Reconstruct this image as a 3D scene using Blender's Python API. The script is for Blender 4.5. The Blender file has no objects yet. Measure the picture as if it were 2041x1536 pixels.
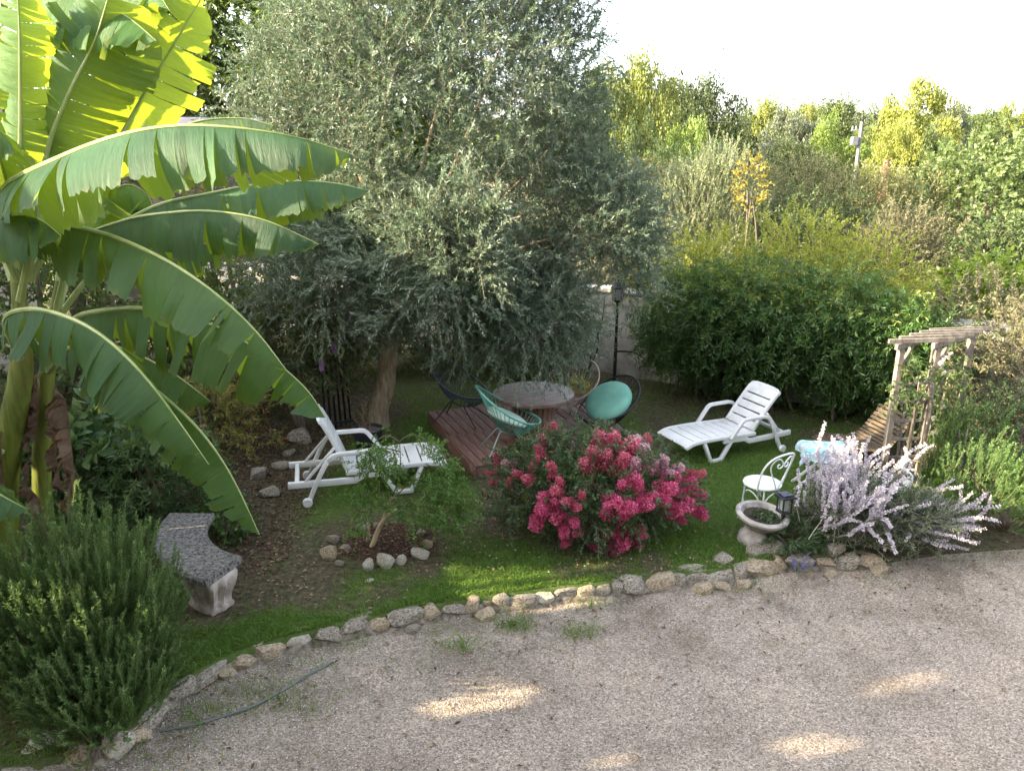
import bpy, bmesh, math, random
import numpy as np
from mathutils import Vector, Matrix

# ------------------------------------------------------------------ camera, sky, sun, exposure
sc = bpy.context.scene
COL = sc.collection
RAD = math.radians
PITCH, CAMH, FPX = RAD(17.0), 3.95, 1533.0
cam_d = bpy.data.cameras.new('camera')
cam = bpy.data.objects.new('camera', cam_d)
COL.objects.link(cam)
cam.location = (0, 0, CAMH)
cam.rotation_euler = (RAD(90) - PITCH, 0, 0)
cam_d.sensor_fit = 'HORIZONTAL'
cam_d.angle = 2 * math.atan(1020.5 / FPX)
cam_d.clip_start = 0.05
cam_d.clip_end = 3000
sc.camera = cam

SUN_EL = RAD(23.0)
SUN_H = (-0.975, -0.222)                       # horizontal direction towards the sun (from the left, a little behind)
SUN_AZ = math.atan2(SUN_H[0], SUN_H[1])        # measured from +Y towards +X
world = bpy.data.worlds.new('World')
sc.world = world
world.use_nodes = True
wn = world.node_tree.nodes
wn.clear()
w_out = wn.new('ShaderNodeOutputWorld')
w_bg = wn.new('ShaderNodeBackground')
w_sky = wn.new('ShaderNodeTexSky')
w_sky.sky_type = 'NISHITA'
w_sky.sun_disc = False
w_sky.sun_elevation = SUN_EL
w_sky.sun_rotation = SUN_AZ
w_sky.air_density = 1.0
w_sky.dust_density = 2.5
w_sky.ozone_density = 1.0
w_bg.inputs['Strength'].default_value = 0.15
w_hs = wn.new('ShaderNodeHueSaturation')      # thin bright haze: a paler sky
w_hs.inputs['Saturation'].default_value = 0.45
world.node_tree.links.new(w_sky.outputs[0], w_hs.inputs['Color'])
world.node_tree.links.new(w_hs.outputs[0], w_bg.inputs['Color'])
world.node_tree.links.new(w_bg.outputs[0], w_out.inputs['Surface'])

sun_d = bpy.data.lights.new('sun', 'SUN')
sun_d.energy = 4.2
sun_d.angle = RAD(0.55)
sun_d.color = (1.0, 0.83, 0.55)
sun = bpy.data.objects.new('sun', sun_d)
COL.objects.link(sun)
sdir = Vector((SUN_H[0] * math.cos(SUN_EL), SUN_H[1] * math.cos(SUN_EL), math.sin(SUN_EL))).normalized()
sun.rotation_euler = sdir.to_track_quat('Z', 'Y').to_euler()
sun.location = (-20, -5, 20)

sc.view_settings.view_transform = 'Standard'
sc.view_settings.look = 'None'
sc.view_settings.gamma = 1.0
sc.view_settings.use_curve_mapping = False
sc.view_settings.exposure = 2.62
sc.render.engine = 'CYCLES'
sc.cycles.max_bounces = 7
sc.cycles.diffuse_bounces = 4
sc.cycles.glossy_bounces = 2
sc.cycles.transmission_bounces = 5
sc.cycles.transparent_max_bounces = 8

# ------------------------------------------------------------------ small maths
RNG = np.random.default_rng(7)
random.seed(7)
_c, _s = math.cos(PITCH), math.sin(PITCH)


def G(px, py, z=0.13):
    """Ground point (height z) that lies under a spot of the photograph."""
    u, v = (px - 1020.5) / FPX, (py - 768) / FPX
    d = (u, _c - v * _s, -_s - v * _c)
    t = (z - CAMH) / d[2]
    return Vector((d[0] * t, d[1] * t, z))


def D(px, py, Y):
    """Point at distance Y from the house."""
    u, v = (px - 1020.5) / FPX, (py - 768) / FPX
    d = (u, _c - v * _s, -_s - v * _c)
    t = Y / d[1]
    return Vector((d[0] * t, Y, CAMH + d[2] * t))


_T = np.random.default_rng(3).random((32, 32, 32))


def vnoise(p, scale=1.0, oct=1, seed=0):
    p = np.asarray(p, float) * scale + seed * 7.31
    if p.shape[-1] == 2:
        p = np.concatenate([p, np.zeros(p.shape[:-1] + (1,))], -1)
    tot = 0
    amp = 1.0
    nrm = 0
    for o in range(oct):
        i = np.floor(p).astype(int)
        f = p - i
        f = f * f * (3 - 2 * f)
        a = i & 31
        b = (i + 1) & 31
        x0, y0, z0 = a[..., 0], a[..., 1], a[..., 2]
        x1, y1, z1 = b[..., 0], b[..., 1], b[..., 2]
        fx, fy, fz = f[..., 0], f[..., 1], f[..., 2]
        c00 = _T[x0, y0, z0] * (1 - fx) + _T[x1, y0, z0] * fx
        c10 = _T[x0, y1, z0] * (1 - fx) + _T[x1, y1, z0] * fx
        c01 = _T[x0, y0, z1] * (1 - fx) + _T[x1, y0, z1] * fx
        c11 = _T[x0, y1, z1] * (1 - fx) + _T[x1, y1, z1] * fx
        tot = tot + amp * ((c00 * (1 - fy) + c10 * fy) * (1 - fz) + (c01 * (1 - fy) + c11 * fy) * fz)
        nrm += amp
        amp *= 0.5
        p = p * 2.03 + 5.1
    return tot / nrm


def unit(a):
    return a / np.maximum(np.linalg.norm(a, axis=-1, keepdims=True), 1e-9)


def rdirs(n, rng=RNG):
    return unit(rng.normal(size=(n, 3)))


def sstep(a, b, x):
    t = np.clip((x - a) / (b - a), 0, 1)
    return t * t * (3 - 2 * t)


# ------------------------------------------------------------------ materials
def _nt(name):
    m = bpy.data.materials.new(name)
    m.use_nodes = True
    nt = m.node_tree
    nt.nodes.clear()
    out = nt.nodes.new('ShaderNodeOutputMaterial')
    return m, nt, out


def _ramp(nt, cols, pos=None):
    r = nt.nodes.new('ShaderNodeValToRGB')
    e = r.color_ramp.elements
    n = len(cols)
    pos = pos or [i / (n - 1) for i in range(n)]
    while len(e) < n:
        e.new(0.5)
    for i in range(n):
        e[i].position = pos[i]
        e[i].color = (*cols[i], 1)
    return r


def _noise(nt, scale, detail=4, rough=0.55, vec=None, dist=0.0):
    n = nt.nodes.new('ShaderNodeTexNoise')
    n.inputs['Scale'].default_value = scale
    n.inputs['Detail'].default_value = detail
    n.inputs['Roughness'].default_value = rough
    n.inputs['Distortion'].default_value = dist
    if vec is not None:
        nt.links.new(vec, n.inputs['Vector'])
    return n


def _coord(nt, which='Object', scale=None):
    tc = nt.nodes.new('ShaderNodeTexCoord')
    if scale is None:
        return tc.outputs[which]
    mp = nt.nodes.new('ShaderNodeMapping')
    mp.inputs['Scale'].default_value = scale
    nt.links.new(tc.outputs[which], mp.inputs['Vector'])
    return mp.outputs[0]


def m_surf(name, cols, scale=8, rough=0.7, bump=0.2, bscale=None, pos=None, detail=6, spec=0.4, stretch=None, metal=0.0,
           dist=0.01, coord='Object', second=None):
    """Noise-mottled surface. second = (colour, scale, lo, hi): patches of wear or lichen."""
    m, nt, out = _nt(name)
    b = nt.nodes.new('ShaderNodeBsdfPrincipled')
    nt.links.new(b.outputs[0], out.inputs[0])
    vec = _coord(nt, coord, stretch)
    n = _noise(nt, scale, detail, vec=vec)
    r = _ramp(nt, cols, pos or [0.3 + 0.4 * i / max(1, len(cols) - 1) for i in range(len(cols))])
    nt.links.new(n.outputs['Fac'], r.inputs[0])
    colo = r.outputs[0]
    if second:
        n2 = _noise(nt, second[1], 5, vec=_coord(nt, coord))
        mr = nt.nodes.new('ShaderNodeMapRange')
        mr.inputs[1].default_value = second[2]
        mr.inputs[2].default_value = second[3]
        nt.links.new(n2.outputs['Fac'], mr.inputs[0])
        mx = nt.nodes.new('ShaderNodeMix')
        mx.data_type = 'RGBA'
        nt.links.new(mr.outputs[0], mx.inputs[0])
        nt.links.new(colo, mx.inputs[6])
        mx.inputs[7].default_value = (*second[0], 1)
        colo = mx.outputs[2]
    nt.links.new(colo, b.inputs['Base Color'])
    b.inputs['Roughness'].default_value = rough
    b.inputs['Specular IOR Level'].default_value = spec
    b.inputs['Metallic'].default_value = metal
    if bump:
        nb = _noise(nt, bscale or scale * 3, 6, vec=vec)
        bp = nt.nodes.new('ShaderNodeBump')
        bp.inputs['Strength'].default_value = bump
        bp.inputs['Distance'].default_value = dist
        nt.links.new(nb.outputs['Fac'], bp.inputs['Height'])
        nt.links.new(bp.outputs[0], b.inputs['Normal'])
    return m


def m_leaf(name, cols, trans=0.35, tcol=None, rough=0.5, spec=0.35, pos=None):
    """Leaf: colour varies leaf by leaf through the mesh attribute v; light passes through."""
    m, nt, out = _nt(name)
    at = nt.nodes.new('ShaderNodeAttribute')
    at.attribute_name = 'v'
    r = _ramp(nt, cols, pos)
    nt.links.new(at.outputs['Fac'], r.inputs[0])
    b = nt.nodes.new('ShaderNodeBsdfPrincipled')
    nt.links.new(r.outputs[0], b.inputs['Base Color'])
    b.inputs['Roughness'].default_value = rough
    b.inputs['Specular IOR Level'].default_value = spec
    t = nt.nodes.new('ShaderNodeBsdfTranslucent')
    if tcol:
        mx = nt.nodes.new('ShaderNodeMix')
        mx.data_type = 'RGBA'
        mx.inputs[0].default_value = 0.7
        nt.links.new(r.outputs[0], mx.inputs[6])
        mx.inputs[7].default_value = (*tcol, 1)
        nt.links.new(mx.outputs[2], t.inputs['Color'])
    else:
        nt.links.new(r.outputs[0], t.inputs['Color'])
    ms = nt.nodes.new('ShaderNodeMixShader')
    ms.inputs[0].default_value = trans
    nt.links.new(b.outputs[0], ms.inputs[1])
    nt.links.new(t.outputs[0], ms.inputs[2])
    nt.links.new(ms.outputs[0], out.inputs[0])
    return m


# ------------------------------------------------------------------ objects
def tag(o, label=None, cat=None, group=None, kind=None):
    for k, v in (('label', label), ('category', cat), ('group', group), ('kind', kind)):
        if v:
            o[k] = v
    return o


def thing(name, label, cat, loc=(0, 0, 0), rz=0.0, group=None):
    o = bpy.data.objects.new(name, None)
    o.empty_display_size = 0.1
    COL.objects.link(o)
    o.location = loc
    o.rotation_euler = (0, 0, rz)
    return tag(o, label, cat, group)


def origin(o):
    v = Vector((0, 0, 0))
    while o is not None:
        v += o.location
        o = o.parent
    return v


def put(name, me, mat=None, parent=None, world=True, loc=None):
    """Link a mesh as one object. world=True: its vertices are in world coordinates."""
    if world and parent is not None:
        me.transform(Matrix.Translation(-origin(parent)))
    if loc is not None:
        me.transform(Matrix.Translation(-Vector(loc)))
    o = bpy.data.objects.new(name, me)
    COL.objects.link(o)
    if parent is not None:
        o.parent = parent
    if loc is not None:
        o.location = loc
    if mat is not None and not me.materials:
        me.materials.append(mat)
    return o


def inst(name, me, parent=None, loc=(0, 0, 0), rot=(0, 0, 0), scale=(1, 1, 1), mat=None):
    """Another object that shares a mesh."""
    o = bpy.data.objects.new(name, me)
    COL.objects.link(o)
    o.parent = parent
    o.location = loc
    o.rotation_euler = rot
    o.scale = scale
    if mat is not None:
        o.material_slots[0].link = 'OBJECT'
        o.material_slots[0].material = mat
    return o


def copy_tree(o, parent=None):
    c = o.copy()
    COL.objects.link(c)
    c.parent = parent
    for ch in list(o.children):
        copy_tree(ch, c)
    return c


class MB:
    def __init__(self):
        self.v, self.f, self.n = [], [], 0

    def add(self, vs, fs):
        vs = np.asarray(vs, float).reshape(-1, 3)
        self.v.append(vs)
        self.f.extend([tuple(i + self.n for i in q) for q in fs])
        self.n += len(vs)
        return self

    def box(self, c, size, rot=None, bev=0.0, seg=1):
        bm = bmesh.new()
        bmesh.ops.create_cube(bm, size=1.0)
        bmesh.ops.scale(bm, vec=size, verts=bm.verts)
        if bev:
            bmesh.ops.bevel(bm, geom=bm.edges[:], offset=bev, segments=seg, affect='EDGES', profile=0.5)
        M = Matrix.Translation(Vector(c)) @ (rot.to_4x4() if rot is not None else Matrix.Identity(4))
        bm.transform(M)
        return self.bm(bm)

    def bm(self, bm):
        bm.verts.index_update()
        self.add([v.co[:] for v in bm.verts], [[v.index for v in f.verts] for f in bm.faces])
        bm.free()
        return self

    def bar(self, a, b, w, h, up=(0, 0, 1), bev=0.003):
        a, b = Vector(a), Vector(b)
        x = (b - a)
        L = x.length
        x.normalize()
        y = Vector(up).cross(x)
        if y.length < 1e-4:
            y = Vector((0, 1, 0)).cross(x)
        y.normalize()
        z = x.cross(y)
        R = Matrix((x, y, z)).transposed()
        return self.box((a + b) / 2, (L, w, h), R, bev)

    def tube(self, pts, r, seg=8, cap=True, closed=False, flat=None):
        pts = [Vector(p) for p in pts]
        n = len(pts)
        rs = r if hasattr(r, '__len__') else [r] * n
        vs, fs = [], []
        nrm = None
        for i, p in enumerate(pts):
            if closed:
                t = pts[(i + 1) % n] - pts[(i - 1) % n]
            else:
                t = pts[min(i + 1, n - 1)] - pts[max(i - 1, 0)]
            t.normalize()
            if nrm is None:
                nrm = t.orthogonal().normalized() if flat is None else (Vector(flat) - t * t.dot(Vector(flat))).normalized()
            else:
                nrm = (nrm - t * t.dot(nrm))
                nrm = nrm.normalized() if nrm.length > 1e-6 else t.orthogonal().normalized()
            b = t.cross(nrm)
            for k in range(seg):
                a = 2 * math.pi * k / seg
                vs.append(p + (nrm * math.cos(a) + b * math.sin(a)) * rs[i])
        m = n if closed else n - 1
        for i in range(m):
            j = (i + 1) % n
            for k in range(seg):
                k2 = (k + 1) % seg
                fs.append((i * seg + k, i * seg + k2, j * seg + k2, j * seg + k))
        if cap and not closed:
            fs.append(tuple(range(seg - 1, -1, -1)))
            fs.append(tuple((n - 1) * seg + k for k in range(seg)))
        return self.add([v[:] for v in vs], fs)

    def lathe(self, prof, seg=32, c=(0, 0, 0), sx=1, sy=1, cap=True):
        vs, fs = [], []
        for (r, z) in prof:
            for k in range(seg):
                a = 2 * math.pi * k / seg
                vs.append((c[0] + r * math.cos(a) * sx, c[1] + r * math.sin(a) * sy, c[2] + z))
        n = len(prof)
        for i in range(n - 1):
            for k in range(seg):
                k2 = (k + 1) % seg
                fs.append((i * seg + k, i * seg + k2, (i + 1) * seg + k2, (i + 1) * seg + k))
        if cap:
            fs.append(tuple(range(seg - 1, -1, -1)))
            fs.append(tuple((n - 1) * seg + k for k in range(seg)))
        return self.add(vs, fs)

    def mesh(self, name, smooth=True, ang=40):
        me = bpy.data.meshes.new(name)
        V = np.concatenate(self.v) if self.v else np.zeros((0, 3))
        me.from_pydata(V.tolist(), [], self.f)
        me.update()
        if smooth:
            me.shade_smooth()
            try:
                me.set_sharp_from_angle(angle=RAD(ang))
            except Exception:
                pass
        return me

    def build(self, name, mat, parent=None, world=True, smooth=True, loc=None, ang=40):
        return put(name, self.mesh(name, smooth, ang), mat, parent, world, loc)


def tri_mesh(name, V, F, v=None, smooth=False):
    """Fast mesh from arrays: V (n,3), F (m,k)."""
    me = bpy.data.meshes.new(name)
    V = np.ascontiguousarray(V, dtype=np.float32)
    F = np.ascontiguousarray(F, dtype=np.int32)
    k = F.shape[1]
    me.vertices.add(len(V))
    me.vertices.foreach_set('co', V.ravel())
    me.loops.add(F.size)
    me.loops.foreach_set('vertex_index', F.ravel())
    me.polygons.add(len(F))
    me.polygons.foreach_set('loop_start', np.arange(0, F.size, k, dtype=np.int32))
    if smooth:
        me.polygons.foreach_set('use_smooth', np.ones(len(F), bool))
    if v is not None:
        a = me.attributes.new('v', 'FLOAT', 'POINT')
        a.data.foreach_set('value', np.ascontiguousarray(v, dtype=np.float32))
    me.update(calc_edges=True)
    return me


def leaves(name, B, Dr, L, W, mat=None, parent=None, v=None, up=0.6, fold=0.22, curl=0.12, wide=0.45, rng=RNG, world=True, six=False):
    """Leaf-sized folded blades at base points B along Dr."""
    n = len(B)
    B = np.asarray(B, float)
    Dr = unit(np.asarray(Dr, float))
    L = np.broadcast_to(np.asarray(L, float), (n,))[:, None]
    W = np.broadcast_to(np.asarray(W, float), (n,))[:, None]
    ref = rng.normal(size=(n, 3)) + np.array([0, 0, up * 2.0])
    S = unit(np.cross(Dr, ref))
    N = np.cross(S, Dr)
    if v is None:
        v = rng.random(n)
    if six:
        m1 = B + Dr * L * 0.28 + N * fold * W * 0.5
        m2 = B + Dr * L * 0.68 + N * fold * W * 0.4 - N * curl * L * 0.3
        mid1 = B + Dr * L * 0.3
        mid2 = B + Dr * L * 0.68 - N * curl * L * 0.35
        tip = B + Dr * L - N * curl * L
        V = np.stack([B, m1 + S * W * 0.5, m2 + S * W * 0.42, tip, m2 - S * W * 0.42, m1 - S * W * 0.5, mid1, mid2], 1).reshape(-1, 3)
        F = (np.arange(n)[:, None, None] * 8 + np.array([[0, 6, 1], [1, 6, 7], [1, 7, 2], [2, 7, 3], [0, 5, 6], [5, 4, 7], [5, 7, 6], [4, 3, 7]])[None]).reshape(-1, 3)
        me = tri_mesh(name, V, F, np.repeat(v, 8))
    else:
        m = B + Dr * L * wide + N * fold * W
        tip = B + Dr * L - N * curl * L
        V = np.stack([B, m + S * W * 0.5, tip, m - S * W * 0.5], 1).reshape(-1, 3)
        F = (np.arange(n)[:, None, None] * 4 + np.array([[0, 3, 2], [0, 2, 1]])[None]).reshape(-1, 3)
        me = tri_mesh(name, V, F, np.repeat(v, 4))
    return put(name, me, mat, parent, world)


def stems(name, P, r0, r1, mat=None, parent=None, v=None, sides=3, world=True, mesh_only=False):
    """Many thin tapered stems: P (T,S,3)."""
    T, S, _ = P.shape
    tan = np.gradient(P, axis=1)
    tan = unit(tan)
    ref = np.array([0.31, 0.17, 0.94])
    a = unit(np.cross(tan, ref))
    b = np.cross(tan, a)
    rr = np.broadcast_to(np.linspace(1, 0, S)[None, :, None] * (np.asarray(r0).reshape(-1, 1, 1) - np.asarray(r1).reshape(-1, 1, 1)) + np.asarray(r1).reshape(-1, 1, 1), (T, S, 1))
    V = np.stack([P + (a * math.cos(2 * math.pi * k / sides) + b * math.sin(2 * math.pi * k / sides)) * rr for k in range(sides)], 2)
    V = V.reshape(-1, 3)
    ii = np.arange(T)[:, None, None] * S * sides + np.arange(S - 1)[None, :, None] * sides
    k = np.arange(sides)[None, None, :]
    k2 = (k + 1) % sides
    F = np.stack([ii + k, ii + k2, ii + sides + k2, ii + sides + k], -1).reshape(-1, 4)
    vv = np.repeat(v if v is not None else RNG.random(T), S * sides)
    me = tri_mesh(name, V, F, vv, smooth=True)
    if mesh_only:
        return me
    return put(name, me, mat, parent, world)


def sprays(base, dirs, length, nl, droop=0.3, ang=0.9, s0=0.08, rng=RNG, S=3, upbias=0.0):
    """Twigs with leaves along them: returns twig paths and, per leaf, position, direction, twig index, place along the twig."""
    T = len(base)
    length = np.broadcast_to(np.asarray(length, float), (T,))
    dirs = unit(np.asarray(dirs, float))
    g = np.array([0, 0, -1.0])
    s = (np.arange(nl)[None] + rng.random((T, nl))) / nl * (1 - s0) + s0
    Ln = length[:, None, None]
    pos = base[:, None] + dirs[:, None] * Ln * s[..., None] + g * (droop * Ln * s[..., None] ** 2)
    tan = unit(dirs[:, None] + g * (2 * droop * s[..., None]))
    perp = rng.normal(size=(T, nl, 3)) + np.array([0, 0, upbias])
    perp = unit(perp - tan * (perp * tan).sum(-1, keepdims=True))
    a = ang * (0.7 + 0.6 * rng.random((T, nl, 1)))
    ld = tan * np.cos(a) + perp * np.sin(a)
    q = np.linspace(0, 1, S)[None, :, None]
    path = base[:, None] + dirs[:, None] * Ln * q + g * (droop * Ln * q ** 2)
    return path, pos.reshape(-1, 3), ld.reshape(-1, 3), np.repeat(np.arange(T), nl), s.reshape(-1)


def shell(n, c, r, rng=RNG, lo=0.7, hi=1.0, lump=0.25, lscale=1.6, zmin=-1.0, seed=0):
    """Points through the outer part of a lumpy ellipsoid and their outward directions."""
    d = rdirs(int(n * 2.2) + 10, rng)
    d = d[d[:, 2] > zmin][:n]
    k = 1 + lump * (vnoise(d, lscale, 2, seed) - 0.5) * 2
    rad = (lo + (hi - lo) * rng.random(len(d)) ** 0.6) * k
    P = np.asarray(c) + d * rad[:, None] * np.asarray(r)
    return P, unit(d / np.asarray(r))

# ------------------------------------------------------------------ setting: ground, gravel, lawn
EX = np.array([-30, -9, -6, -3.18, -2.69, -2.58, -2.42, -2.18, -1.76, -1.25, -0.75, -0.32, 0.37, 1.07, 2.07, 2.72, 3.4, 4.4, 5.2, 6.0, 9.0, 14])
EY = np.array([3.5, 3.6, 3.8, 4.05, 4.3, 4.75, 5.02, 5.26, 5.50, 5.72, 5.89, 6.01, 6.19, 6.32, 6.54, 6.74, 6.78, 7.02, 7.12, 7.3, 7.6, 7.8])


def edge(x):
    return np.interp(x, EX, EY)


RING = (-1.25, 7.05)


def grass_density(x, y):
    p = np.stack([x, y], -1)
    n1 = vnoise(p, 1.3, 3, 1)
    n2 = vnoise(p, 0.6, 2, 4)
    e = y - edge(x)
    right = sstep(-0.3, 0.9, x) * (1 - sstep(9.4, 11.2, y + 0.35 * np.maximum(x - 2, 0)))
    strip = (1 - sstep(0.75, 1.5, e)) * sstep(-3.0, -1.9, x)
    mid = sstep(-2.2, -1.0, x) * (1 - sstep(8.0, 9.6, y)) * 0.9
    d = np.maximum.reduce([right, strip, mid, 0.36 + 0.40 * sstep(-3.5, -2, x) * (1 - sstep(9, 12, y))])
    d = d * sstep(0.22, 0.52, n1) * (0.45 + 0.9 * sstep(0.25, 0.6, n2))
    r = np.hypot(x - RING[0], y - RING[1])
    d = d * sstep(0.42, 0.62, r)
    r2 = np.hypot(x - 0.75, (y - 7.1) * 1.2)
    d = d * (0.12 + 0.88 * sstep(0.35, 0.8, r2))
    bed = sstep(-1.9, -2.5, x) * sstep(6.3, 7.0, y)
    d = d * (1 - 0.9 * bed)
    r3 = np.hypot(x - 3.2, y - 7.0)
    d = d * (0.25 + 0.75 * sstep(0.4, 1.0, r3))
    d = d * (1 - sstep(3.0, 3.7, x) * (1 - sstep(0.5, 1.6, e)))
    return np.clip(d, 0, 1)


def lawn_z(x, y):
    p = np.stack([x, y], -1)
    low = sstep(3.2, 4.0, x) * (1 - sstep(0.1, 1.3, y - edge(x)))
    return 0.125 * (1 - 0.93 * low) + 0.03 * (vnoise(p, 1.1, 2, 9) - 0.5) + 0.012 * (vnoise(p, 5, 2, 12) - 0.5)


# far ground
mb = MB()
mb.box((0, 650, -0.55), (2600, 2000, 1.0))
ground = mb.build('ground', m_surf('dry_ground', [(0.07, 0.075, 0.03), (0.13, 0.12, 0.06), (0.10, 0.085, 0.05)], 0.6, 0.95, 0.4), smooth=False)
tag(ground, kind='structure')


def m_gravel():
    m, nt, out = _nt('gravel')
    b = nt.nodes.new('ShaderNodeBsdfPrincipled')
    nt.links.new(b.outputs[0], out.inputs[0])
    vec = _coord(nt, 'Object')
    vo = nt.nodes.new('ShaderNodeTexVoronoi')
    vo.inputs['Scale'].default_value = 92
    vo.inputs['Randomness'].default_value = 1.0
    nt.links.new(vec, vo.inputs['Vector'])
    sep = nt.nodes.new('ShaderNodeSeparateColor')
    nt.links.new(vo.outputs['Color'], sep.inputs[0])
    r = _ramp(nt, [(0.19, 0.155, 0.13), (0.29, 0.24, 0.20), (0.37, 0.31, 0.26), (0.45, 0.385, 0.325), (0.60, 0.53, 0.46)], [0, 0.2, 0.5, 0.8, 1.0])
    nt.links.new(sep.outputs[0], r.inputs[0])
    n = _noise(nt, 1.1, 5, 0.6, vec)
    r2 = _ramp(nt, [(0.66, 0.63, 0.58), (0.95, 0.94, 0.92), (1.12, 1.08, 1.02)], [0.30, 0.50, 0.70])
    nt.links.new(n.outputs['Fac'], r2.inputs[0])
    mx = nt.nodes.new('ShaderNodeMix')
    mx.data_type = 'RGBA'
    mx.blend_type = 'MULTIPLY'
    mx.inputs[0].default_value = 1
    nt.links.new(r.outputs[0], mx.inputs[6])
    nt.links.new(r2.outputs[0], mx.inputs[7])
    # earthy, mossy patches
    n3 = _noise(nt, 2.3, 6, 0.65, vec)
    mr = nt.nodes.new('ShaderNodeMapRange')
    mr.inputs[1].default_value = 0.48
    mr.inputs[2].default_value = 0.68
    mr.inputs[4].default_value = 0.75
    nt.links.new(n3.outputs['Fac'], mr.inputs[0])
    at = nt.nodes.new('ShaderNodeAttribute')
    at.attribute_name = 'v'
    ml = nt.nodes.new('ShaderNodeMath')
    ml.operation = 'MULTIPLY'
    nt.links.new(mr.outputs[0], ml.inputs[0])
    nt.links.new(at.outputs['Fac'], ml.inputs[1])
    mx2 = nt.nodes.new('ShaderNodeMix')
    mx2.data_type = 'RGBA'
    nt.links.new(ml.outputs[0], mx2.inputs[0])
    nt.links.new(mx.outputs[2], mx2.inputs[6])
    mx2.inputs[7].default_value = (0.115, 0.098, 0.066, 1)
    nt.links.new(mx2.outputs[2], b.inputs['Base Color'])
    b.inputs['Roughness'].default_value = 0.9
    b.inputs['Specular IOR Level'].default_value = 0.25
    bp = nt.nodes.new('ShaderNodeBump')
    bp.invert = True
    bp.inputs['Strength'].default_value = 0.9
    bp.inputs['Distance'].default_value = 0.012
    nt.links.new(vo.outputs['Distance'], bp.inputs['Height'])
    nt.links.new(bp.outputs[0], b.inputs['Normal'])
    return m


MG = m_gravel()
nx, ny = 150, 60
gx = np.linspace(-9, 13, nx)
rows = np.linspace(0, 1, ny)
X, Rr = np.meshgrid(gx, rows)
Y = -1.0 + (edge(X) + 0.12 + 1.0) * Rr
Z = 0.018 * (vnoise(np.stack([X, Y], -1), 0.9, 3, 2) - 0.5) - 0.004
V = np.stack([X, Y, Z], -1).reshape(-1, 3)
idx = np.arange(nx * ny).reshape(ny, nx)
F = np.stack([idx[:-1, :-1], idx[:-1, 1:], idx[1:, 1:], idx[1:, :-1]], -1).reshape(-1, 4)
ev = (0.22 + 0.78 * (1 - sstep(0.1, 1.3, (edge(X) - Y)))) .reshape(-1)
gravel = put('gravel', tri_mesh('gravel', V, F, ev, True), MG)
tag(gravel, kind='structure')


def m_lawn():
    m, nt, out = _nt('lawn_soil')
    b = nt.nodes.new('ShaderNodeBsdfPrincipled')
    nt.links.new(b.outputs[0], out.inputs[0])
    vec = _coord(nt, 'Object')
    n = _noise(nt, 18, 8, 0.7, vec)
    r = _ramp(nt, [(0.036, 0.031, 0.019), (0.075, 0.066, 0.038), (0.125, 0.105, 0.066), (0.20, 0.165, 0.115)], [0.3, 0.45, 0.58, 0.75])
    nt.links.new(n.outputs['Fac'], r.inputs[0])
    n2 = _noise(nt, 30, 6, 0.7, vec)
    r2 = _ramp(nt, [(0.05, 0.085, 0.02), (0.09, 0.15, 0.034), (0.14, 0.18, 0.055)], [0.3, 0.5, 0.7])
    nt.links.new(n2.outputs['Fac'], r2.inputs[0])
    at = nt.nodes.new('ShaderNodeAttribute')
    at.attribute_name = 'v'
    mr = nt.nodes.new('ShaderNodeMapRange')
    mr.inputs[1].default_value = 0.1
    mr.inputs[2].default_value = 0.75
    mr.inputs[4].default_value = 0.85
    nt.links.new(at.outputs['Fac'], mr.inputs[0])
    mx = nt.nodes.new('ShaderNodeMix')
    mx.data_type = 'RGBA'
    nt.links.new(mr.outputs[0], mx.inputs[0])
    nt.links.new(r.outputs[0], mx.inputs[6])
    nt.links.new(r2.outputs[0], mx.inputs[7])
    nt.links.new(mx.outputs[2], b.inputs['Base Color'])
    b.inputs['Roughness'].default_value = 0.95
    b.inputs['Specular IOR Level'].default_value = 0.15
    bp = nt.nodes.new('ShaderNodeBump')
    bp.inputs['Strength'].default_value = 0.9
    bp.inputs['Distance'].default_value = 0.03
    nb = _noise(nt, 26, 8, 0.7, vec)
    nt.links.new(nb.outputs['Fac'], bp.inputs['Height'])
    nt.links.new(bp.outputs[0], b.inputs['Normal'])
    return m


nx, ny = 220, 130
gx = np.linspace(-12, 12, nx)
X, Rr = np.meshgrid(gx, np.linspace(0, 1, ny) ** 1.3)
E0 = edge(X)
Y = E0 - 0.02 + (20 - E0) * Rr
Z = lawn_z(X, Y)
Z[0] = -0.03
Y[1] = Y[0] + 0.02
V = np.stack([X, Y, Z], -1).reshape(-1, 3)
idx = np.arange(nx * ny).reshape(ny, nx)
F = np.stack([idx[:-1, :-1], idx[:-1, 1:], idx[1:, 1:], idx[1:, :-1]], -1).reshape(-1, 4)
lawn = put('lawn', tri_mesh('lawn', V, F, grass_density(X, Y).reshape(-1), True), m_lawn())
tag(lawn, kind='structure')

# grass blades
M_GRASS = m_leaf('grass_blade', [(0.055, 0.125, 0.02), (0.10, 0.20, 0.03), (0.17, 0.27, 0.05), (0.33, 0.31, 0.12)], 0.45, (0.28, 0.42, 0.05), 0.5, 0.3, [0, 0.45, 0.85, 1.0])


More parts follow.
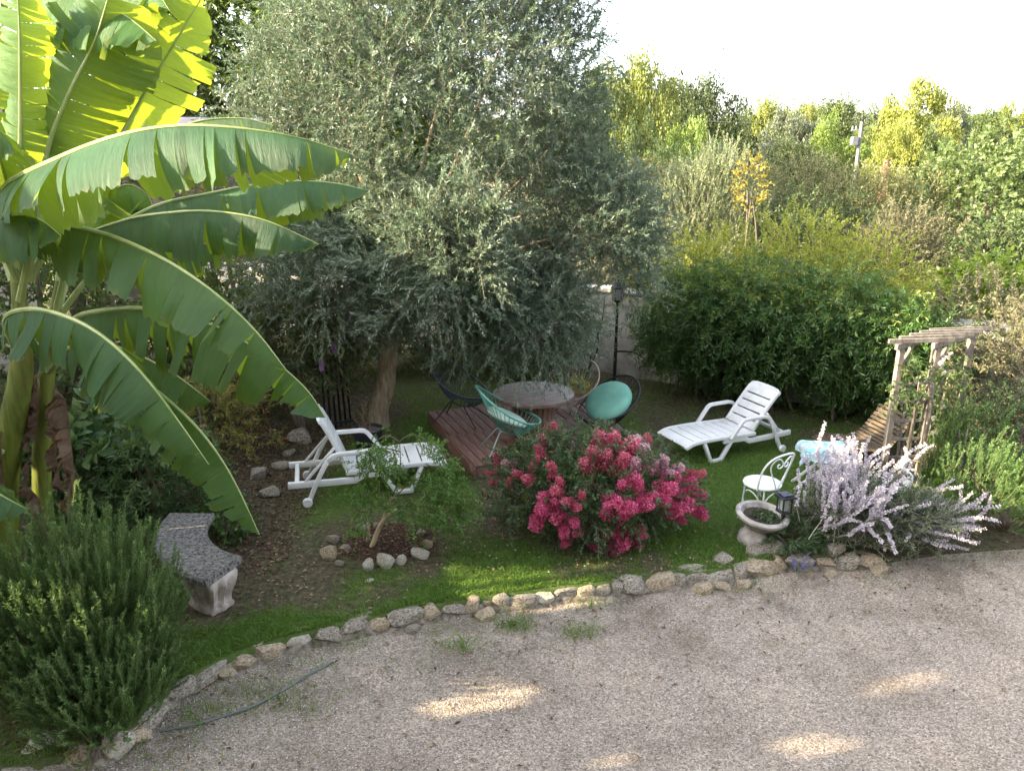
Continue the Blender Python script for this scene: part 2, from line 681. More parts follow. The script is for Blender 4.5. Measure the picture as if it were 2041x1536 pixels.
def grass_blades(name, x, y, z, h, w, lean=0.55, vv=None):
    n = len(x)
    B = np.stack([x, y, z], -1)
    a = RNG.random(n) * 2 * np.pi
    side = np.stack([np.cos(a), np.sin(a), np.zeros(n)], -1)
    b2 = RNG.random(n) * 2 * np.pi
    ln = np.stack([np.cos(b2), np.sin(b2), np.zeros(n)], -1) * (RNG.random(n) * lean)[:, None]
    up = np.array([0, 0, 1.0])
    h = h[:, None]
    w = np.asarray(w)[:, None] if np.ndim(w) else w
    mid = B + (up + ln * 0.6) * h * 0.55
    tip = B + (up * 0.9 + ln * 1.5) * h
    V = np.stack([B, mid + side * w * 0.5, tip, mid - side * w * 0.5], 1).reshape(-1, 3)
    F = (np.arange(n)[:, None, None] * 4 + np.array([[0, 1, 3], [3, 1, 2]])[None]).reshape(-1, 3)
    return tri_mesh(name, V, F, np.repeat(vv if vv is not None else RNG.random(n), 4))


N = 260000
x = RNG.uniform(-5.5, 6.5, N)
y = edge(x) + 0.02 + RNG.random(N) ** 1.35 * 6.5
g = grass_density(x, y)
k = RNG.random(N) < g * 0.95
x, y, g = x[k], y[k], g[k]
hh = (0.024 + 0.060 * RNG.random(len(x)) ** 1.8) * (0.6 + 0.7 * vnoise(np.stack([x, y], -1), 1.7, 2, 6))
vv = np.clip(RNG.random(len(x)) * 0.6 + 0.55 * (vnoise(np.stack([x, y], -1), 0.9, 3, 8) - 0.25), 0, 1)
grass = put('grass', grass_blades('grass', x, y, lawn_z(x, y) - 0.004, hh, 0.0075, 1.2, vv), M_GRASS)
tag(grass, kind='stuff')

# ------------------------------------------------------------------ leaf litter and loose pebbles
M_LITTER = m_leaf('dry_leaf', [(0.07, 0.045, 0.028), (0.16, 0.10, 0.055), (0.25, 0.18, 0.10), (0.34, 0.27, 0.18)], 0.15, None, 0.8, 0.2)
N = 15000
x = RNG.uniform(-5.5, 6.0, N)
y = edge(x) + 0.1 + RNG.random(N) * 8
g = grass_density(x, y)
k = RNG.random(N) < (1 - g) * 0.95 + 0.05
x, y = x[k], y[k]
n = len(x)
dr = rdirs(n) * np.array([1, 1, 0.22])
B = np.stack([x, y, lawn_z(x, y) + 0.006 + 0.012 * RNG.random(n)], -1)
lit = leaves('leaf_litter', B, dr, 0.02 + 0.04 * RNG.random(n), 0.01 + 0.02 * RNG.random(n), M_LITTER, up=2.5, fold=0.15)
tag(lit, kind='stuff')

M_PEB = m_leaf('pebble', [(0.17, 0.15, 0.135), (0.32, 0.28, 0.24), (0.45, 0.39, 0.34), (0.62, 0.57, 0.52)], 0.0, None, 0.85, 0.25)


def pebbles(name, P, size, v=None, flat=0.6):
    n = len(P)
    o = np.array([[1, 0, 0], [0, 1, 0], [-1, 0, 0], [0, -1, 0], [0, 0, 1], [0, 0, -0.6]], float)
    a = RNG.random(n) * 6.28
    ca, sa = np.cos(a), np.sin(a)
    q = o[None] * (0.65 + 0.7 * RNG.random((n, 6, 1))) * np.array([1, 1, flat])
    V = np.stack([q[..., 0] * ca[:, None] - q[..., 1] * sa[:, None], q[..., 0] * sa[:, None] + q[..., 1] * ca[:, None], q[..., 2]], -1)
    V = P[:, None] + V * np.asarray(size).reshape(-1, 1, 1)
    F = (np.arange(n)[:, None, None] * 6 + np.array([[0, 1, 4], [1, 2, 4], [2, 3, 4], [3, 0, 4], [1, 0, 5], [2, 1, 5], [3, 2, 5], [0, 3, 5]])[None]).reshape(-1, 3)
    return tri_mesh(name, V.reshape(-1, 3), F, np.repeat(v if v is not None else RNG.random(n), 6))


N = 26000
x = RNG.uniform(-3.2, 6.5, N)
y = 3.7 + RNG.random(N) ** 0.9 * (edge(x) - 3.7)
k = np.abs(x) < 0.72 * y + 0.4
x, y = x[k], y[k]
zz = 0.018 * (vnoise(np.stack([x, y], -1), 0.9, 3, 2) - 0.5) - 0.004
peb = put('pebbles', pebbles('pebbles', np.stack([x, y, zz + 0.002], -1), 0.0045 + 0.006 * RNG.random(len(x)) ** 2), M_PEB)
tag(peb, kind='stuff')

# dry leaves blown onto the gravel, pink petals dropped under the crape myrtle
n = 420
x = RNG.uniform(-2.6, 5.5, n)
y = edge(x) - 0.05 - np.abs(RNG.normal(size=n)) * 0.9
bl = leaves('blown_leaves', np.stack([x, y, 0.012 + 0 * x], -1), rdirs(n) * [1, 1, .15], 0.03 + 0.04 * RNG.random(n), 0.02, M_LITTER, up=3, fold=0.2)
tag(bl, kind='stuff')

# small weeds rooted in the gravel along the border
tx, ty, ts = [], [], []
for (px, py, n, r) in [(1025, 1248, 260, .10), (1155, 1262, 160, .09), (915, 1290, 150, .10), (970, 1215, 120, .16), (1185, 1205, 120, .12), (560, 1395, 220, .22), (400, 1425, 120, .12),
                       (470, 1385, 120, .25), (700, 1275, 60, .15), (1480, 1170, 80, .2), (1750, 1150, 70, .3), (1960, 1120, 90, .3), (860, 1245, 60, .2), (330, 1500, 120, .22), (640, 1330, 60, .15), (1060, 1300, 40, .3), (790, 1330, 40, .3)]:
    p = G(px, py, 0)
    tx += list(p.x + RNG.normal(size=n) * r)
    ty += list(p.y + RNG.normal(size=n) * r * 0.6)
tx, ty = np.array(tx), np.array(ty)
k = ty < edge(tx) - 0.02
tx, ty = tx[k], ty[k]
weeds = put('gravel_weeds', grass_blades('gravel_weeds', tx, ty, np.zeros(len(tx)) - 0.002, 0.03 + 0.06 * RNG.random(len(tx)), 0.007, 1.6), M_GRASS)
tag(weeds, kind='stuff')

# ------------------------------------------------------------------ rocks
M_ROCK = m_surf('limestone', [(0.12, 0.105, 0.085), (0.27, 0.235, 0.19), (0.42, 0.37, 0.30), (0.52, 0.47, 0.40)], 7, 0.9, 0.8, 16, spec=0.2, dist=0.02,
                second=((0.085, 0.08, 0.07), 9, 0.52, 0.66))
M_ROCK2 = m_surf('ochre_limestone', [(0.17, 0.13, 0.09), (0.36, 0.28, 0.19), (0.50, 0.41, 0.29), (0.55, 0.49, 0.40)], 6, 0.9, 0.8, 15, spec=0.2, dist=0.02,
                 second=((0.12, 0.11, 0.10), 8, 0.55, 0.68))
M_ROCK3 = m_surf('pale_limestone', [(0.30, 0.27, 0.22), (0.50, 0.46, 0.38), (0.62, 0.58, 0.50)], 5, 0.9, 0.7, 14, spec=0.2, dist=0.02,
                 second=((0.2, 0.17, 0.13), 6, 0.55, 0.7))


def rock_mesh(seed, cuts=13, sub=3, rough=0.09):
    r = np.random.default_rng(seed)
    bm = bmesh.new()
    bmesh.ops.create_icosphere(bm, subdivisions=sub, radius=1.0)
    P = np.array([v.co[:] for v in bm.verts])
    P = np.sign(P) * np.abs(P) ** 0.62
    for _ in range(cuts):
        nn = unit(r.normal(size=3))
        d = 0.66 + 0.30 * r.random()
        s = P @ nn - d
        P = P - np.outer(np.maximum(s, 0), nn) * 0.95
    P = P * (1 + rough * 2 * (vnoise(P, 2.2, 3, seed) - 0.5))[:, None]
    P = P * np.array([1, 0.9, 0.8])
    P /= np.abs(P).max(0)
    for v, p in zip(bm.verts, P):
        v.co = p
    me = bpy.data.meshes.new('stone')
    bm.to_mesh(me)
    bm.free()
    me.shade_smooth()
    me.set_sharp_from_angle(angle=RAD(24))
    me.materials.append(M_ROCK)
    return me


ROCKS = [rock_mesh(100 + i) for i in range(9)]

# low stone border between the gravel and the lawn
border = thing('stone_border', 'low dry-laid border of rough limestone blocks between gravel and lawn', 'stone border', (0, 6.1, 0))
xs = np.linspace(-3.3, 5.3, 900)
ys = edge(xs)
arc = np.concatenate([[0], np.cumsum(np.hypot(np.diff(xs), np.diff(ys)))])
s = 0.0
rr = random.Random(5)
while np.interp(s, arc, xs) < 3.55:
    ln = rr.choice([0.10, 0.15, 0.19, 0.24, 0.22, 0.30])
    if np.interp(s, arc, xs) > 1.0:
        ln *= 1.15
    xm, ym = np.interp(s + ln / 2, arc, xs), np.interp(s + ln / 2, arc, ys)
    xa, ya = np.interp(s, arc, xs), np.interp(s, arc, ys)
    an = math.atan2(ym - ya, xm - xa)
    big = xm > 0.9
    h = rr.uniform(0.065, 0.10) * (1.12 if big else 1.0)
    dp = rr.uniform(0.075, 0.105) * (1.25 if big else 1.0)
    inst('stone', rr.choice(ROCKS), border, (xm + rr.uniform(-.01, .01), ym + 0.03 + rr.uniform(-.03, .025) - 6.1, h * 0.40 + 0.012 + rr.uniform(-0.012, 0.012)),
         (rr.uniform(-.22, .22), rr.uniform(-.18, .18), an + rr.choice([0, math.pi]) + rr.uniform(-.2, .2)), (ln * 0.66, dp, h), rr.choice([M_ROCK, M_ROCK, M_ROCK, M_ROCK2, M_ROCK2, M_ROCK3]))
    if (big and rr.random() < 0.35) or rr.random() < 0.12:
        q = rr.uniform(0.05, 0.085)
        inst('stone', rr.choice(ROCKS), border, (xm + rr.uniform(-.08, .08), ym - dp - rr.uniform(0.0, 0.05) - 6.1, q * 0.15),
             (rr.uniform(-.3, .3), rr.uniform(-.3, .3), an + rr.uniform(-.4, .4)), (q * rr.uniform(1, 1.7), q, q * 0.75), rr.choice([M_ROCK, M_ROCK2, M_ROCK2]))
    if big and rr.random() < 0.25:
        q = rr.uniform(0.08, 0.12)
        inst('stone', rr.choice(ROCKS), border, (xm + rr.uniform(-.08, .08), ym + dp + rr.uniform(0.02, 0.08) - 6.1, 0.13),
             (rr.uniform(-.2, .2), rr.uniform(-.2, .2), an + rr.uniform(-.4, .4)), (q * rr.uniform(1.0, 1.6), q, q * 0.6), rr.choice([M_ROCK, M_ROCK, M_ROCK3]))
    s += ln * rr.uniform(0.92, 1.05)

# earth and old mortar in which the border stones are bedded
bx = np.linspace(-3.3, 3.6, 260)
pr = [(-0.11, -0.02), (-0.085, 0.02), (-0.04, 0.055), (0.02, 0.085), (0.07, 0.105), (0.13, 0.10)]
Vb = np.stack([np.stack([bx + 0 * bx, edge(bx) + 0.02 + p_[0] + 0.035 * (vnoise(np.stack([bx, 0 * bx + p_[0]], -1), 5, 2, 31) - 0.5), p_[1] + 0.045 * (vnoise(np.stack([bx, 0 * bx + p_[0] * 9], -1), 7, 2, 33) - 0.5)], -1) for p_ in pr], 1)
ib = np.arange(len(bx) * len(pr)).reshape(len(bx), len(pr))
Fb = np.stack([ib[:-1, :-1], ib[1:, :-1], ib[1:, 1:], ib[:-1, 1:]], -1).reshape(-1, 4)
put('bedding', tri_mesh('bedding', Vb.reshape(-1, 3), Fb, None, True), m_surf('bedding_earth', [(0.07, 0.06, 0.045), (0.17, 0.145, 0.115), (0.28, 0.24, 0.20), (0.38, 0.34, 0.29)], 14, 0.95, 0.9, 40, spec=0.1, dist=0.02), border)

# loose rocks
LOOSE = [
    ((600, 880), (.17, .12, .13), 'grey boulder lying behind the reclined lounger near the trellis', M_ROCK),
    ((518, 950), (.12, .09, .09), 'upright grey rock with mossy top at the edge of the mulch bed', M_ROCK),
    ((560, 930), (.13, .10, .05), 'flat broad grey slab of rock in the mulch bed', M_ROCK),
    ((540, 985), (.13, .09, .06), 'low wedge-shaped rock nearest the bench side of the mulch bed', M_ROCK),
    ((575, 905), (.10, .08, .04), 'small flat stone just below the orange flower', M_ROCK),
    ((100, 1500), (.36, .14, .10), 'long pale rock at the foot of the big rosemary', M_ROCK3),
    ((235, 1500), (.12, .10, .12), 'squat pale boulder beside the long rock under the rosemary', M_ROCK3),
    ((737, 1158), (.045, .03, .015), 'tiny white pebble lying on the grass below the stone ring', M_ROCK3),
    ((1660, 1100), (.12, .09, .07), 'rounded rock tucked under the lilac-flowered shrub', M_ROCK),
]
for (px, sz, lab, m) in LOOSE:
    zf = 0.13 if px[1] < 1300 else 0.0
    p = G(*px, zf)
    o = inst('rock', rr.choice(ROCKS), None, (p.x, p.y, zf + sz[2] * 0.55), (0.1, -0.1, rr.uniform(-.5, .5)), sz, m)
    tag(o, lab, 'rock', 'loose rocks in the garden')

# ------------------------------------------------------------------ walls and house
M_WALL = m_surf('stained_render', [(0.30, 0.28, 0.26), (0.46, 0.44, 0.41), (0.56, 0.54, 0.50)], 2.2, 0.9, 0.35, 14, spec=0.15, second=((0.17, 0.16, 0.14), 1.6, 0.54, 0.72))


def wall_strip(mb, pts, h, th, seg=0.5):
    """A wall with a slightly uneven top along ground points."""
    P = []
    for a, b in zip(pts[:-1], pts[1:]):
        n = max(2, int(math.dist(a, b) / seg))
        P += [(a[0] + (b[0] - a[0]) * i / n, a[1] + (b[1] - a[1]) * i / n) for i in range(n)]
    P.append(pts[-1])
    vs, fs = [], []
    for i, p in enumerate(P):
        a, b = P[max(i - 1, 0)], P[min(i + 1, len(P) - 1)]
        t = Vector((b[0] - a[0], b[1] - a[1], 0)).normalized()
        nn = Vector((-t.y, t.x, 0)) * th / 2
        j = 0.02 * math.sin(i * 1.7) + 0.015 * math.sin(i * 4.1)
        for (s_, z_) in ((1, -0.3), (1, h + j), (-1, h + j), (-1, -0.3)):
            vs.append((p[0] + s_ * nn.x, p[1] + s_ * nn.y, z_))
    for i in range(len(P) - 1):
        for k in range(4):
            k2 = (k + 1) % 4
            fs.append((i * 4 + k, i * 4 + k2, i * 4 + 4 + k2, i * 4 + 4 + k))
    fs.append((0, 1, 2, 3))
    n = (len(P) - 1) * 4
    fs.append((n + 3, n + 2, n + 1, n))
    mb.add(vs, fs)


gw = thing('garden_wall', 'stained pale rendered garden wall behind the table and hedge', 'wall', (1.5, 13.6, 0))
WALLP = [(-9.5, 17.6), (-4.0, 16.2), (0.4, 14.25), (2.54, 12.95), (5.2, 11.35), (7.5, 9.95), (12, 8.6)]
mb = MB()
wall_strip(mb, WALLP, 1.56, 0.28)
mb.build('wall_face', M_WALL, gw, smooth=False)
mb = MB()
vs = MB()
wall_strip(mb, WALLP, 1.63, 0.36)
me = mb.mesh('coping', False)
for v in me.vertices:
    if v.co.z < 0:
        v.co.z = 1.585
put('coping', me, M_WALL, gw)

# house the picture is taken from, and a tall wall added on the left to shade the yard: both outside the frame
M_STONE = m_surf('house_stone', [(0.30, 0.26, 0.21), (0.44, 0.39, 0.32), (0.52, 0.47, 0.40)], 3, 0.9, 0.5, spec=0.2)
hs = thing('house', 'stone house whose upper window overlooks the gravel yard', 'house', (0, -3, 0))
mb = MB()
mb.box((2.0, -4.2, 3.1), (19, 7, 6.4))
mb.build('house_wall', M_STONE, hs, smooth=False)
mb = MB()
mb.add([(-8, -8.2, 6.28), (12, -8.2, 6.28), (12, -0.4, 6.28), (-8, -0.4, 6.28), (-8, -4.2, 8.6), (12, -4.2, 8.6)],
       [(0, 1, 5, 4), (2, 3, 4, 5), (0, 4, 3), (1, 2, 5), (3, 2, 1, 0)])
mb.build('roof', m_surf('roof_tiles', [(0.25, 0.11, 0.07), (0.36, 0.18, 0.11)], 5, 0.85, 0.4), hs, smooth=False)

TW = thing('shade_wall', 'added out-of-view wall that shades the yard, with gaps shaping sun patches', 'wall', (-9, 3.5, 0))
WALL_H = 6.25
OPEN = []           # openings (y0, y1, z0, z1) in the added wall, each placed to shape a sun patch
for (x0, x1, y0, y1) in [(-0.50, 0.20, 4.72, 4.80), (-0.62, 0.28, 4.80, 4.92), (-0.56, 0.12, 4.92, 5.02), (-0.50, -0.05, 5.02, 5.10), (-0.46, -0.22, 5.10, 5.17),
                         (0.05, 0.95, 6.04, 6.14), (-0.35, 1.25, 6.14, 6.26), (-0.75, 0.90, 6.26, 6.38), (-0.95, 0.60, 6.38, 6.46), (-0.80, 0.02, 6.46, 6.56), (-0.62, -0.30, 6.56, 6.64),
                         (-1.9, -1.2, 6.7, 6.9), (2.78, 3.30, 4.95, 5.02), (2.88, 3.44, 5.02, 5.10), (2.0, 2.5, 4.32, 4.38), (1.9, 2.34, 4.38, 4.45), (0.62, 0.95, 4.22, 4.27),
                         (1.0, 1.35, 6.6, 6.68), (1.9, 2.5, 8.2, 8.5), (-1.2, -0.8, 8.3, 8.45)]:
    f = lambda x_, y_: (y_ + SUN_H[1] / -SUN_H[0] * (x_ + 9), (x_ + 9) / -SUN_H[0] * math.tan(SUN_EL))
    a, b = f((x0 + x1) / 2, y0), f((x0 + x1) / 2, y1)
    OPEN.append((a[0], b[0], f(x0, y0)[1], f(x1, y0)[1]))
yb = sorted(set([-5, 14.5] + [o[0] for o in OPEN] + [o[1] for o in OPEN]))
mb = MB()
for a, b in zip(yb[:-1], yb[1:]):
    holes = sorted([o for o in OPEN if o[0] < (a + b) / 2 < o[1]], key=lambda o: o[2])
    z = -0.2
    for o in holes:
        mb.box((-9.1, (a + b) / 2, (z + o[2]) / 2), (0.08, b - a, o[2] - z))
        z = o[3]
    mb.box((-9.1, (a + b) / 2, (z + WALL_H) / 2), (0.08, b - a, WALL_H - z))
mb.build('shade_screen', M_STONE, TW, smooth=False)

# ================================================================== garden furniture and other built objects
LZ = 0.13


def ribbon(mb, pts, w, y0, y1, bev=0.006):
    """Flat bar of width w following (x, z) points, from y0 to y1."""
    n = len(pts)
    P = [Vector((p[0], p[1])) for p in pts]
    Lf, Rt = [], []
    for i in range(n):
        d1 = (P[i] - P[i - 1]).normalized() if i else (P[1] - P[0]).normalized()
        d2 = (P[i + 1] - P[i]).normalized() if i < n - 1 else d1
        m = (d1 + d2).normalized()
        nn = Vector((-m.y, m.x))
        k = 1 / max(0.5, math.cos(d1.angle(m) if d1.length and m.length else 0))
        Lf.append(P[i] + nn * w / 2 * k)
        Rt.append(P[i] - nn * w / 2 * k)
    bm = bmesh.new()
    rings = []
    for i in range(n):
        rings.append([bm.verts.new((q.x, yy, q.y)) for q, yy in ((Lf[i], y0), (Lf[i], y1), (Rt[i], y1), (Rt[i], y0))])
    for i in range(n - 1):
        for k in range(4):
            k2 = (k + 1) % 4
            bm.faces.new((rings[i][k], rings[i][k2], rings[i + 1][k2], rings[i + 1][k]))
    bm.faces.new(rings[0][::-1])
    bm.faces.new(rings[-1])
    bmesh.ops.recalc_face_normals(bm, faces=bm.faces[:])
    if bev:
        es = [e for e in bm.edges if len(e.link_faces) == 2 and e.calc_face_angle(0) > 0.9]
        bmesh.ops.bevel(bm, geom=es, offset=bev, segments=2, affect='EDGES', profile=0.5)
    mb.bm(bm)


def bez(pts, n=8):
    """Catmull-Rom through points."""
    P = [Vector(p) for p in pts]
    out = []
    for i in range(len(P) - 1):
        p0, p1, p2, p3 = P[max(i - 1, 0)], P[i], P[i + 1], P[min(i + 2, len(P) - 1)]
        for k in range(n):
            t = k / n
            out.append(0.5 * ((2 * p1) + (p2 - p0) * t + (2 * p0 - 5 * p1 + 4 * p2 - p3) * t * t + (3 * p1 - p0 - 3 * p2 + p3) * t ** 3))
    out.append(P[-1])
    return out


# ------------------------------------------------------------------ deck
M_DECK = m_surf('stained_deck_wood', [(0.075, 0.034, 0.027), (0.135, 0.062, 0.048), (0.19, 0.098, 0.077), (0.25, 0.16, 0.135)], 5, 0.55, 0.35, 22, stretch=(12, 0.9, 12), spec=0.5,
                second=((0.30, 0.22, 0.20), 3.5, 0.6, 0.78))
dA, dB = G(852, 820, .30), G(955, 930, .30)
ddir = (dB - dA).normalized()
wdir = Vector((-ddir.y, ddir.x, 0))
if wdir.x < 0:
    wdir = -wdir
drot = math.atan2(-ddir.x, ddir.y)      # local +y runs along -ddir
DLEN = (dB - dA).length
ang_d = math.atan2(wdir.y, wdir.x)
for half, lab in ((0, 'reddish brown plank deck platform at the back, under the dark blue chair'),
                  (1, 'reddish brown plank deck platform in front, under the green string chair')):
    L = DLEN / 2 - 0.01
    c0 = dA + ddir * (half * DLEN / 2) + wdir * (-0.05 if half else 0.0)
    t = thing('deck_platform', lab, 'deck', (c0.x, c0.y, LZ - 0.01), ang_d, 'wooden deck platforms under the table')
    W, npl = 2.35, 19
    pw = W / npl
    dz = 0.012 if half else 0.0
    mbp = MB()
    mbp.box((0, 0, 0), (pw - 0.010, L, 0.026), None, 0.003)
    me = mbp.mesh('plank', True, 30)
    me.materials.append(M_DECK)
    for i in range(npl):
        inst('plank', me, t, (pw * (i + 0.5), -L / 2 + rr.uniform(-.004, .004), 0.165 + dz + rr.uniform(-.002, .002)), (0, rr.uniform(-.008, .008), 0))
    for (c, sz, nm) in (((0.012, -L / 2, 0.075 + dz), (0.024, L - 0.01, 0.14), 'side_board'), ((W - 0.012, -L / 2, 0.075 + dz), (0.024, L - 0.01, 0.14), 'side_board'),
                        ((W / 2, -0.014, 0.075 + dz), (W - 0.05, 0.022, 0.14), 'side_board'), ((W / 2, -L + 0.014, 0.075 + dz), (W - 0.05, 0.022, 0.14), 'side_board')):
        MB().box(c, sz, None, 0.003).build(nm, M_DECK, t, world=False)
    for i in range(5):
        MB().box((W * (i + .5) / 5, -L / 2, 0.07 + dz), (0.05, L - 0.06, 0.12)).build('joist', M_DECK, t, world=False)
DZ = LZ - 0.01 + 0.178 + 0.012

# ------------------------------------------------------------------ cable drum table
M_DRUM = m_surf('weathered_drum_wood', [(0.075, 0.034, 0.024), (0.14, 0.068, 0.047), (0.20, 0.11, 0.082)], 5, 0.6, 0.4, 20, stretch=(1.5, 1.5, 0.7), spec=0.45, second=((0.25, 0.17, 0.145), 4, 0.56, 0.75))
M_TOP = m_surf('worn_table_boards', [(0.085, 0.048, 0.036), (0.135, 0.08, 0.062), (0.19, 0.125, 0.10), (0.26, 0.19, 0.165)], 4, 0.42, 0.3, 20, stretch=(1.2, 9, 6), spec=0.55)
tc = G(1065, 891, DZ) + Vector((0, 0.57, 0))
tab = thing('cable_drum_table', 'large round wooden cable drum used as a table on the deck', 'table', (tc.x, tc.y, DZ), RAD(24))
tab.scale = (0.95, 0.95, 0.78)


def disc_boards(name, R, nb, z0, z1, mat, parent, hole=0.0):
    w = 2 * R / nb
    for i in range(nb):
        y0, y1 = -R + i * w + 0.002, -R + (i + 1) * w - 0.002
        ys_ = np.linspace(y0, y1, 7)
        xr = np.sqrt(np.maximum(R * R - ys_ ** 2, 0.0004))
        loop = [(xr[k], ys_[k]) for k in range(7)] + [(-xr[k], ys_[k]) for k in range(6, -1, -1)]
        bm = bmesh.new()
        jz = rr.uniform(-.0015, .0015)
        lo = [bm.verts.new((p[0], p[1], z0)) for p in loop]
        hi = [bm.verts.new((p[0], p[1], z1 + jz)) for p in loop]
        m = len(loop)
        bm.faces.new(hi)
        bm.faces.new(lo[::-1])
        for k in range(m):
            bm.faces.new((lo[k], lo[(k + 1) % m], hi[(k + 1) % m], hi[k]))
        bmesh.ops.bevel(bm, geom=[e for e in bm.edges if e.calc_face_angle(0) > 0.8], offset=0.003, segments=1, affect='EDGES')
        MB().bm(bm).build(name, mat, parent, world=False, ang=30)


disc_boards('top_board', 0.57, 8, 0.655, 0.705, M_TOP, tab)
disc_boards('base_board', 0.57, 8, 0.0, 0.06, M_DRUM, tab)
mb = MB()
mb.lathe([(0.562, 0.642), (0.562, 0.652)], 64)
mb.build('top_ring', M_DRUM, tab, world=False)
ns = 22
mb = MB()
mb.box((0, 0, 0), (0.03, 2 * math.pi * 0.29 / ns - 0.006, 0.58), None, 0.004)
stave = mb.mesh('stave', True, 30)
stave.materials.append(M_DRUM)
for i in range(ns):
    a = 2 * math.pi * i / ns
    inst('stave', stave, tab, (0.29 * math.cos(a), 0.29 * math.sin(a), 0.352), (0, 0, a))
mb = MB()
mb.lathe([(0.27, 0.061), (0.27, 0.64)], 24)
mb.build('drum_core', M_DRUM, tab, world=False)

# ------------------------------------------------------------------ string chairs
def plastic(name, col, rough=0.45, var=0.12, spec=0.5):
    c = np.array(col)
    return m_surf(name, [tuple(c * (1 - var)), tuple(c), tuple(np.minimum(c * (1 + var), 1))], 5, rough, 0.06, 30, spec=spec)


M_GREEN = plastic('mint_cord', (0.10, 0.33, 0.26))
M_GREENF = plastic('mint_frame', (0.13, 0.36, 0.29))
M_NAVY = plastic('navy_cord', (0.028, 0.04, 0.075))
M_BLACK = plastic('black_cord', (0.014, 0.016, 0.02), 0.5)
M_BLKF = plastic('black_steel', (0.012, 0.012, 0.014), 0.5)
M_BEIGE = plastic('beige_cord', (0.42, 0.33, 0.27))
M_GALV = plastic('pale_steel', (0.30, 0.36, 0.34), 0.45)


def hoop_pt(a):
    """Egg-shaped hoop, a=0 at the front edge."""
    c, s_ = math.cos(a), math.sin(a)
    w = 0.41 * (1 - 0.16 * c)
    x = 0.40 * c - 0.02
    y = w * s_
    z = 0.60 - 0.235 * c + 0.05 * (s_ * s_) * -1 + 0.03 * c * c
    return Vector((x, y, z))


def low_pt(a):
    c, s_ = math.cos(a), math.sin(a)
    return Vector((0.115 * c - 0.035, 0.115 * s_, 0.275 - 0.035 * c))


def string_chair(label, cordm, framem, legm, loc, rz, src=None):
    t = thing('string_chair', label, 'chair', loc, rz, 'egg-shaped string chairs around the drum table')
    if src:
        for ch in src.children:
            c = ch.copy()
            COL.objects.link(c)
            c.parent = t
            mm = {'hoop': framem, 'cord': cordm, 'seat_ring': framem, 'leg': legm}[ch.name.split('.')[0]]
            c.material_slots[0].link = 'OBJECT'
            c.material_slots[0].material = mm
        return t
    n = 40
    mb = MB()
    mb.tube([hoop_pt(2 * math.pi * i / 48) for i in range(48)], 0.0135, 8, closed=True)
    mb.build('hoop', framem, t, world=False)
    mb = MB()
    mb.tube([low_pt(2 * math.pi * i / 24) for i in range(24)], 0.010, 6, closed=True)
    mb.build('seat_ring', framem, t, world=False)
    for i in range(n):
        a = 2 * math.pi * (i + .5) / n
        p, q = hoop_pt(a), low_pt(a)
        m = (p + q) / 2 + Vector((0, 0, -0.02 - 0.02 * (1 + math.cos(a))))
        mb = MB()
        mb.tube(bez([p, m, q], 3), 0.0048, 4, cap=False)
        mb.build('cord', cordm, t, world=False)
    for a, ex, ey in ((0.65, 0.30, 0.27), (-0.65, 0.30, -0.27), (2.5, -0.34, 0.25), (-2.5, -0.34, -0.25)):
        p = low_pt(a)
        mb = MB()
        mb.tube([p, Vector((p.x * 1.3, p.y * 1.3, p.z - 0.03)), Vector((ex, ey, 0.0))], 0.0085, 6)
        mb.build('leg', legm, t, world=False)
    return t


gc = string_chair('mint green string chair with a cushion at the front of the deck', M_GREEN, M_GREENF, M_GALV, (-0.02, 9.08, DZ), RAD(14))
nv = string_chair('dark blue string chair at the back left corner of the deck', M_NAVY, M_NAVY, M_BLKF, (-0.70, 10.25, DZ - 0.012), RAD(-18), gc)
bk = string_chair('black string chair holding a big mint cushion right of the deck', M_BLACK, M_BLACK, M_BLKF, (1.27, 9.86, LZ), RAD(212), gc)
bg = string_chair('beige string chair behind the drum table, half hidden by olive leaves', M_BEIGE, M_BEIGE, M_BLKF, (0.82, 10.72, LZ), RAD(232), gc)


def cushion(R, th, seg=28, ny_=9, sx=1.0):
    mb = MB()
    prof = []
    for i in range(ny_ + 1):
        a = -math.pi / 2 + math.pi * i / ny_
        prof.append((max(0.0015, R * (math.cos(a) ** 0.45 if 0 < i < ny_ else 0)), th / 2 * math.sin(a)))
    mb.lathe(prof, seg, sx=sx)
    return mb.mesh('cushion')


M_CUSH = m_surf('mint_cushion', [(0.17, 0.42, 0.32), (0.21, 0.48, 0.375), (0.25, 0.53, 0.42)], 6, 0.9, 0.2, 60, spec=0.15)
M_CUSH2 = m_surf('pale_green_cushion', [(0.33, 0.45, 0.36), (0.42, 0.54, 0.45), (0.48, 0.60, 0.50)], 6, 0.9, 0.2, 60, spec=0.15)
o = put('cushion', cushion(0.335, 0.17), M_CUSH)
o.location = (1.30, 9.87, LZ + 0.585)
o.rotation_euler = Vector((-0.42, -0.42, 0.80)).to_track_quat('Z', 'Y').to_euler()
tag(o, 'thick round mint cushion standing in the black string chair', 'cushion', 'seat cushions in the string chairs')
o = put('cushion', cushion(0.27, 0.10), M_CUSH2)
o.location = (-0.06, 9.07, DZ + 0.455)
o.rotation_euler = (0, RAD(24), RAD(14))
tag(o, 'pale green cushion lying in the mint string chair', 'cushion', 'seat cushions in the string chairs')

# ------------------------------------------------------------------ white plastic loungers
M_WHITE = m_surf('white_plastic', [(0.66, 0.66, 0.65), (0.74, 0.74, 0.735), (0.78, 0.78, 0.78)], 3, 0.38, 0.05, 20, spec=0.5, second=((0.50, 0.49, 0.44), 3.2, 0.56, 0.85))


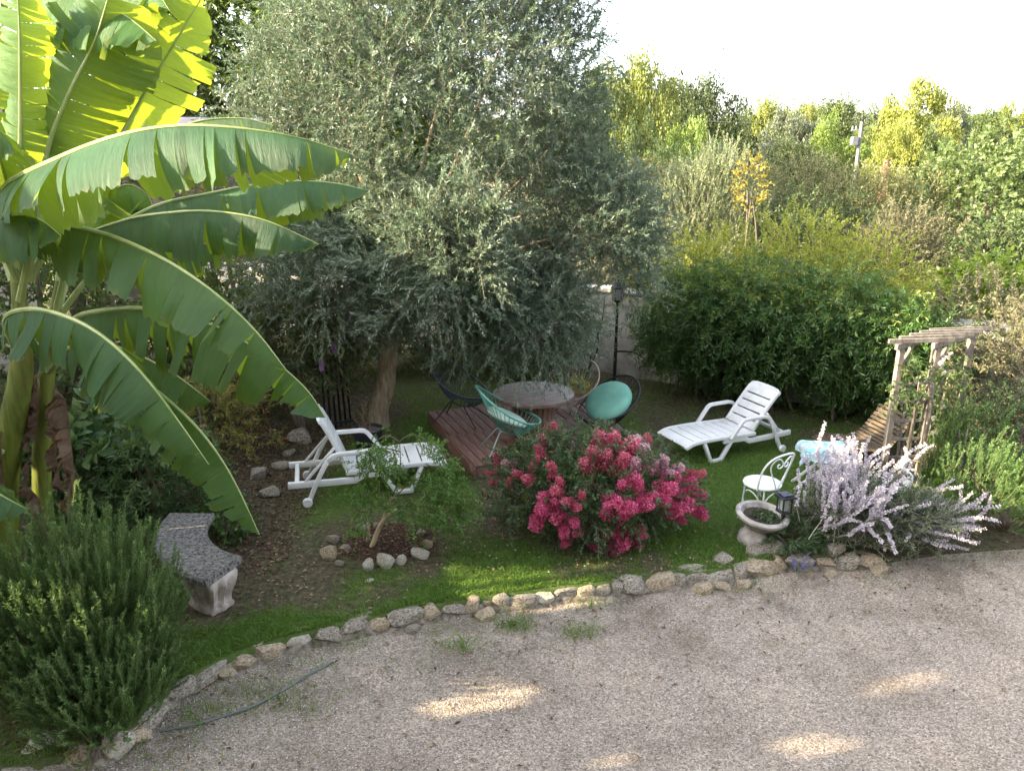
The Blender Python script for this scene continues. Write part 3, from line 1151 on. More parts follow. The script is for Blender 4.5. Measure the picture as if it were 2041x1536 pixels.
def slotted(mb, x0, x1, hw, z, th, nslat, gap, edge_w=0.06, lip=0.05, round_end=False, zf=None):
    zf = zf or (lambda x_: z)
    for s_ in (-1, 1):
        k = 12
        pts = [(x0 + (x1 - x0) * i / k, zf(x0 + (x1 - x0) * i / k) - lip / 2) for i in range(k + 1)]
        ya, yb_ = sorted((s_ * (hw - edge_w), s_ * hw))
        ribbon(mb, pts, lip, ya, yb_, 0.008)
    w = (x1 - x0) / nslat
    for i in range(nslat):
        a, b = x0 + i * w + gap / 2, x0 + (i + 1) * w - gap / 2
        if i == 0:
            a = x0
        if i == nslat - 1:
            b = x1
        pts = [(a + (b - a) * k / 3, zf(a + (b - a) * k / 3) - th / 2 - 0.001) for k in range(4)]
        ribbon(mb, pts, th, -(hw - edge_w) - 0.004, hw - edge_w + 0.004, 0.004)


def lounger(label, loc, rz, back_ang, src=None):
    t = thing('sun_lounger', label, 'sun lounger', loc, rz, 'white plastic sun loungers')
    mb = MB()

    def zf(x_):
        return 0.365 - 0.05 * max(0, (0.18 - x_) / 0.18) ** 2 + 0.012 * math.sin(x_ * 4)
    slotted(mb, 0.0, 1.16, 0.33, 0.365, 0.022, 8, 0.016, zf=zf)
    mb.build('seat_panel', M_WHITE, t, world=False, ang=35)
    mb = MB()
    slotted(mb, 0.0, 0.62, 0.285, 0.0, 0.022, 5, 0.018, 0.055, 0.045, zf=lambda x_: 0.02 * math.sin(x_ * 3.6))
    # rounded head end
    bm = bmesh.new()
    N_ = 14
    lo, hi = [], []
    for i in range(N_ + 1):
        a = -math.pi / 2 + math.pi * i / N_
        px_ = 0.615 + 0.085 * max(0, math.cos(a)) ** 0.6
        py_ = 0.285 * math.copysign(abs(math.sin(a)) ** 0.55, math.sin(a))
        lo.append(bm.verts.new((px_, py_, -0.035)))
        hi.append(bm.verts.new((px_, py_, 0.004)))
    bm.faces.new(hi)
    bm.faces.new(lo[::-1])
    for i in range(N_):
        bm.faces.new((lo[i], lo[i + 1], hi[i + 1], hi[i]))
    bm.faces.new((lo[N_], lo[0], hi[0], hi[N_]))
    bmesh.ops.recalc_face_normals(bm, faces=bm.faces[:])
    mb.bm(bm)
    me = mb.mesh('backrest', True, 35)
    me.transform(Matrix.Translation((1.13, 0, 0.375)) @ Matrix.Rotation(-back_ang, 4, 'Y'))
    put('backrest', me, M_WHITE, t, world=False)
    for s_ in (-1, 1):
        y0, y1 = sorted((s_ * 0.335, s_ * 0.385))
        mb = MB()
        ribbon(mb, [(0.70, 0.33), (0.86, 0.55), (0.90, 0.578), (0.95, 0.585), (1.22, 0.585), (1.29, 0.57), (1.35, 0.52)], 0.048, y0, y1, 0.01)
        mb.build('armrest', M_WHITE, t, world=False, ang=35)
        mb = MB()
        ribbon(mb, [(1.352, 0.518), (1.42, 0.40), (1.50, 0.24), (1.58, 0.06)], 0.05, y0 + 0.003, y1 - 0.003, 0.01)
        lg = mb.build('rear_leg', M_WHITE, t, world=False, ang=35)
        mb = MB()
        mb.lathe([(0.002, -0.024), (0.046, -0.024), (0.055, -0.016), (0.055, 0.016), (0.046, 0.024), (0.002, 0.024)], 20)
        me = mb.mesh('wheel')
        me.transform(Matrix.Translation((1.60, s_ * 0.395, 0.055)) @ Matrix.Rotation(math.pi / 2, 4, 'X'))
        put('wheel', me, M_WHITE, t, world=False)
        mb = MB()
        ya, yb_ = sorted((s_ * 0.275, s_ * 0.328))
        ribbon(mb, [(0.30, 0.325), (0.43, 0.03), (0.60, 0.03), (0.78, 0.325)], 0.05, ya, yb_, 0.01)
        mb.build('front_leg', M_WHITE, t, world=False, ang=35)
        mb = MB()
        ribbon(mb, [(0.62, 0.30), (0.98, 0.285), (1.06, 0.235), (1.35, 0.235), (1.80, 0.245)], 0.075, ya + 0.002, yb_ - 0.002, 0.01)
        mb.build('side_rail', M_WHITE, t, world=False, ang=35)
        # prop that holds the backrest
        mb = MB()
        b0 = (1.13 + 0.34 * math.cos(back_ang), 0.375 + 0.34 * math.sin(back_ang) - 0.04)
        ribbon(mb, [b0, (1.62, 0.26)], 0.03, ya + 0.02, ya + 0.045, 0.005)
        mb.build('back_prop', M_WHITE, t, world=False, ang=35)
    MB().box((1.70, 0, 0.245), (0.05, 0.54, 0.05), None, 0.008).build('cross_bar', M_WHITE, t, world=False)
    return t


# left: near wheel under photo (612,1012), near front leg (800,990); foot end to the right
wl, fl = G(614, 1010), G(800, 990)
ax = (wl - fl)
aL = math.atan2(ax.y, ax.x)
dL = Vector((math.cos(aL), math.sin(aL), 0))
nL = Vector((-dL.y, dL.x, 0))
oL = wl - dL * 1.60 - nL * 0.385
lounger('reclined white plastic sun lounger at left, back raised beside the black flower pot', (oL.x, oL.y, LZ), aL, RAD(66))
fr, wr = G(1432, 922), G(1548, 903)
aR = math.atan2((wr - fr).y, (wr - fr).x) + 0.07
dR = Vector((math.cos(aR), math.sin(aR), 0))
nR = Vector((-dR.y, dR.x, 0))
oR = fr - dR * 0.52 + nR * 0.31
rl = lounger('white plastic sun lounger on the lawn in front of the hedge', (oR.x, oR.y, LZ), aR, RAD(50))
rl.scale = (0.95, 0.95, 0.92)

# ------------------------------------------------------------------ concrete bench
M_BENCH = m_surf('lichen_concrete', [(0.08, 0.076, 0.072), (0.14, 0.134, 0.128), (0.20, 0.19, 0.18), (0.29, 0.27, 0.255)], 26, 0.92, 0.8, 50, spec=0.15, dist=0.012,
                 second=((0.035, 0.034, 0.034), 42, 0.53, 0.62))
M_BLEG = m_surf('pinkish_cast_stone', [(0.22, 0.19, 0.17), (0.40, 0.345, 0.315), (0.55, 0.49, 0.45)], 8, 0.9, 0.6, 20, spec=0.15, second=((0.20, 0.17, 0.14), 6, 0.55, 0.7))
bc = Vector((-2.09, 6.79, LZ))
bench = thing('garden_bench', 'curved concrete garden bench with lichen-grey seat on carved supports', 'bench', (-2.9, 6.2, LZ))
mb = MB()
vs, fs = [], []
n = 22
prof = [(1.26, 0.355), (1.275, 0.37), (1.275, 0.41), (1.255, 0.43), (0.84, 0.43), (0.82, 0.41), (0.82, 0.37), (0.835, 0.355)]
m = len(prof)
for i in range(n + 1):
    a = RAD(250 - 72 * i / n)
    for (r_, z_) in prof:
        vs.append((bc.x + r_ * math.cos(a), bc.y + r_ * math.sin(a), LZ + z_))
for i in range(n):
    for k in range(m):
        k2 = (k + 1) % m
        fs.append((i * m + k, i * m + k2, (i + 1) * m + k2, (i + 1) * m + k))
fs.append(tuple(range(m)))
fs.append(tuple(n * m + k for k in range(m - 1, -1, -1)))
mb.add(vs, fs)
me = mb.mesh('seat_slab', True, 30)
bm = bmesh.new()
bm.from_mesh(me)
bmesh.ops.recalc_face_normals(bm, faces=bm.faces[:])
bm.to_mesh(me)
bm.free()
put('seat_slab', me, M_BENCH, bench)
for a in (238, 190):
    ar = RAD(a)
    c = bc + Vector((1.04 * math.cos(ar), 1.04 * math.sin(ar), 0))
    mb = MB()
    # carved support: fluted scroll block, wide at the top, waisted, on a small foot
    vs, fs = [], []
    ring = []
    NS = 40
    hs_ = [0.0, 0.03, 0.06, 0.12, 0.19, 0.25, 0.30, 0.335, 0.352]
    wd = [0.150, 0.155, 0.138, 0.142, 0.165, 0.185, 0.195, 0.20, 0.19]
    for hz, w_ in zip(hs_, wd):
        for k in range(NS):
            th = 2 * math.pi * k / NS
            cx, cy = math.cos(th), math.sin(th)
            sq = 1 / max(abs(cx), abs(cy)) ** 0.7
            fl_ = 1 + 0.10 * math.cos(10 * th) * (1 if 0.05 < hz < 0.33 else 0.15)
            vs.append((w_ * 1.15 * cx * sq * fl_, w_ * 0.85 * cy * sq * fl_, hz))
    for i in range(len(hs_) - 1):
        for k in range(NS):
            k2 = (k + 1) % NS
            fs.append((i * NS + k, i * NS + k2, (i + 1) * NS + k2, (i + 1) * NS + k))
    fs.append(tuple(range(NS - 1, -1, -1)))
    fs.append(tuple((len(hs_) - 1) * NS + k for k in range(NS)))
    mb.add(vs, fs)
    me = mb.mesh('bench_leg', True, 60)
    me.transform(Matrix.Translation(c) @ Matrix.Rotation(ar + math.pi / 2, 4, 'Z'))
    put('bench_leg', me, M_BLEG, bench)

# ------------------------------------------------------------------ stone planter bowl
M_PLANTER = m_surf('weathered_cast_stone', [(0.24, 0.22, 0.20), (0.40, 0.37, 0.34), (0.54, 0.50, 0.46)], 9, 0.92, 0.6, 24, spec=0.15, second=((0.13, 0.12, 0.10), 7, 0.55, 0.7))
pp = G(1499, 1078)
pl = thing('bowl_planter', 'weathered cast-stone bowl planter on a low foot', 'planter', (pp.x, pp.y, LZ))
mb = MB()
mb.lathe([(0.145, 0.0), (0.15, 0.02), (0.135, 0.10), (0.095, 0.135), (0.085, 0.16)], 32)
mb.build('pedestal', M_PLANTER, pl, world=False)
mb = MB()
mb.lathe([(0.05, 0.155), (0.12, 0.17), (0.19, 0.215), (0.235, 0.27), (0.25, 0.275), (0.262, 0.29), (0.265, 0.315), (0.25, 0.328), (0.215, 0.325), (0.19, 0.285), (0.12, 0.265), (0.01, 0.262)], 40)
me = mb.mesh('bowl')
tilt = Matrix.Translation((0.06, 0, 0)) @ Matrix.Translation((0, 0, .16)) @ Matrix.Rotation(RAD(5), 4, 'Y') @ Matrix.Rotation(RAD(5), 4, 'X') @ Matrix.Translation((0, 0, -.16))
me.transform(tilt)
put('bowl', me, M_PLANTER, pl, world=False)
mb = MB()
mb.lathe([(0.005, 0.268), (0.12, 0.275), (0.185, 0.285)], 24, cap=False)
me = mb.mesh('soil')
me.transform(tilt)
put('soil', me, m_surf('potting_soil', [(0.03, 0.022, 0.016), (0.07, 0.05, 0.035)], 40, 0.95, 0.8), pl, world=False)
M_SUCC = m_leaf('planter_leaf', [(0.05, 0.085, 0.035), (0.10, 0.15, 0.07), (0.17, 0.21, 0.11)], 0.25)
n = 260
a, r_ = RNG.random(n) * 6.28, RNG.random(n) ** 0.5 * 0.13
B = np.stack([0.09 + r_ * np.cos(a), r_ * np.sin(a) * 0.8, 0.27 + 0.06 * RNG.random(n) * (1 - r_ / 0.16)], -1)
leaves('planting', B, unit(RNG.normal(size=(n, 3)) + [0, 0, 1.2]), 0.05, 0.016, M_SUCC, pl, world=False)

# ------------------------------------------------------------------ white bistro chair
M_WIRON = m_surf('white_painted_iron', [(0.68, 0.72, 0.71), (0.76, 0.79, 0.78)], 6, 0.4, 0.1, 30, spec=0.5, second=((0.50, 0.48, 0.44), 14, 0.66, 0.75))
cp = D(1519, 966, 7.5)
ch = thing('bistro_chair', 'white iron bistro chair with heart-shaped scroll back', 'chair', (cp.x, cp.y, LZ), RAD(120))
mb = MB()
mb.lathe([(0.002, 0.436), (0.17, 0.436), (0.196, 0.440), (0.20, 0.448), (0.196, 0.457), (0.17, 0.458), (0.08, 0.454), (0.002, 0.453)], 40)
mb.build('seat', M_WIRON, ch, world=False)


def back_pt(y, h):
    """A spot on the curved, backward-leaning back: y across, h above the seat."""
    x = -0.19 + 0.10 * (abs(y) / 0.2) ** 2 * (1 - min(1, h / .42) * 0.6) - 0.20 * h
    return Vector((x, y, 0.45 + h))


hoop = [(-0.185, -0.01), (-0.20, 0.12), (-0.205, 0.24), (-0.185, 0.33), (-0.13, 0.395), (0, 0.42), (0.13, 0.395), (0.185, 0.33), (0.205, 0.24), (0.20, 0.12), (0.185, -0.01)]
mb = MB()
mb.tube(bez([back_pt(*p) for p in hoop], 5), 0.0105, 8)
mb.build('back_hoop', M_WIRON, ch, world=False)
for s_ in (-1, 1):
    hp = [(0.012 * s_, 0.005), (0.06 * s_, 0.10), (0.125 * s_, 0.22), (0.145 * s_, 0.30), (0.115 * s_, 0.365), (0.065 * s_, 0.37), (0.02 * s_, 0.325), (0.012 * s_, 0.285), (0.04 * s_, 0.262), (0.072 * s_, 0.275), (0.074 * s_, 0.302), (0.056 * s_, 0.308)]
    mb = MB()
    mb.tube(bez([back_pt(*p) for p in hp], 5), 0.0075, 6)
    mb.build('heart_scroll', M_WIRON, ch, world=False)
for a in (40, 140, 220, 320):
    ca, sa = math.cos(RAD(a)), math.sin(RAD(a))
    mb = MB()
    mb.tube(bez([(0.165 * ca, 0.165 * sa, 0.436), (0.175 * ca, 0.175 * sa, 0.36), (0.185 * ca, 0.185 * sa, 0.2), (0.215 * ca, 0.215 * sa, 0.0)], 5), 0.0095, 8)
    mb.build('leg', M_WIRON, ch, world=False)
for a in (0, 90, 180, 270):
    mb = MB()
    q = []
    for k in range(13):
        t_ = k / 12
        b_ = RAD(a - 50 + 100 * t_)
        zz_ = 0.40 - 0.19 * (2 * abs(t_ - 0.5)) ** 2.2
        r_ = 0.178
        q.append((r_ * math.cos(b_), r_ * math.sin(b_), zz_))
    mb.tube(q, 0.007, 6)
    mb.build('leg_brace', M_WIRON, ch, world=False)

# ------------------------------------------------------------------ solar lantern
M_DARK = plastic('dark_grey_plastic', (0.018, 0.019, 0.026), 0.45)
lp = D(1562, 1020, 7.0)
zt = lp.z
lan = thing('garden_lantern', 'small dark square garden lantern on a stake behind the bowl planter', 'lantern', (lp.x, lp.y, LZ), 0.3)
mb = MB()
mb.box((0, 0, 0.10), (0.02, 0.02, 0.30))
mb.build('stake', M_DARK, lan, world=False)
z0 = zt - LZ
mb = MB().box((0, 0, z0 + 0.008), (0.115, 0.115, 0.018), None, 0.003)
mb.build('lantern_base', M_DARK, lan, world=False)
MB().box((0, 0, 0.5 * (0.25 + z0)), (0.03, 0.03, max(0.02, z0 - 0.25))).build('neck', M_DARK, lan, world=False)
for sx in (-1, 1):
    for sy in (-1, 1):
        MB().box((sx * 0.048, sy * 0.048, z0 + 0.09), (0.012, 0.012, 0.146)).build('corner_post', M_DARK, lan, world=False)
MB().box((0, 0, z0 + 0.175), (0.16, 0.16, 0.022), None, 0.004).build('lantern_roof', M_DARK, lan, world=False)
MB().box((0, 0, z0 + 0.194), (0.11, 0.11, 0.016), None, 0.003).build('solar_cap', plastic('solar_cell', (0.03, 0.035, 0.07), 0.25), lan, world=False)
MB().box((0, 0, z0 + 0.085), (0.062, 0.062, 0.13), None, 0.004).build('frosted_glass', plastic('frosted_glass', (0.34, 0.36, 0.34), 0.3), lan, world=False)

# ------------------------------------------------------------------ rose arbour
M_ARB = m_surf('greyed_timber', [(0.12, 0.10, 0.085), (0.20, 0.175, 0.15), (0.28, 0.25, 0.22)], 6, 0.9, 0.5, 18, stretch=(3, 3, 0.8), spec=0.15, second=((0.14, 0.15, 0.10), 4, 0.55, 0.72))
a1, a2 = D(1797, 690, 8.5), D(1868, 697, 8.55)
AZ = 0.5 * (a1.z + a2.z)
e1 = Vector((a2.x - a1.x, a2.y - a1.y, 0))
wA = e1.length
e1.normalize()
q1, q2 = G(1868, 695, AZ), G(1937, 674, AZ)
e2 = (q2 - q1)
e2.z = 0
dpt = 0.85
e2.normalize()
arb = thing('rose_arbour', 'weathered timber garden arbour with lattice side and slatted top', 'arbour', (a1.x, a1.y, LZ))
base = Vector((a1.x, a1.y, 0))
ct = [base, base + e1 * wA, base + e2 * dpt, base + e1 * wA + e2 * dpt]
for p in ct:
    MB().bar((p.x, p.y, LZ), (p.x, p.y, AZ), 0.065, 0.065, up=e1).build('post', M_ARB, arb)
for i in (0, 1):
    p, q = ct[i] - e2 * 0.12, ct[i] + e2 * (dpt + 0.15)
    MB().bar((p.x, p.y, AZ + 0.035), (q.x, q.y, AZ + 0.035), 0.04, 0.068).build('beam', M_ARB, arb)
    p, q = ct[i] + e2 * 0.05, ct[i] + e2 * 0.26
    MB().bar((p.x, p.y, AZ - 0.22), (q.x, q.y, AZ - 0.003), 0.035, 0.045).build('brace', M_ARB, arb)
for k in range(5):
    o_ = e2 * (-0.05 + k * 0.235)
    p, q = base + o_ - e1 * 0.14, base + o_ + e1 * (wA + 0.22)
    MB().bar((p.x, p.y, AZ + 0.095 + rr.uniform(0, .006)), (q.x, q.y, AZ + 0.095 + rr.uniform(-.01, .01)), 0.03, 0.05).build('roof_slat', M_ARB, arb)
for side in (0, 1):
    b0 = base + e2 * (dpt * side)
    for k in range(1, 3):
        p = b0 + e1 * (wA * k / 3) + e2 * 0.012
        MB().bar((p.x, p.y, LZ + 0.03), (p.x, p.y, AZ - 0.42), 0.030, 0.018, up=e1).build('lattice_upright', M_ARB, arb)
    for k in range(6):
        z_ = LZ + 0.10 + k * (AZ - LZ - 0.52) / 5
        p, q = b0 + e1 * 0.034 - e2 * 0.012, b0 + e1 * (wA - 0.034) - e2 * 0.012
        MB().bar((p.x, p.y, z_), (q.x, q.y, z_), 0.018, 0.036).build('lattice_rail', M_ARB, arb)

# ------------------------------------------------------------------ lamp post
lpb = G(1224, 768)
lm = thing('lamp_post', 'slim black garden lamp post in front of the pale wall', 'lamp post', (lpb.x, lpb.y, LZ))
mb = MB()
mb.lathe([(0.06, 0), (0.06, 0.02), (0.03, 0.05), (0.03, 0.70)], 16)
mb.build('lower_pole', M_BLKF, lm, world=False)
mb = MB()
mb.lathe([(0.036, 0.70), (0.036, 0.75)], 16)
mb.build('collar', plastic('grey_collar', (0.12, 0.12, 0.12)), lm, world=False)
mb = MB()
mb.lathe([(0.024, 0.75), (0.024, 1.42)], 16)
mb.build('upper_pole', M_BLKF, lm, world=False)
mb = MB()
mb.lathe([(0.03, 1.42), (0.075, 1.45), (0.085, 1.47)], 6)
mb.lathe([(0.115, 1.66), (0.12, 1.675), (0.05, 1.75), (0.012, 1.77), (0.012, 1.80), (0.003, 1.81)], 6)
for k in range(6):
    a = math.pi / 3 * k
    mb.tube([(0.082 * math.cos(a), 0.082 * math.sin(a), 1.47), (0.112 * math.cos(a), 0.112 * math.sin(a), 1.66)], 0.007, 4)
mb.build('lamp_head', M_BLKF, lm, world=False, smooth=False)
mb = MB()
mb.lathe([(0.074, 1.472), (0.102, 1.658)], 6)
mb.build('lamp_glass', plastic('milky_glass', (0.30, 0.30, 0.29), 0.2), lm, world=False, smooth=False)

# ------------------------------------------------------------------ black pot with dry plant
M_POT = plastic('black_pot', (0.018, 0.02, 0.03), 0.55)
pb = G(735, 893)
po = thing('potted_plant', 'black plastic flower pot with a dried-up plant by the olive trunk', 'potted plant', (pb.x, pb.y, LZ))
mb = MB()
mb.lathe([(0.155, 0.0), (0.165, 0.01), (0.195, 0.24), (0.208, 0.245), (0.21, 0.285), (0.20, 0.29), (0.188, 0.28), (0.18, 0.235), (0.01, 0.235)], 36)
mb.build('pot', M_POT, po, world=False)
mb = MB()
mb.lathe([(0.003, 0.262), (0.1, 0.258), (0.184, 0.25)], 24, cap=False)
mb.build('soil', m_surf('dry_soil', [(0.05, 0.04, 0.03), (0.13, 0.10, 0.08), (0.30, 0.27, 0.24)], 30, 0.95, 0.8), po, world=False)
M_DRY = m_leaf('dried_plant', [(0.13, 0.09, 0.06), (0.26, 0.19, 0.13), (0.36, 0.28, 0.2)], 0.2, None, 0.8, 0.2)
P0 = np.stack([RNG.normal(size=14) * 0.06 - 0.03, RNG.normal(size=14) * 0.05, np.full(14, 0.25)], -1)
Dd = unit(RNG.normal(size=(14, 3)) * 0.35 + [0, 0, 1])
pa, lpz, ldz, tw, s_ = sprays(P0, Dd, 0.22 + 0.25 * RNG.random(14), 16, 0.05, 1.0)
stems('dry_stems', pa, 0.004, 0.002, M_DRY, po, world=False)
leaves('dry_leaves', lpz, ldz, 0.035, 0.012, M_DRY, po, world=False)

# ------------------------------------------------------------------ black slatted panel and white tin
pn = thing('leaning_panel', 'black slatted panel leaning by the lilac buddleia', 'panel', (-2.45, 10.1, LZ))
for k in range(6):
    t_ = D(640 + 9 * k, 715, 10.15)
    b_ = G(650 + 10 * k, 862 - 4 * k)
    MB().bar(b_, t_, 0.03, 0.018, up=(0, 1, 0)).build('slat', M_DARK, pn)
for y_ in (735, 845):
    MB().bar(D(640 + (y_ - 735) * .09, y_, 10.08 if y_ < 800 else 9.98), D(698 + (y_ - 735) * .09, y_ - 8, 10.18 if y_ < 800 else 10.1), 0.015, 0.03).build('cross_slat', M_DARK, pn)
tn = G(658, 846)
tin = thing('paint_tin', 'small white tin standing against the black slatted panel', 'tin', (tn.x, tn.y - 0.08, LZ))
mb = MB()
mb.lathe([(0.045, 0.03), (0.045, 0.125), (0.042, 0.13), (0.002, 0.13)], 20)
mb.build('tin_body', plastic('dull_white_tin', (0.50, 0.52, 0.54), 0.5), tin, world=False)
mb = MB()
mb.lathe([(0.045, 0.0), (0.048, 0.004), (0.048, 0.028), (0.045, 0.032)], 20)
mb.build('tin_base', M_DARK, tin, world=False)

# ------------------------------------------------------------------ rust-red expanding trellis
M_RUST = m_surf('rust_red_wood', [(0.14, 0.045, 0.022), (0.25, 0.085, 0.04), (0.33, 0.14, 0.075)], 8, 0.85, 0.4, 20)
for (pa_, pb_, h_, lab, nn) in ((G(430, 868), G(545, 868), 0.95, 'rust-red expanding trellis behind the mulch bed, nearer the banana plant', 5),
                                (G(565, 832), G(690, 815), 1.0, 'rust-red expanding trellis with its end next to the black slatted panel', 4)):
    tr = thing('expanding_trellis', lab, 'trellis', (pa_.x, pa_.y, LZ), 0, 'rust-red expanding trellises')
    dv = pb_ - pa_
    nrm = Vector((-dv.y, dv.x, 0)).normalized()
    for i in range(-1, nn + 1):
        for s_ in (0, 1):
            x0 = i / nn
            x1 = x0 + (1.3 / nn) * (1 if s_ else -1) * 1.2
            z0_, z1_ = 0.0, h_

            def cl(x0, z0, x1, z1):
                t0, t1 = 0.0, 1.0
                for lim, sgn in ((0.0, 1), (1.0, -1)):
                    a_, b_ = sgn * (x0 - lim), sgn * (x1 - lim)
                    if a_ < 0 and b_ < 0:
                        return None
                    if a_ < 0:
                        t0 = max(t0, a_ / (a_ - b_))
                    elif b_ < 0:
                        t1 = min(t1, a_ / (a_ - b_))
                if t1 - t0 < 0.08:
                    return None
                return (x0 + (x1 - x0) * t0, z0 + (z1 - z0) * t0, x0 + (x1 - x0) * t1, z0 + (z1 - z0) * t1)
            c_ = cl(x0, z0_, x1, z1_)
            if not c_:
                continue
            A_ = pa_ + dv * c_[0] + nrm * (0.009 * (1 if s_ else -1)) + Vector((0, 0, c_[1]))
            B_ = pa_ + dv * c_[2] + nrm * (0.009 * (1 if s_ else -1)) + Vector((0, 0, c_[3]))
            MB().bar(A_, B_, 0.010, 0.024, up=nrm).build('slat', M_RUST, tr)

# ------------------------------------------------------------------ slatted wooden chaise, white side table and towel
M_CHAISE = m_surf('old_brown_slats', [(0.05, 0.037, 0.025), (0.095, 0.072, 0.05), (0.14, 0.11, 0.08)], 7, 0.8, 0.4, 20, stretch=(6, 1, 1))
cA = D(1722, 850, 9.55)
chs = thing('slatted_chaise', 'dark wooden slatted chaise half hidden behind the lilac-flowered shrub', 'chaise', (4.45, 9.15, LZ), RAD(14))
prof = [(0.46, 0.66), (0.40, 0.56), (0.33, 0.465), (0.26, 0.38), (0.19, 0.31), (0.10, 0.265), (0.01, 0.255), (-0.08, 0.265), (-0.17, 0.285), (-0.26, 0.30), (-0.35, 0.305), (-0.44, 0.295), (-0.52, 0.27)]
pz = bez([(p[0], 0, p[1]) for p in prof], 2)
for i in range(len(pz) - 1):
    p, q = pz[i], pz[i + 1]
    m_ = (p + q) / 2
    an_ = math.atan2((p - q).z, (p - q).x)
    MB().box(m_, (max(0.02, (p - q).length - 0.014), 0.62, 0.018), Matrix.Rotation(-an_, 3, 'Y'), 0.003).build('slat', M_CHAISE, chs, world=False)
for s_ in (-1, 1):
    mb = MB()
    ribbon(mb, [(p.x, p.z - 0.035) for p in pz], 0.05, s_ * 0.24 - 0.015, s_ * 0.24 + 0.015, 0.003)
    mb.build('side_rail', M_CHAISE, chs, world=False, ang=30)
    for lx in (0.22, -0.40):
        MB().box((lx, s_ * 0.275, 0.125), (0.045, 0.035, 0.25), None, 0.003).build('leg', M_CHAISE, chs, world=False)

wt = D(1643, 893, 8.35)
st = thing('side_table', 'small white folding side table under the blue beach towel', 'table', (wt.x, wt.y, LZ), RAD(-12))
th_ = wt.z - LZ
MB().box((0, 0, th_ - 0.016), (0.44, 0.34, 0.022), None, 0.006).build('table_top', M_WHITE, st, world=False)
for s_ in (-1, 1):
    MB().bar((-0.18, s_ * 0.14, th_ - 0.028), (0.34, s_ * 0.14, 0.0), 0.022, 0.03).build('leg', M_WHITE, st, world=False)
    MB().bar((0.16, s_ * 0.115, th_ - 0.028), (-0.30, s_ * 0.115, 0.0), 0.022, 0.03).build('leg', M_WHITE, st, world=False)
# towel
nxt, nyt = 44, 36
tx = np.linspace(-0.36, 0.33, nxt)
ty = np.linspace(-0.30, 0.29, nyt)
X, Y = np.meshgrid(tx, ty)
ox = np.maximum(np.abs(X) - 0.225, 0)
oy = np.maximum(np.abs(Y) - 0.175, 0)
drop = np.hypot(ox, oy)
fold = 0.030 * np.sin(X * 22 + Y * 9) + 0.012 * np.sin(Y * 31 - X * 7)
Zt = th_ + 0.006 + 0.045 * vnoise(np.stack([X, Y], -1), 6, 2, 3) - drop * 1.0
Xo = X - np.sign(X) * ox * 0.62 + np.where(oy > 0, fold, 0) * 0.4 + np.where(ox > 0, fold, 0) * np.sign(X)
Yo = Y - np.sign(Y) * oy * 0.62 + np.where(oy > 0, fold, 0) * np.sign(Y)
V = np.stack([Xo, Yo, Zt], -1).reshape(-1, 3)
idx = np.arange(nxt * nyt).reshape(nyt, nxt)
F = np.stack([idx[:-1, :-1], idx[:-1, 1:], idx[1:, 1:], idx[1:, :-1]], -1).reshape(-1, 4)


def m_towel():
    m, nt, out = _nt('beach_towel')
    b = nt.nodes.new('ShaderNodeBsdfPrincipled')
    nt.links.new(b.outputs[0], out.inputs[0])
    vec = _coord(nt, 'Object')
    w = _noise(nt, 9, 3, 0.6, vec, 1.6)
    r = _ramp(nt, [(0.20, 0.46, 0.58), (0.33, 0.60, 0.68), (0.60, 0.72, 0.76), (0.62, 0.45, 0.60), (0.28, 0.55, 0.66)], [0.3, 0.45, 0.54, 0.61, 0.68])
    nt.links.new(w.outputs['Fac'], r.inputs[0])
    nt.links.new(r.outputs[0], b.inputs['Base Color'])
    b.inputs['Roughness'].default_value = 0.95
    b.inputs['Specular IOR Level'].default_value = 0.1
    bp = nt.nodes.new('ShaderNodeBump')
    bp.inputs['Strength'].default_value = 0.4
    bp.inputs['Distance'].default_value = 0.004
    n = _noise(nt, 160, 3, 0.6, vec)
    nt.links.new(n.outputs['Fac'], bp.inputs['Height'])
    nt.links.new(bp.outputs[0], b.inputs['Normal'])
    return m


tw_o = put('beach_towel', tri_mesh('beach_towel', V, F, None, True), m_towel())
tw_o.location = (wt.x, wt.y, LZ)
tw_o.rotation_euler = (0, 0, RAD(-12))
tag(tw_o, 'pale blue patterned beach towel draped over the small white table', 'towel')

# ------------------------------------------------------------------ heron statue
hp_ = D(1800, 915, 7.3)
hz = hp_.z - LZ
hr = thing('heron_statue', 'white heron statue standing among the lilac flower spikes', 'statue', (hp_.x, hp_.y, LZ), 0)
k_ = hz
path = [(-0.30, 0.42), (-0.22, 0.47), (-0.12, 0.53), (0.0, 0.58), (0.08, 0.63), (0.125, 0.70), (0.12, 0.78), (0.06, 0.83), (0.01, 0.88), (0.0, 0.94), (0.035, 0.985), (0.09, 0.985)]
rad = [0.012, 0.045, 0.085, 0.10, 0.075, 0.045, 0.030, 0.026, 0.027, 0.033, 0.038, 0.022]
mb = MB()
pts = bez([(p[0] * k_, 0, p[1] * k_) for p in path], 4)
rs = np.interp(np.linspace(0, 1, len(pts)), np.linspace(0, 1, len(rad)), rad) * k_
mb.tube(pts, list(rs), 12)
M_HER = m_surf('white_painted_statue', [(0.60, 0.59, 0.56), (0.72, 0.71, 0.68), (0.76, 0.75, 0.73)], 8, 0.6, 0.2, 30)
mb.build('body', M_HER, hr, world=False, ang=80)
mb = MB()
mb.tube([(0.10 * k_, 0, 0.983 * k_), (0.22 * k_, 0, 0.965 * k_)], [0.016 * k_, 0.003], 6)
mb.build('beak', plastic('beak_yellow', (0.45, 0.33, 0.10)), hr, world=False)
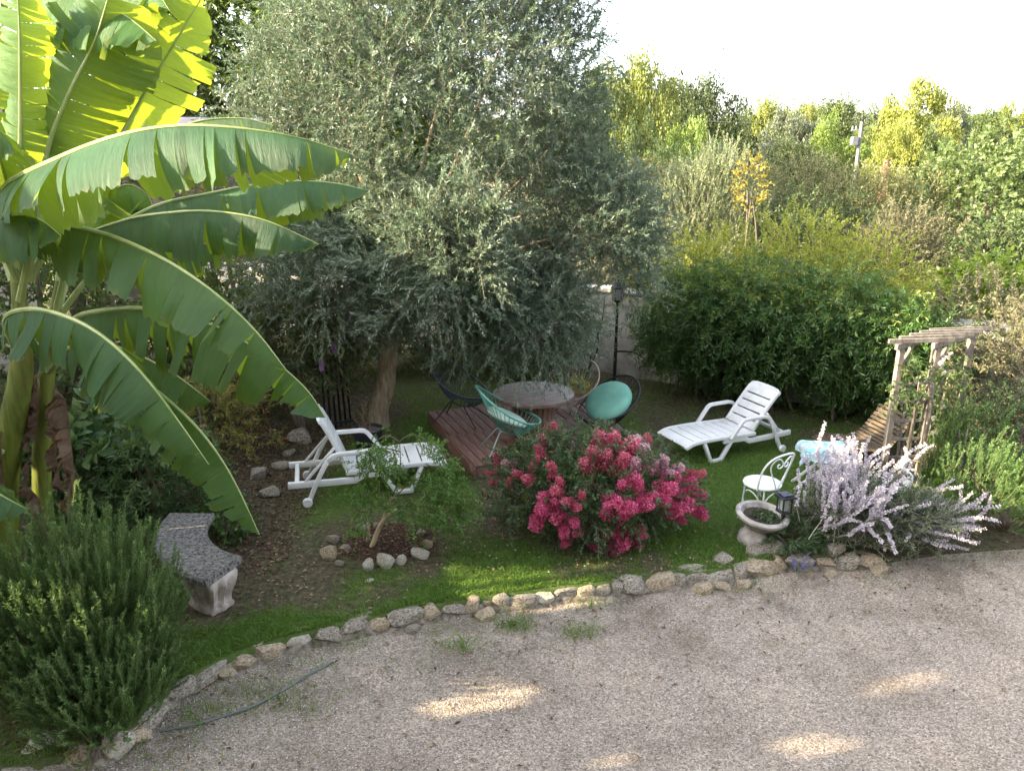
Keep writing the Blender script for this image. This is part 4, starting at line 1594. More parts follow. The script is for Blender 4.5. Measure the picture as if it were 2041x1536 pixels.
for s_ in (-1, 1):
    mb = MB()
    mb.tube([(-0.01, s_ * 0.035, 0.50 * k_), (0.0, s_ * 0.035, 0.26 * k_), (-0.01, s_ * 0.035, 0.0)], 0.011, 6)
    mb.build('leg', plastic('leg_grey', (0.14, 0.12, 0.10)), hr, world=False)
    mb = MB()
    wpts = [(0.06 * k_, s_ * 0.075 * k_, 0.60 * k_), (-0.10 * k_, s_ * 0.088 * k_, 0.53 * k_), (-0.28 * k_, s_ * 0.03 * k_, 0.43 * k_)]
    mb.tube(bez(wpts, 5), list(np.interp(np.linspace(0, 1, 11), [0, .4, 1], [0.02, 0.055, 0.008]) * k_), 8)
    mb.build('wing', M_HER, hr, world=False, ang=80)

# ------------------------------------------------------------------ garden hose
hpts = [(318, 1456), (352, 1450), (400, 1440), (450, 1425), (500, 1408), (540, 1388), (575, 1368), (610, 1345), (640, 1330), (662, 1318)]
mb = MB()
mb.tube(bez([G(x_, y_, 0.012 + 0.006 * math.sin(i * 1.9)) for i, (x_, y_) in enumerate(hpts)], 6), 0.009, 8)
hose = mb.build('garden_hose', plastic('grey_green_hose', (0.15, 0.175, 0.18), 0.55), None)
tag(hose, 'grey-green garden hose lying on the gravel near the stone border', 'hose')

# ------------------------------------------------------------------ far built things: utility pole, wires, chimney, shed, birds
M_POLE = m_surf('concrete_pole', [(0.13, 0.13, 0.13), (0.19, 0.185, 0.185)], 3, 0.9, 0.3)
pt_ = D(1722, 243, 40)
pole = thing('utility_pole', 'grey concrete utility pole with transformer standing among the distant trees', 'utility pole', (pt_.x - 0.1, 40, -0.05))
mb = MB()
mb.tube([(0, 0, 0), (0.0, 0, pt_.z + 0.05)], [0.13, 0.08], 8)
mb.build('pole', M_POLE, pole, world=False)
mb = MB().box((-0.28, -0.05, pt_.z - 0.85), (0.30, 0.3, 0.42), None, 0.02)
mb.build('transformer', plastic('grey_steel', (0.13, 0.135, 0.15)), pole, world=False)
mb = MB().box((-0.20, 0, pt_.z - 0.35), (0.55, 0.08, 0.09), None, 0.01)
mb.build('cross_arm', M_POLE, pole, world=False)
for dx in (-0.42, -0.25, -0.05):
    mb = MB()
    mb.lathe([(0.03, 0), (0.055, 0.05), (0.03, 0.09), (0.05, 0.13), (0.01, 0.16)], 8, c=(dx, 0, pt_.z - 0.30))
    mb.build('insulator', plastic('insulator_grey', (0.28, 0.28, 0.30)), pole, world=False)
for (pa_, pb_, sag, lab) in ((D(1385, 240, 41), D(1712, 243, 40), 0.10, 'thin grey power line running left from the utility pole, upper one'),
                             (D(1500, 296, 30), D(1712, 330, 40), 0.5, 'thin dark cable sagging below the power line behind the feathery bush'),
                             (D(1722, 330, 40), D(2100, 296, 30), 0.35, 'thin cable running right from the utility pole')):
    mb = MB()
    mb.tube([pa_.lerp(pb_, i / 16) + Vector((0, 0, -sag * 4 * (i / 16) * (1 - i / 16))) for i in range(17)], 0.013, 4)
    w_ = mb.build('power_line', plastic('cable_grey', (0.10, 0.10, 0.11)), None)
    tag(w_, lab, 'power line')
M_BRICK = m_surf('terracotta', [(0.22, 0.11, 0.065), (0.30, 0.165, 0.10)], 6, 0.85, 0.3)
ct_ = D(1768, 318, 31)
cm = thing('chimney', 'small terracotta chimney showing above the distant bushes', 'chimney', (ct_.x, 31, 0))
MB().box((0, 0, (ct_.z - 0.35) / 2), (0.26, 0.26, ct_.z - 0.35)).build('chimney_stack', M_BRICK, cm, world=False)
MB().box((0, 0, ct_.z - 0.32), (0.32, 0.32, 0.06), None, 0.01).build('chimney_cap', M_BRICK, cm, world=False)
mb = MB()
mb.lathe([(0.13, ct_.z - 0.29), (0.11, ct_.z - 0.05), (0.14, ct_.z)], 12)
mb.build('chimney_pot', M_BRICK, cm, world=False)

sh = thing('garden_shed', 'flat-roofed shed with grey-blue roof edge behind the banana leaves', 'shed', (-7.6, 18.2, 0))
MB().box((0, 0, 2.2), (4.6, 2.4, 4.4)).build('shed_wall', m_surf('shed_boards', [(0.05, 0.045, 0.04), (0.09, 0.08, 0.07)], 4, 0.9, 0.3), sh, world=False)
MB().box((0, 0, 4.50), (5.0, 2.8, 0.2), None, 0.02).build('roof', m_surf('roof_sheet', [(0.20, 0.20, 0.27), (0.27, 0.27, 0.35)], 3, 0.6, 0.1), sh, world=False)

M_BIRD = plastic('bird_dark', (0.10, 0.10, 0.11), 0.8)
for i, (x_, y_, lab, sc_) in enumerate(((1441, 99, 'highest of the three birds in the white sky', 1.0), (1588, 124, 'left bird of the two flying lower in the sky', 0.8), (1626, 132, 'right bird of the two flying lower in the sky', 0.75))):
    p = D(x_, y_, 70)
    bd = thing('bird', lab, 'bird', p, 0.4 * i, 'birds flying over the trees')
    mb = MB()
    mb.tube([(-0.16, 0, 0), (-0.05, 0, 0.01), (0.06, 0, 0.01), (0.13, 0, 0)], [0.012, 0.045, 0.05, 0.015], 8)
    mb.build('body', M_BIRD, bd, world=False)
    for s_ in (-1, 1):
        mb = MB()
        mb.add([(0.06, 0, 0.02), (-0.06, 0, 0.02), (-0.08, s_ * 0.16, 0.10), (0.03, s_ * 0.18, 0.11), (-0.10, s_ * 0.36, 0.05),
                (0.06, 0, 0.008), (-0.06, 0, 0.008), (-0.08, s_ * 0.16, 0.09), (0.03, s_ * 0.18, 0.10)],
               [(0, 1, 2, 3), (3, 2, 4), (5, 8, 7, 6), (8, 4, 7), (0, 3, 8, 5), (1, 6, 7, 2)])
        mb.build('wing', M_BIRD, bd, world=False, smooth=False)
    bd.scale = (sc_, sc_, sc_)

# ================================================================== vegetation
def m_bark(name, cols, scale=6):
    return m_surf(name, cols, scale, 0.95, 0.9, scale * 3, stretch=(3, 3, 0.7), spec=0.1, dist=0.02)


M_BARK = m_bark('grey_bark', [(0.08, 0.065, 0.05), (0.17, 0.14, 0.11), (0.25, 0.21, 0.17)])
M_OBARK = m_bark('olive_bark', [(0.20, 0.15, 0.10), (0.37, 0.29, 0.20), (0.50, 0.43, 0.34)], 9)
M_TWIG = m_leaf('twig', [(0.10, 0.08, 0.06), (0.20, 0.16, 0.12), (0.28, 0.24, 0.18)], 0.0, None, 0.9, 0.2)
M_GSTEM = m_leaf('green_stem', [(0.07, 0.10, 0.03), (0.14, 0.17, 0.06), (0.2, 0.2, 0.1)], 0.1, None, 0.8, 0.2)


def branch_paths(base, tips, r0, n=10, bend=0.25, rng=RNG):
    out = []
    for t in tips:
        b = Vector(base)
        t = Vector(t)
        m = b.lerp(t, 0.45) + Vector((0, 0, bend * (t - b).length)) + Vector(rng.normal(size=3) * 0.08 * (t - b).length)
        out.append([((1 - k) ** 2) * b + 2 * k * (1 - k) * m + k * k * t for k in np.linspace(0, 1, n)])
    return out


# ------------------------------------------------------------------ banana plants
def m_banana(name, dark, lite, tcol, brown=0.5):
    m, nt, out = _nt(name)
    au = nt.nodes.new('ShaderNodeAttribute')
    au.attribute_name = 'u'
    aw = nt.nodes.new('ShaderNodeAttribute')
    aw.attribute_name = 'w'
    av = nt.nodes.new('ShaderNodeAttribute')
    av.attribute_name = 'v'
    cb = nt.nodes.new('ShaderNodeCombineXYZ')
    nt.links.new(au.outputs['Fac'], cb.inputs[0])
    nt.links.new(av.outputs['Fac'], cb.inputs[2])
    cb2 = nt.nodes.new('ShaderNodeMath')
    cb2.operation = 'MULTIPLY'
    cb2.inputs[1].default_value = 0.035
    nt.links.new(aw.outputs['Fac'], cb2.inputs[0])
    nt.links.new(cb2.outputs[0], cb.inputs[1])
    n = _noise(nt, 48, 6, 0.75, cb.outputs[0])          # fine veins running outwards from the midrib
    n2 = _noise(nt, 3.5, 4, 0.6, _coord(nt, 'Object'))
    ad = nt.nodes.new('ShaderNodeMath')
    ad.operation = 'ADD'
    nt.links.new(n.outputs['Fac'], ad.inputs[0])
    nt.links.new(n2.outputs['Fac'], ad.inputs[1])
    ad2 = nt.nodes.new('ShaderNodeMath')
    ad2.operation = 'MULTIPLY_ADD'
    nt.links.new(av.outputs['Fac'], ad2.inputs[0])
    ad2.inputs[1].default_value = 0.35
    nt.links.new(ad.outputs[0], ad2.inputs[2])
    r = _ramp(nt, [dark, tuple((np.array(dark) + np.array(lite)) / 2), lite], [0.42, 0.54, 0.66])
    hf = nt.nodes.new('ShaderNodeMath')
    hf.operation = 'MULTIPLY'
    hf.inputs[1].default_value = 0.46
    nt.links.new(ad2.outputs[0], hf.inputs[0])
    nt.links.new(hf.outputs[0], r.inputs[0])
    # brown, torn rim
    eg = nt.nodes.new('ShaderNodeMapRange')
    eg.inputs[1].default_value = 0.88
    eg.inputs[2].default_value = 1.0
    nt.links.new(aw.outputs['Fac'], eg.inputs[0])
    n3 = _noise(nt, 9, 4, 0.6, _coord(nt, 'Object'))
    mrn = nt.nodes.new('ShaderNodeMapRange')
    mrn.inputs[1].default_value = 0.5
    mrn.inputs[2].default_value = 0.62
    nt.links.new(n3.outputs['Fac'], mrn.inputs[0])
    ml = nt.nodes.new('ShaderNodeMath')
    ml.operation = 'MULTIPLY'
    nt.links.new(eg.outputs[0], ml.inputs[0])
    nt.links.new(mrn.outputs[0], ml.inputs[1])
    ml2 = nt.nodes.new('ShaderNodeMath')
    ml2.operation = 'MULTIPLY'
    ml2.inputs[1].default_value = brown
    nt.links.new(ml.outputs[0], ml2.inputs[0])
    mx = nt.nodes.new('ShaderNodeMix')
    mx.data_type = 'RGBA'
    nt.links.new(ml2.outputs[0], mx.inputs[0])
    nt.links.new(r.outputs[0], mx.inputs[6])
    mx.inputs[7].default_value = (0.30, 0.24, 0.13, 1)
    b = nt.nodes.new('ShaderNodeBsdfPrincipled')
    nt.links.new(mx.outputs[2], b.inputs['Base Color'])
    b.inputs['Roughness'].default_value = 0.46
    b.inputs['Specular IOR Level'].default_value = 0.38
    bp = nt.nodes.new('ShaderNodeBump')
    bp.inputs['Strength'].default_value = 0.8
    bp.inputs['Distance'].default_value = 0.02
    nt.links.new(n.outputs['Fac'], bp.inputs['Height'])
    nt.links.new(bp.outputs[0], b.inputs['Normal'])
    t = nt.nodes.new('ShaderNodeBsdfTranslucent')
    mt = nt.nodes.new('ShaderNodeMix')
    mt.data_type = 'RGBA'
    mt.blend_type = 'MULTIPLY'
    mt.inputs[0].default_value = 0.35
    mt.inputs[6].default_value = (*tcol, 1)
    r3 = _ramp(nt, [(0.6, 0.7, 0.5), (1, 1, 1)], [0.35, 0.65])
    nt.links.new(n.outputs['Fac'], r3.inputs[0])
    nt.links.new(r3.outputs[0], mt.inputs[7])
    nt.links.new(mt.outputs[2], t.inputs['Color'])
    ms = nt.nodes.new('ShaderNodeMixShader')
    ms.inputs[0].default_value = 0.48
    nt.links.new(b.outputs[0], ms.inputs[1])
    nt.links.new(t.outputs[0], ms.inputs[2])
    nt.links.new(ms.outputs[0], out.inputs[0])
    return m


M_BAN = m_banana('banana_leaf', (0.016, 0.068, 0.033), (0.050, 0.140, 0.066), (0.40, 0.50, 0.03))
M_BANY = m_banana('banana_leaf_young', (0.04, 0.125, 0.035), (0.11, 0.25, 0.075), (0.50, 0.60, 0.035), 0.9)
M_BAND = m_banana('banana_leaf_dead', (0.085, 0.052, 0.034), (0.26, 0.17, 0.12), (0.22, 0.13, 0.07), 0.2)
M_RIB = m_surf('banana_midrib', [(0.16, 0.22, 0.06), (0.26, 0.32, 0.11), (0.34, 0.38, 0.16)], 4, 0.45, 0.1, spec=0.5)
M_STEM = m_surf('banana_stem', [(0.055, 0.075, 0.012), (0.12, 0.15, 0.022), (0.19, 0.20, 0.04)], 3, 0.45, 0.3, 14, stretch=(6, 6, 0.5), spec=0.5,
                second=((0.22, 0.115, 0.045), 2.6, 0.58, 0.72))


def banana_leaf(parent, pts, hw, d0=(58, 20), d1=None, side=None, down=None, mat=None, seed=0, tear=0.5, t0=0.10, one=False, name='leaf', n=64, rib=True, taper=1.0, skew=0.28, vd=0.0, crumple=0.0):
    """pts: (photo x, photo y, distance) along the midrib. d0/d1: droop at the rib and extra droop to the rim of both halves, in degrees."""
    r = np.random.default_rng(seed)
    P = [D(*p) for p in pts]
    C = bez(P, 14)
    A = np.array([c[:] for c in C])
    arc = np.concatenate([[0], np.cumsum(np.linalg.norm(np.diff(A, axis=0), axis=1))])
    LL = arc[-1]
    s = np.linspace(0, 1, n)
    M = np.stack([np.interp(s * LL, arc, A[:, k]) for k in range(3)], -1)
    T = unit(np.gradient(M, axis=0))
    dn = np.array(down if down is not None else (0, 0, -1.0), float)
    if side is None:
        Sd = unit(np.cross(T, np.array([0, 0, 1.0])))        # for a leaf pointing right this is towards the camera
    else:
        Sd = np.array(side, float)[None] - T * (T @ np.array(side, float))[:, None]
        Sd = unit(Sd)
    Dn = unit(dn[None] - T * (T @ dn)[:, None])
    q = np.clip((s - t0) / (1 - t0), 0, 1)
    prof = hw * np.clip(q / 0.16, 0, 1) ** 0.55 * (1 - np.clip((q - 0.55) / 0.45, 0, 1) ** 2.3 * taper) ** 0.75
    prof[s < t0] = 0
    d1 = d1 or d0
    NV = 7
    Vs, Us, Ws, Vv, Fs = [], [], [], [], []
    cnt = 0
    i_start = int(np.argmax(s >= t0))
    for sg, dd in ((1, d0), (-1, d1)):
        if one and sg < 0:
            continue
        i = i_start
        while i < n - 1:
            w = int(r.choice([1, 2, 3, 4, 6, 9], p=[.16, .26, .22, .16, .12, .08])) if r.random() < tear * 1.6 else int(r.integers(5, 11))
            j = min(i + w, n - 1)
            sub = np.linspace(s[i], s[j], (j - i) * 2 + 1)
            m_ = len(sub)
            Mi = np.stack([np.interp(sub, s, M[:, k]) for k in range(3)], -1)
            Ti = unit(np.stack([np.interp(sub, s, T[:, k]) for k in range(3)], -1))
            Si = unit(np.stack([np.interp(sub, s, Sd[:, k]) for k in range(3)], -1)) * sg
            Di = unit(np.stack([np.interp(sub, s, Dn[:, k]) for k in range(3)], -1))
            pw = np.interp(sub, s, prof) * (1 + r.normal() * 0.07 * (0.4 + tear))
            jit = r.normal() * 9 * tear
            jit2 = r.normal() * 13 * tear
            cc = np.linspace(-1, 1, m_)
            cur = Mi.copy()
            mid = m_ // 2
            gap = 0.12 + 0.60 * r.random() ** 1.6 * tear
            curl = r.normal() * 0.22
            vrand = r.random()
            for v_ in range(NV):
                f = v_ / (NV - 1)
                if v_:
                    a = np.radians(dd[0] + jit * f + (dd[1] + jit2) * f + cc * curl * 24 * f)
                    step = (Si * np.cos(a)[:, None] + Di * np.sin(a)[:, None] + Ti * skew * (0.5 + 0.5 * f)) * (pw / (NV - 1))[:, None]
                    cur = cur + step
                cen = cur[mid]
                pos = cur + (cen - cur) * (gap * f ** 1.25) * 0.5
                # gentle cross corrugation and a ragged rim
                rag = r.normal(size=m_) * 0.010 * (f > 0.95)
                if crumple:
                    pos = pos + crumple * f * (np.stack([vnoise(pos, 9, 2, 1 + kk) for kk in range(3)], -1) - 0.5)
                pos = pos + Di * (0.008 * np.sin(sub * LL * 75 + vrand * 6) * f)[:, None] + Di * rag[:, None]
                Vs.append(pos)
                Us.append(sub * LL)
                Ws.append(np.full(m_, f))
                Vv.append(np.full(m_, vrand + vd))
            for v_ in range(NV - 1):
                for k in range(m_ - 1):
                    a0 = cnt + v_ * m_ + k
                    Fs.append((a0, a0 + 1, a0 + m_ + 1, a0 + m_))
            cnt += NV * m_
            i = j
    V = np.concatenate(Vs)
    me = tri_mesh(name, V, np.array(Fs), np.concatenate(Vv), True)
    for nm, arr in (('u', np.concatenate(Us)), ('w', np.concatenate(Ws))):
        at = me.attributes.new(nm, 'FLOAT', 'POINT')
        at.data.foreach_set('value', np.ascontiguousarray(arr, dtype=np.float32))
    o = put(name, me, mat or M_BAN, parent)
    if rib:
        mb = MB()
        rs = np.interp(s, [0, t0, 0.6, 1.0], [0.034, 0.024, 0.013, 0.003]) * (0.6 + hw)
        mb.tube([Vector(m_) for m_ in M], list(rs), 7)
        mb.build('midrib', M_RIB, o)
    return o


b1 = D(22, 1080, 6.1)
ban1 = thing('banana_plant', 'banana plant with the thick leaning stem at the left edge and yellow sunlit upper leaves', 'banana plant', (b1.x, b1.y, LZ), 0, 'banana plants beside the rosemary')
b2 = D(86, 1075, 6.35)
ban2 = thing('banana_plant', 'banana plant with the slimmer upright stem and long drooping torn leaves', 'banana plant', (b2.x, b2.y, LZ), 0, 'banana plants beside the rosemary')


def pstem(parent, pts, rads):
    P = bez([Vector(p) for p in pts], 6)
    rs = np.interp(np.linspace(0, 1, len(P)), np.linspace(0, 1, len(rads)), rads)
    mb = MB()
    mb.tube(P, list(rs), 16)
    return mb.build('stem', M_STEM, parent, ang=80)


pstem(ban1, [(b1.x - 0.12, b1.y, 0.05), D(5, 1000, 6.1), D(22, 860, 6.1), D(42, 740, 6.12), D(40, 620, 6.15), D(30, 520, 6.2)], [0.13, 0.12, 0.105, 0.09, 0.06, 0.04])
pstem(ban2, [(b2.x, b2.y, 0.05), D(84, 980, 6.35), D(86, 860, 6.35), D(92, 760, 6.35), D(105, 650, 6.4), D(120, 560, 6.45)], [0.088, 0.080, 0.074, 0.066, 0.05, 0.035])
# sheath remnants: withered leaf bases on the stems
for (pts, hw_, sd) in (([(75, 780, 6.25), (62, 850, 6.2), (58, 930, 6.1), (55, 990, 6.05)], 0.07, 61),
                       ([(95, 760, 6.3), (130, 800, 6.2), (140, 870, 6.1), (148, 950, 6.0), (140, 1035, 5.95)], 0.13, 62),
                       ([(105, 770, 6.4), (118, 830, 6.3), (112, 900, 6.25), (128, 990, 6.2)], 0.09, 63),
                       ([(40, 960, 6.0), (75, 990, 5.9), (95, 1050, 5.85), (92, 1110, 5.85)], 0.12, 64),
                       ([(0, 850, 5.95), (5, 920, 5.9), (12, 1000, 5.9)], 0.07, 65),
                       ([(70, 730, 6.3), (78, 800, 6.25), (72, 880, 6.2)], 0.08, 66)):
    banana_leaf(ban1 if pts[0][0] < 80 else ban2, pts, hw_, (30, 95), (40, 80), side=(0.9, -0.5, 0), down=(-0.2, -1, -0.2), mat=M_BAND, seed=sd, tear=1.0, t0=0.06, name='dead_leaf', n=40, rib=False, skew=0.5, crumple=0.22)

# long arching leaves (photo x, photo y, distance)
banana_leaf(ban1, [(30, 540, 6.2), (-8, 440, 6.0), (10, 372, 5.7), (110, 318, 5.35), (230, 272, 5.1), (350, 251, 5.0), (480, 256, 5.0), (600, 276, 5.05), (703, 308, 5.2)], 0.43, (36, 32), (86, 12), seed=1, tear=0.8, t0=0.16, skew=0.30)
banana_leaf(ban2, [(100, 650, 6.5), (150, 520, 6.7), (290, 420, 6.7), (420, 385, 6.6), (540, 364, 6.5), (650, 363, 6.5), (736, 380, 6.5)], 0.34, (40, 30), (84, 12), seed=2, tear=0.7, t0=0.24)
banana_leaf(ban2, [(112, 620, 6.4), (150, 490, 6.3), (240, 442, 6.1), (340, 424, 5.95), (430, 422, 5.9), (530, 440, 5.9), (636, 487, 5.95)], 0.36, (54, 26), (80, 12), seed=3, tear=1.0, t0=0.12, skew=0.12)
banana_leaf(ban1, [(40, 600, 6.1), (70, 480, 6.0), (130, 453, 5.8), (220, 470, 5.5), (330, 518, 5.2), (430, 585, 5.0), (510, 660, 4.9), (571, 738, 4.85)], 0.41, (60, 24), (35, 45), seed=45, tear=0.95, t0=0.13, skew=0.05)
banana_leaf(ban2, [(105, 720, 6.4), (140, 640, 6.2), (230, 616, 6.0), (330, 620, 5.8), (440, 655, 5.6), (540, 715, 5.5), (610, 775, 5.45), (648, 832, 5.45)], 0.43, (62, 22), (40, 40), seed=5, tear=1.0, t0=0.14, skew=0.06)
banana_leaf(ban1, [(45, 720, 6.1), (10, 640, 5.8), (60, 616, 5.5), (140, 634, 5.25), (215, 678, 5.05), (290, 752, 4.9), (355, 838, 4.8), (416, 925, 4.75)], 0.40, (58, 26), (35, 45), seed=6, tear=0.9, t0=0.12, skew=0.0)
banana_leaf(ban2, [(98, 740, 6.3), (150, 690, 5.9), (230, 720, 5.5), (320, 785, 5.2), (400, 860, 5.0), (462, 950, 4.9), (517, 1065, 4.85)], 0.38, (60, 24), (45, 40), seed=7, tear=0.9, t0=0.16, skew=0.02)
banana_leaf(ban1, [(35, 560, 6.1), (-10, 455, 5.9), (30, 428, 5.7), (80, 438, 5.5), (122, 470, 5.4)], 0.34, (62, 26), (40, 40), seed=8, tear=0.35, t0=0.12, skew=0.1)
banana_leaf(ban1, [(5, 900, 6.0), (-110, 880, 5.6), (-60, 945, 5.2), (0, 985, 5.05), (56, 1015, 5.0)], 0.30, (35, 25), (25, 35), seed=9, tear=0.2, t0=0.1)
banana_leaf(ban2, [(112, 640, 6.5), (200, 530, 6.6), (300, 498, 6.6), (390, 485, 6.6), (446, 496, 6.6)], 0.30, (62, 26), (30, 40), seed=10, tear=0.9, t0=0.3)
banana_leaf(ban2, [(110, 700, 6.5), (220, 690, 6.6), (330, 735, 6.6), (420, 800, 6.6)], 0.30, (60, 26), (30, 40), seed=11, tear=0.5, t0=0.25)
banana_leaf(ban2, [(110, 640, 6.5), (170, 450, 6.9), (240, 372, 7.0), (290, 385, 7.0), (310, 430, 7.0)], 0.30, (58, 30), (30, 40), mat=M_BANY, seed=12, tear=1.0, t0=0.45)
# upright sunlit leaves
RT = (1.0, 0.15, 0.0)
banana_leaf(ban1, [(55, 560, 6.2), (75, 420, 6.15), (97, 290, 6.1), (140, 180, 6.05), (190, 78, 6.0), (225, -40, 5.9)], 0.37, (10, 26), (12, 25), side=RT, down=(0, 1.0, -0.25), mat=M_BAN, seed=13, tear=0.8, t0=0.36, skew=0.22)
banana_leaf(ban1, [(60, 560, 6.25), (130, 420, 6.35), (215, 310, 6.4), (285, 190, 6.4), (345, 90, 6.4), (402, -5, 6.35)], 0.30, (28, 20), (-35, 15), side=RT, down=(0, 1.0, -0.3), mat=M_BANY, seed=14, tear=1.1, t0=0.36, skew=0.20)
banana_leaf(ban1, [(32, 560, 6.2), (36, 420, 6.1), (40, 300, 6.0), (40, 170, 5.95), (38, 40, 5.9), (30, -60, 5.85)], 0.25, (22, 30), (10, 30), side=RT, down=(0, 1.0, -0.1), mat=M_BANY, seed=15, tear=1.0, t0=0.32, skew=0.15)
banana_leaf(ban1, [(25, 560, 6.25), (-20, 420, 6.4), (-45, 280, 6.5), (-50, 150, 6.5), (-30, 30, 6.5)], 0.33, (8, 25), (10, 25), side=RT, down=(0, 1.0, -0.1), mat=M_BANY, seed=16, tear=0.9, t0=0.3)
banana_leaf(ban1, [(48, 520, 6.2), (60, 300, 6.3), (60, 90, 6.3), (95, -15, 6.2), (170, 0, 6.1), (250, 32, 6.0), (312, 82, 5.95)], 0.38, (50, 34), (30, 40), mat=M_BANY, seed=17, tear=0.85, t0=0.5, skew=0.1)
banana_leaf(ban1, [(58, 500, 6.3), (120, 200, 6.5), (160, -30, 6.5), (230, -60, 6.4), (300, -30, 6.3), (338, 22, 6.25)], 0.34, (48, 36), (30, 40), mat=M_BANY, seed=18, tear=0.9, t0=0.55, skew=0.1)
banana_leaf(ban2, [(118, 560, 6.5), (125, 470, 6.6), (110, 380, 6.7), (95, 290, 6.75), (85, 200, 6.8)], 0.36, (5, 20), (10, 20), side=RT, down=(0, 1.0, -0.1), mat=M_BANY, seed=19, tear=0.3, t0=0.2)
banana_leaf(ban1, [(40, 540, 6.2), (20, 400, 6.0), (-5, 300, 5.8), (-30, 240, 5.6), (-80, 260, 5.4)], 0.36, (55, 30), (30, 40), mat=M_BAN, seed=20, tear=0.5, t0=0.4)
banana_leaf(ban2, [(118, 560, 6.5), (160, 420, 6.9), (260, 300, 7.2), (380, 246, 7.3), (480, 236, 7.4), (545, 250, 7.4)], 0.30, (50, 30), (20, 40), mat=M_BAN, seed=21, tear=0.5, t0=0.4)

# ------------------------------------------------------------------ olive tree
M_OLIVE = m_leaf('olive_leaf', [(0.050, 0.085, 0.055), (0.092, 0.145, 0.092), (0.155, 0.215, 0.145), (0.40, 0.46, 0.38)], 0.24, (0.30, 0.42, 0.20), 0.38, 0.55, [0, 0.4, 0.75, 1.0])
ob = G(757, 848)
ol = thing('olive_tree', 'large silvery olive tree with a wide drooping crown over the table', 'tree', (ob.x, ob.y, LZ))
trunk_top = D(775, 700, 10.5)
mb = MB()
P = bez([(ob.x, ob.y, 0.0), (ob.x + 0.0, ob.y, 0.4), D(768, 770, 10.5), trunk_top, (ob.x + 0.35, 10.6, 2.1)], 6)
mb.tube(P, list(np.interp(np.linspace(0, 1, len(P)), [0, .12, .5, 1], [0.19, 0.15, 0.135, 0.12])), 14)
LIMB = [(-2.9, 10.2, 4.2), (-1.2, 9.6, 5.2), (0.0, 10.8, 5.6), (0.9, 10.6, 4.4), (1.0, 10.0, 3.0), (-0.6, 11.8, 5.8), (-2.6, 11.2, 5.4), (0.1, 9.3, 3.2), (-1.5, 9.2, 3.4), (-0.4, 8.8, 3.0)]
for pth in branch_paths((ob.x + 0.3, 10.6, 1.95), LIMB, 0.1, 10, 0.12):
    mb.tube(pth, list(np.linspace(0.045, 0.010, 10)), 7)
mb.build('trunk', M_OBARK, ol, ang=80)
OC = np.array([-1.12, 10.9, 4.15])
OR = np.array([2.45, 1.75, 3.3])
B1, d1 = shell(11500, OC, OR, lo=0.52, hi=1.0, lump=0.20, lscale=2.0, seed=3, zmin=-0.85)
B1[:, 2] = np.maximum(B1[:, 2], 1.2 + 0.5 * RNG.random(len(B1)))
# hanging skirt on the near side and the right-hand shoulder
B2, d2 = shell(1500, np.array([0.15, 9.55, 2.0]), np.array([0.95, 0.6, 1.05]), lo=0.3, hi=1.0, lump=0.3, seed=5, zmin=-0.7)
B3, d3 = shell(1700, np.array([1.10, 10.3, 2.85]), np.array([0.80, 0.9, 0.95]), lo=0.3, hi=1.0, lump=0.3, seed=6, zmin=-0.7)
B4, d4 = shell(1300, np.array([-2.2, 9.9, 2.35]), np.array([1.2, 0.8, 0.95]), lo=0.3, hi=1.0, lump=0.3, seed=7, zmin=-0.7)
B5, d5 = shell(800, np.array([-0.7, 9.1, 2.6]), np.array([0.8, 0.7, 0.8]), lo=0.3, hi=1.0, lump=0.3, seed=8, zmin=-0.7)
B = np.concatenate([B1, B2, B3, B4, B5])
dd = np.concatenate([d1, d2, d3, d4, d5])
# open the crown: gaps between branch masses
keep = vnoise(B, 1.35, 2, 21) > np.where(B[:, 0] > -1.0, 0.37, 0.42)
keep |= RNG.random(len(B)) < 0.14
B, dd = B[keep], dd[keep]
dirs = dd * 0.45 + rdirs(len(B)) * 0.95 + np.where(B[:, 2:] > 3.2, 0.55, np.where(B[:, 2:] > 2.0, 0.20, -0.15)) * np.array([0, 0, 1])
pth, lp_, ld_, tw, s_ = sprays(B, dirs, 0.24 + 0.36 * RNG.random(len(B)), 30, 0.10, 0.70)
vtw = RNG.random(len(B))
vv = np.clip(0.5 * vtw[tw] + 0.5 * RNG.random(len(tw)), 0, 1)
stems('twigs', pth, 0.0040, 0.0016, M_TWIG, ol)
leaves('foliage', lp_, ld_, 0.042 + 0.030 * RNG.random(len(lp_)), 0.0115 + 0.005 * RNG.random(len(lp_)), M_OLIVE, ol, vv, up=0.3)
# long upright and arching branch that catches the sun in front
Bs, ds = [], []
for tip in [D(985, 415, 8.6), D(930, 365, 8.7), D(850, 420, 8.7), D(960, 500, 8.5), D(800, 470, 8.8), D(740, 420, 9.0), D(880, 560, 8.5), D(700, 520, 8.9), D(640, 560, 9.0), D(820, 600, 8.7), D(600, 470, 9.1), D(980, 560, 8.6), D(760, 640, 8.8)]:
    b0 = Vector((-0.55, 9.3, 2.55)) + Vector(RNG.normal(size=3) * 0.15)
    pts = branch_paths(b0, [tip], 0.02, 12, 0.10)[0]
    for k in range(3, 12):
        for q in range(5):
            Bs.append(pts[k][:])
            t = (Vector(pts[k]) - Vector(pts[k - 1])).normalized()
            ds.append((np.array(t[:]) * 0.9 + RNG.normal(size=3) * 0.55 + [0, 0, 0.25]))
Bs, ds = np.array(Bs), np.array(ds)
pth, lp_, ld_, tw, s_ = sprays(Bs, ds, 0.18 + 0.26 * RNG.random(len(Bs)), 26, 0.05, 0.55)
stems('sprig_twigs', pth, 0.0045, 0.0018, M_TWIG, ol)
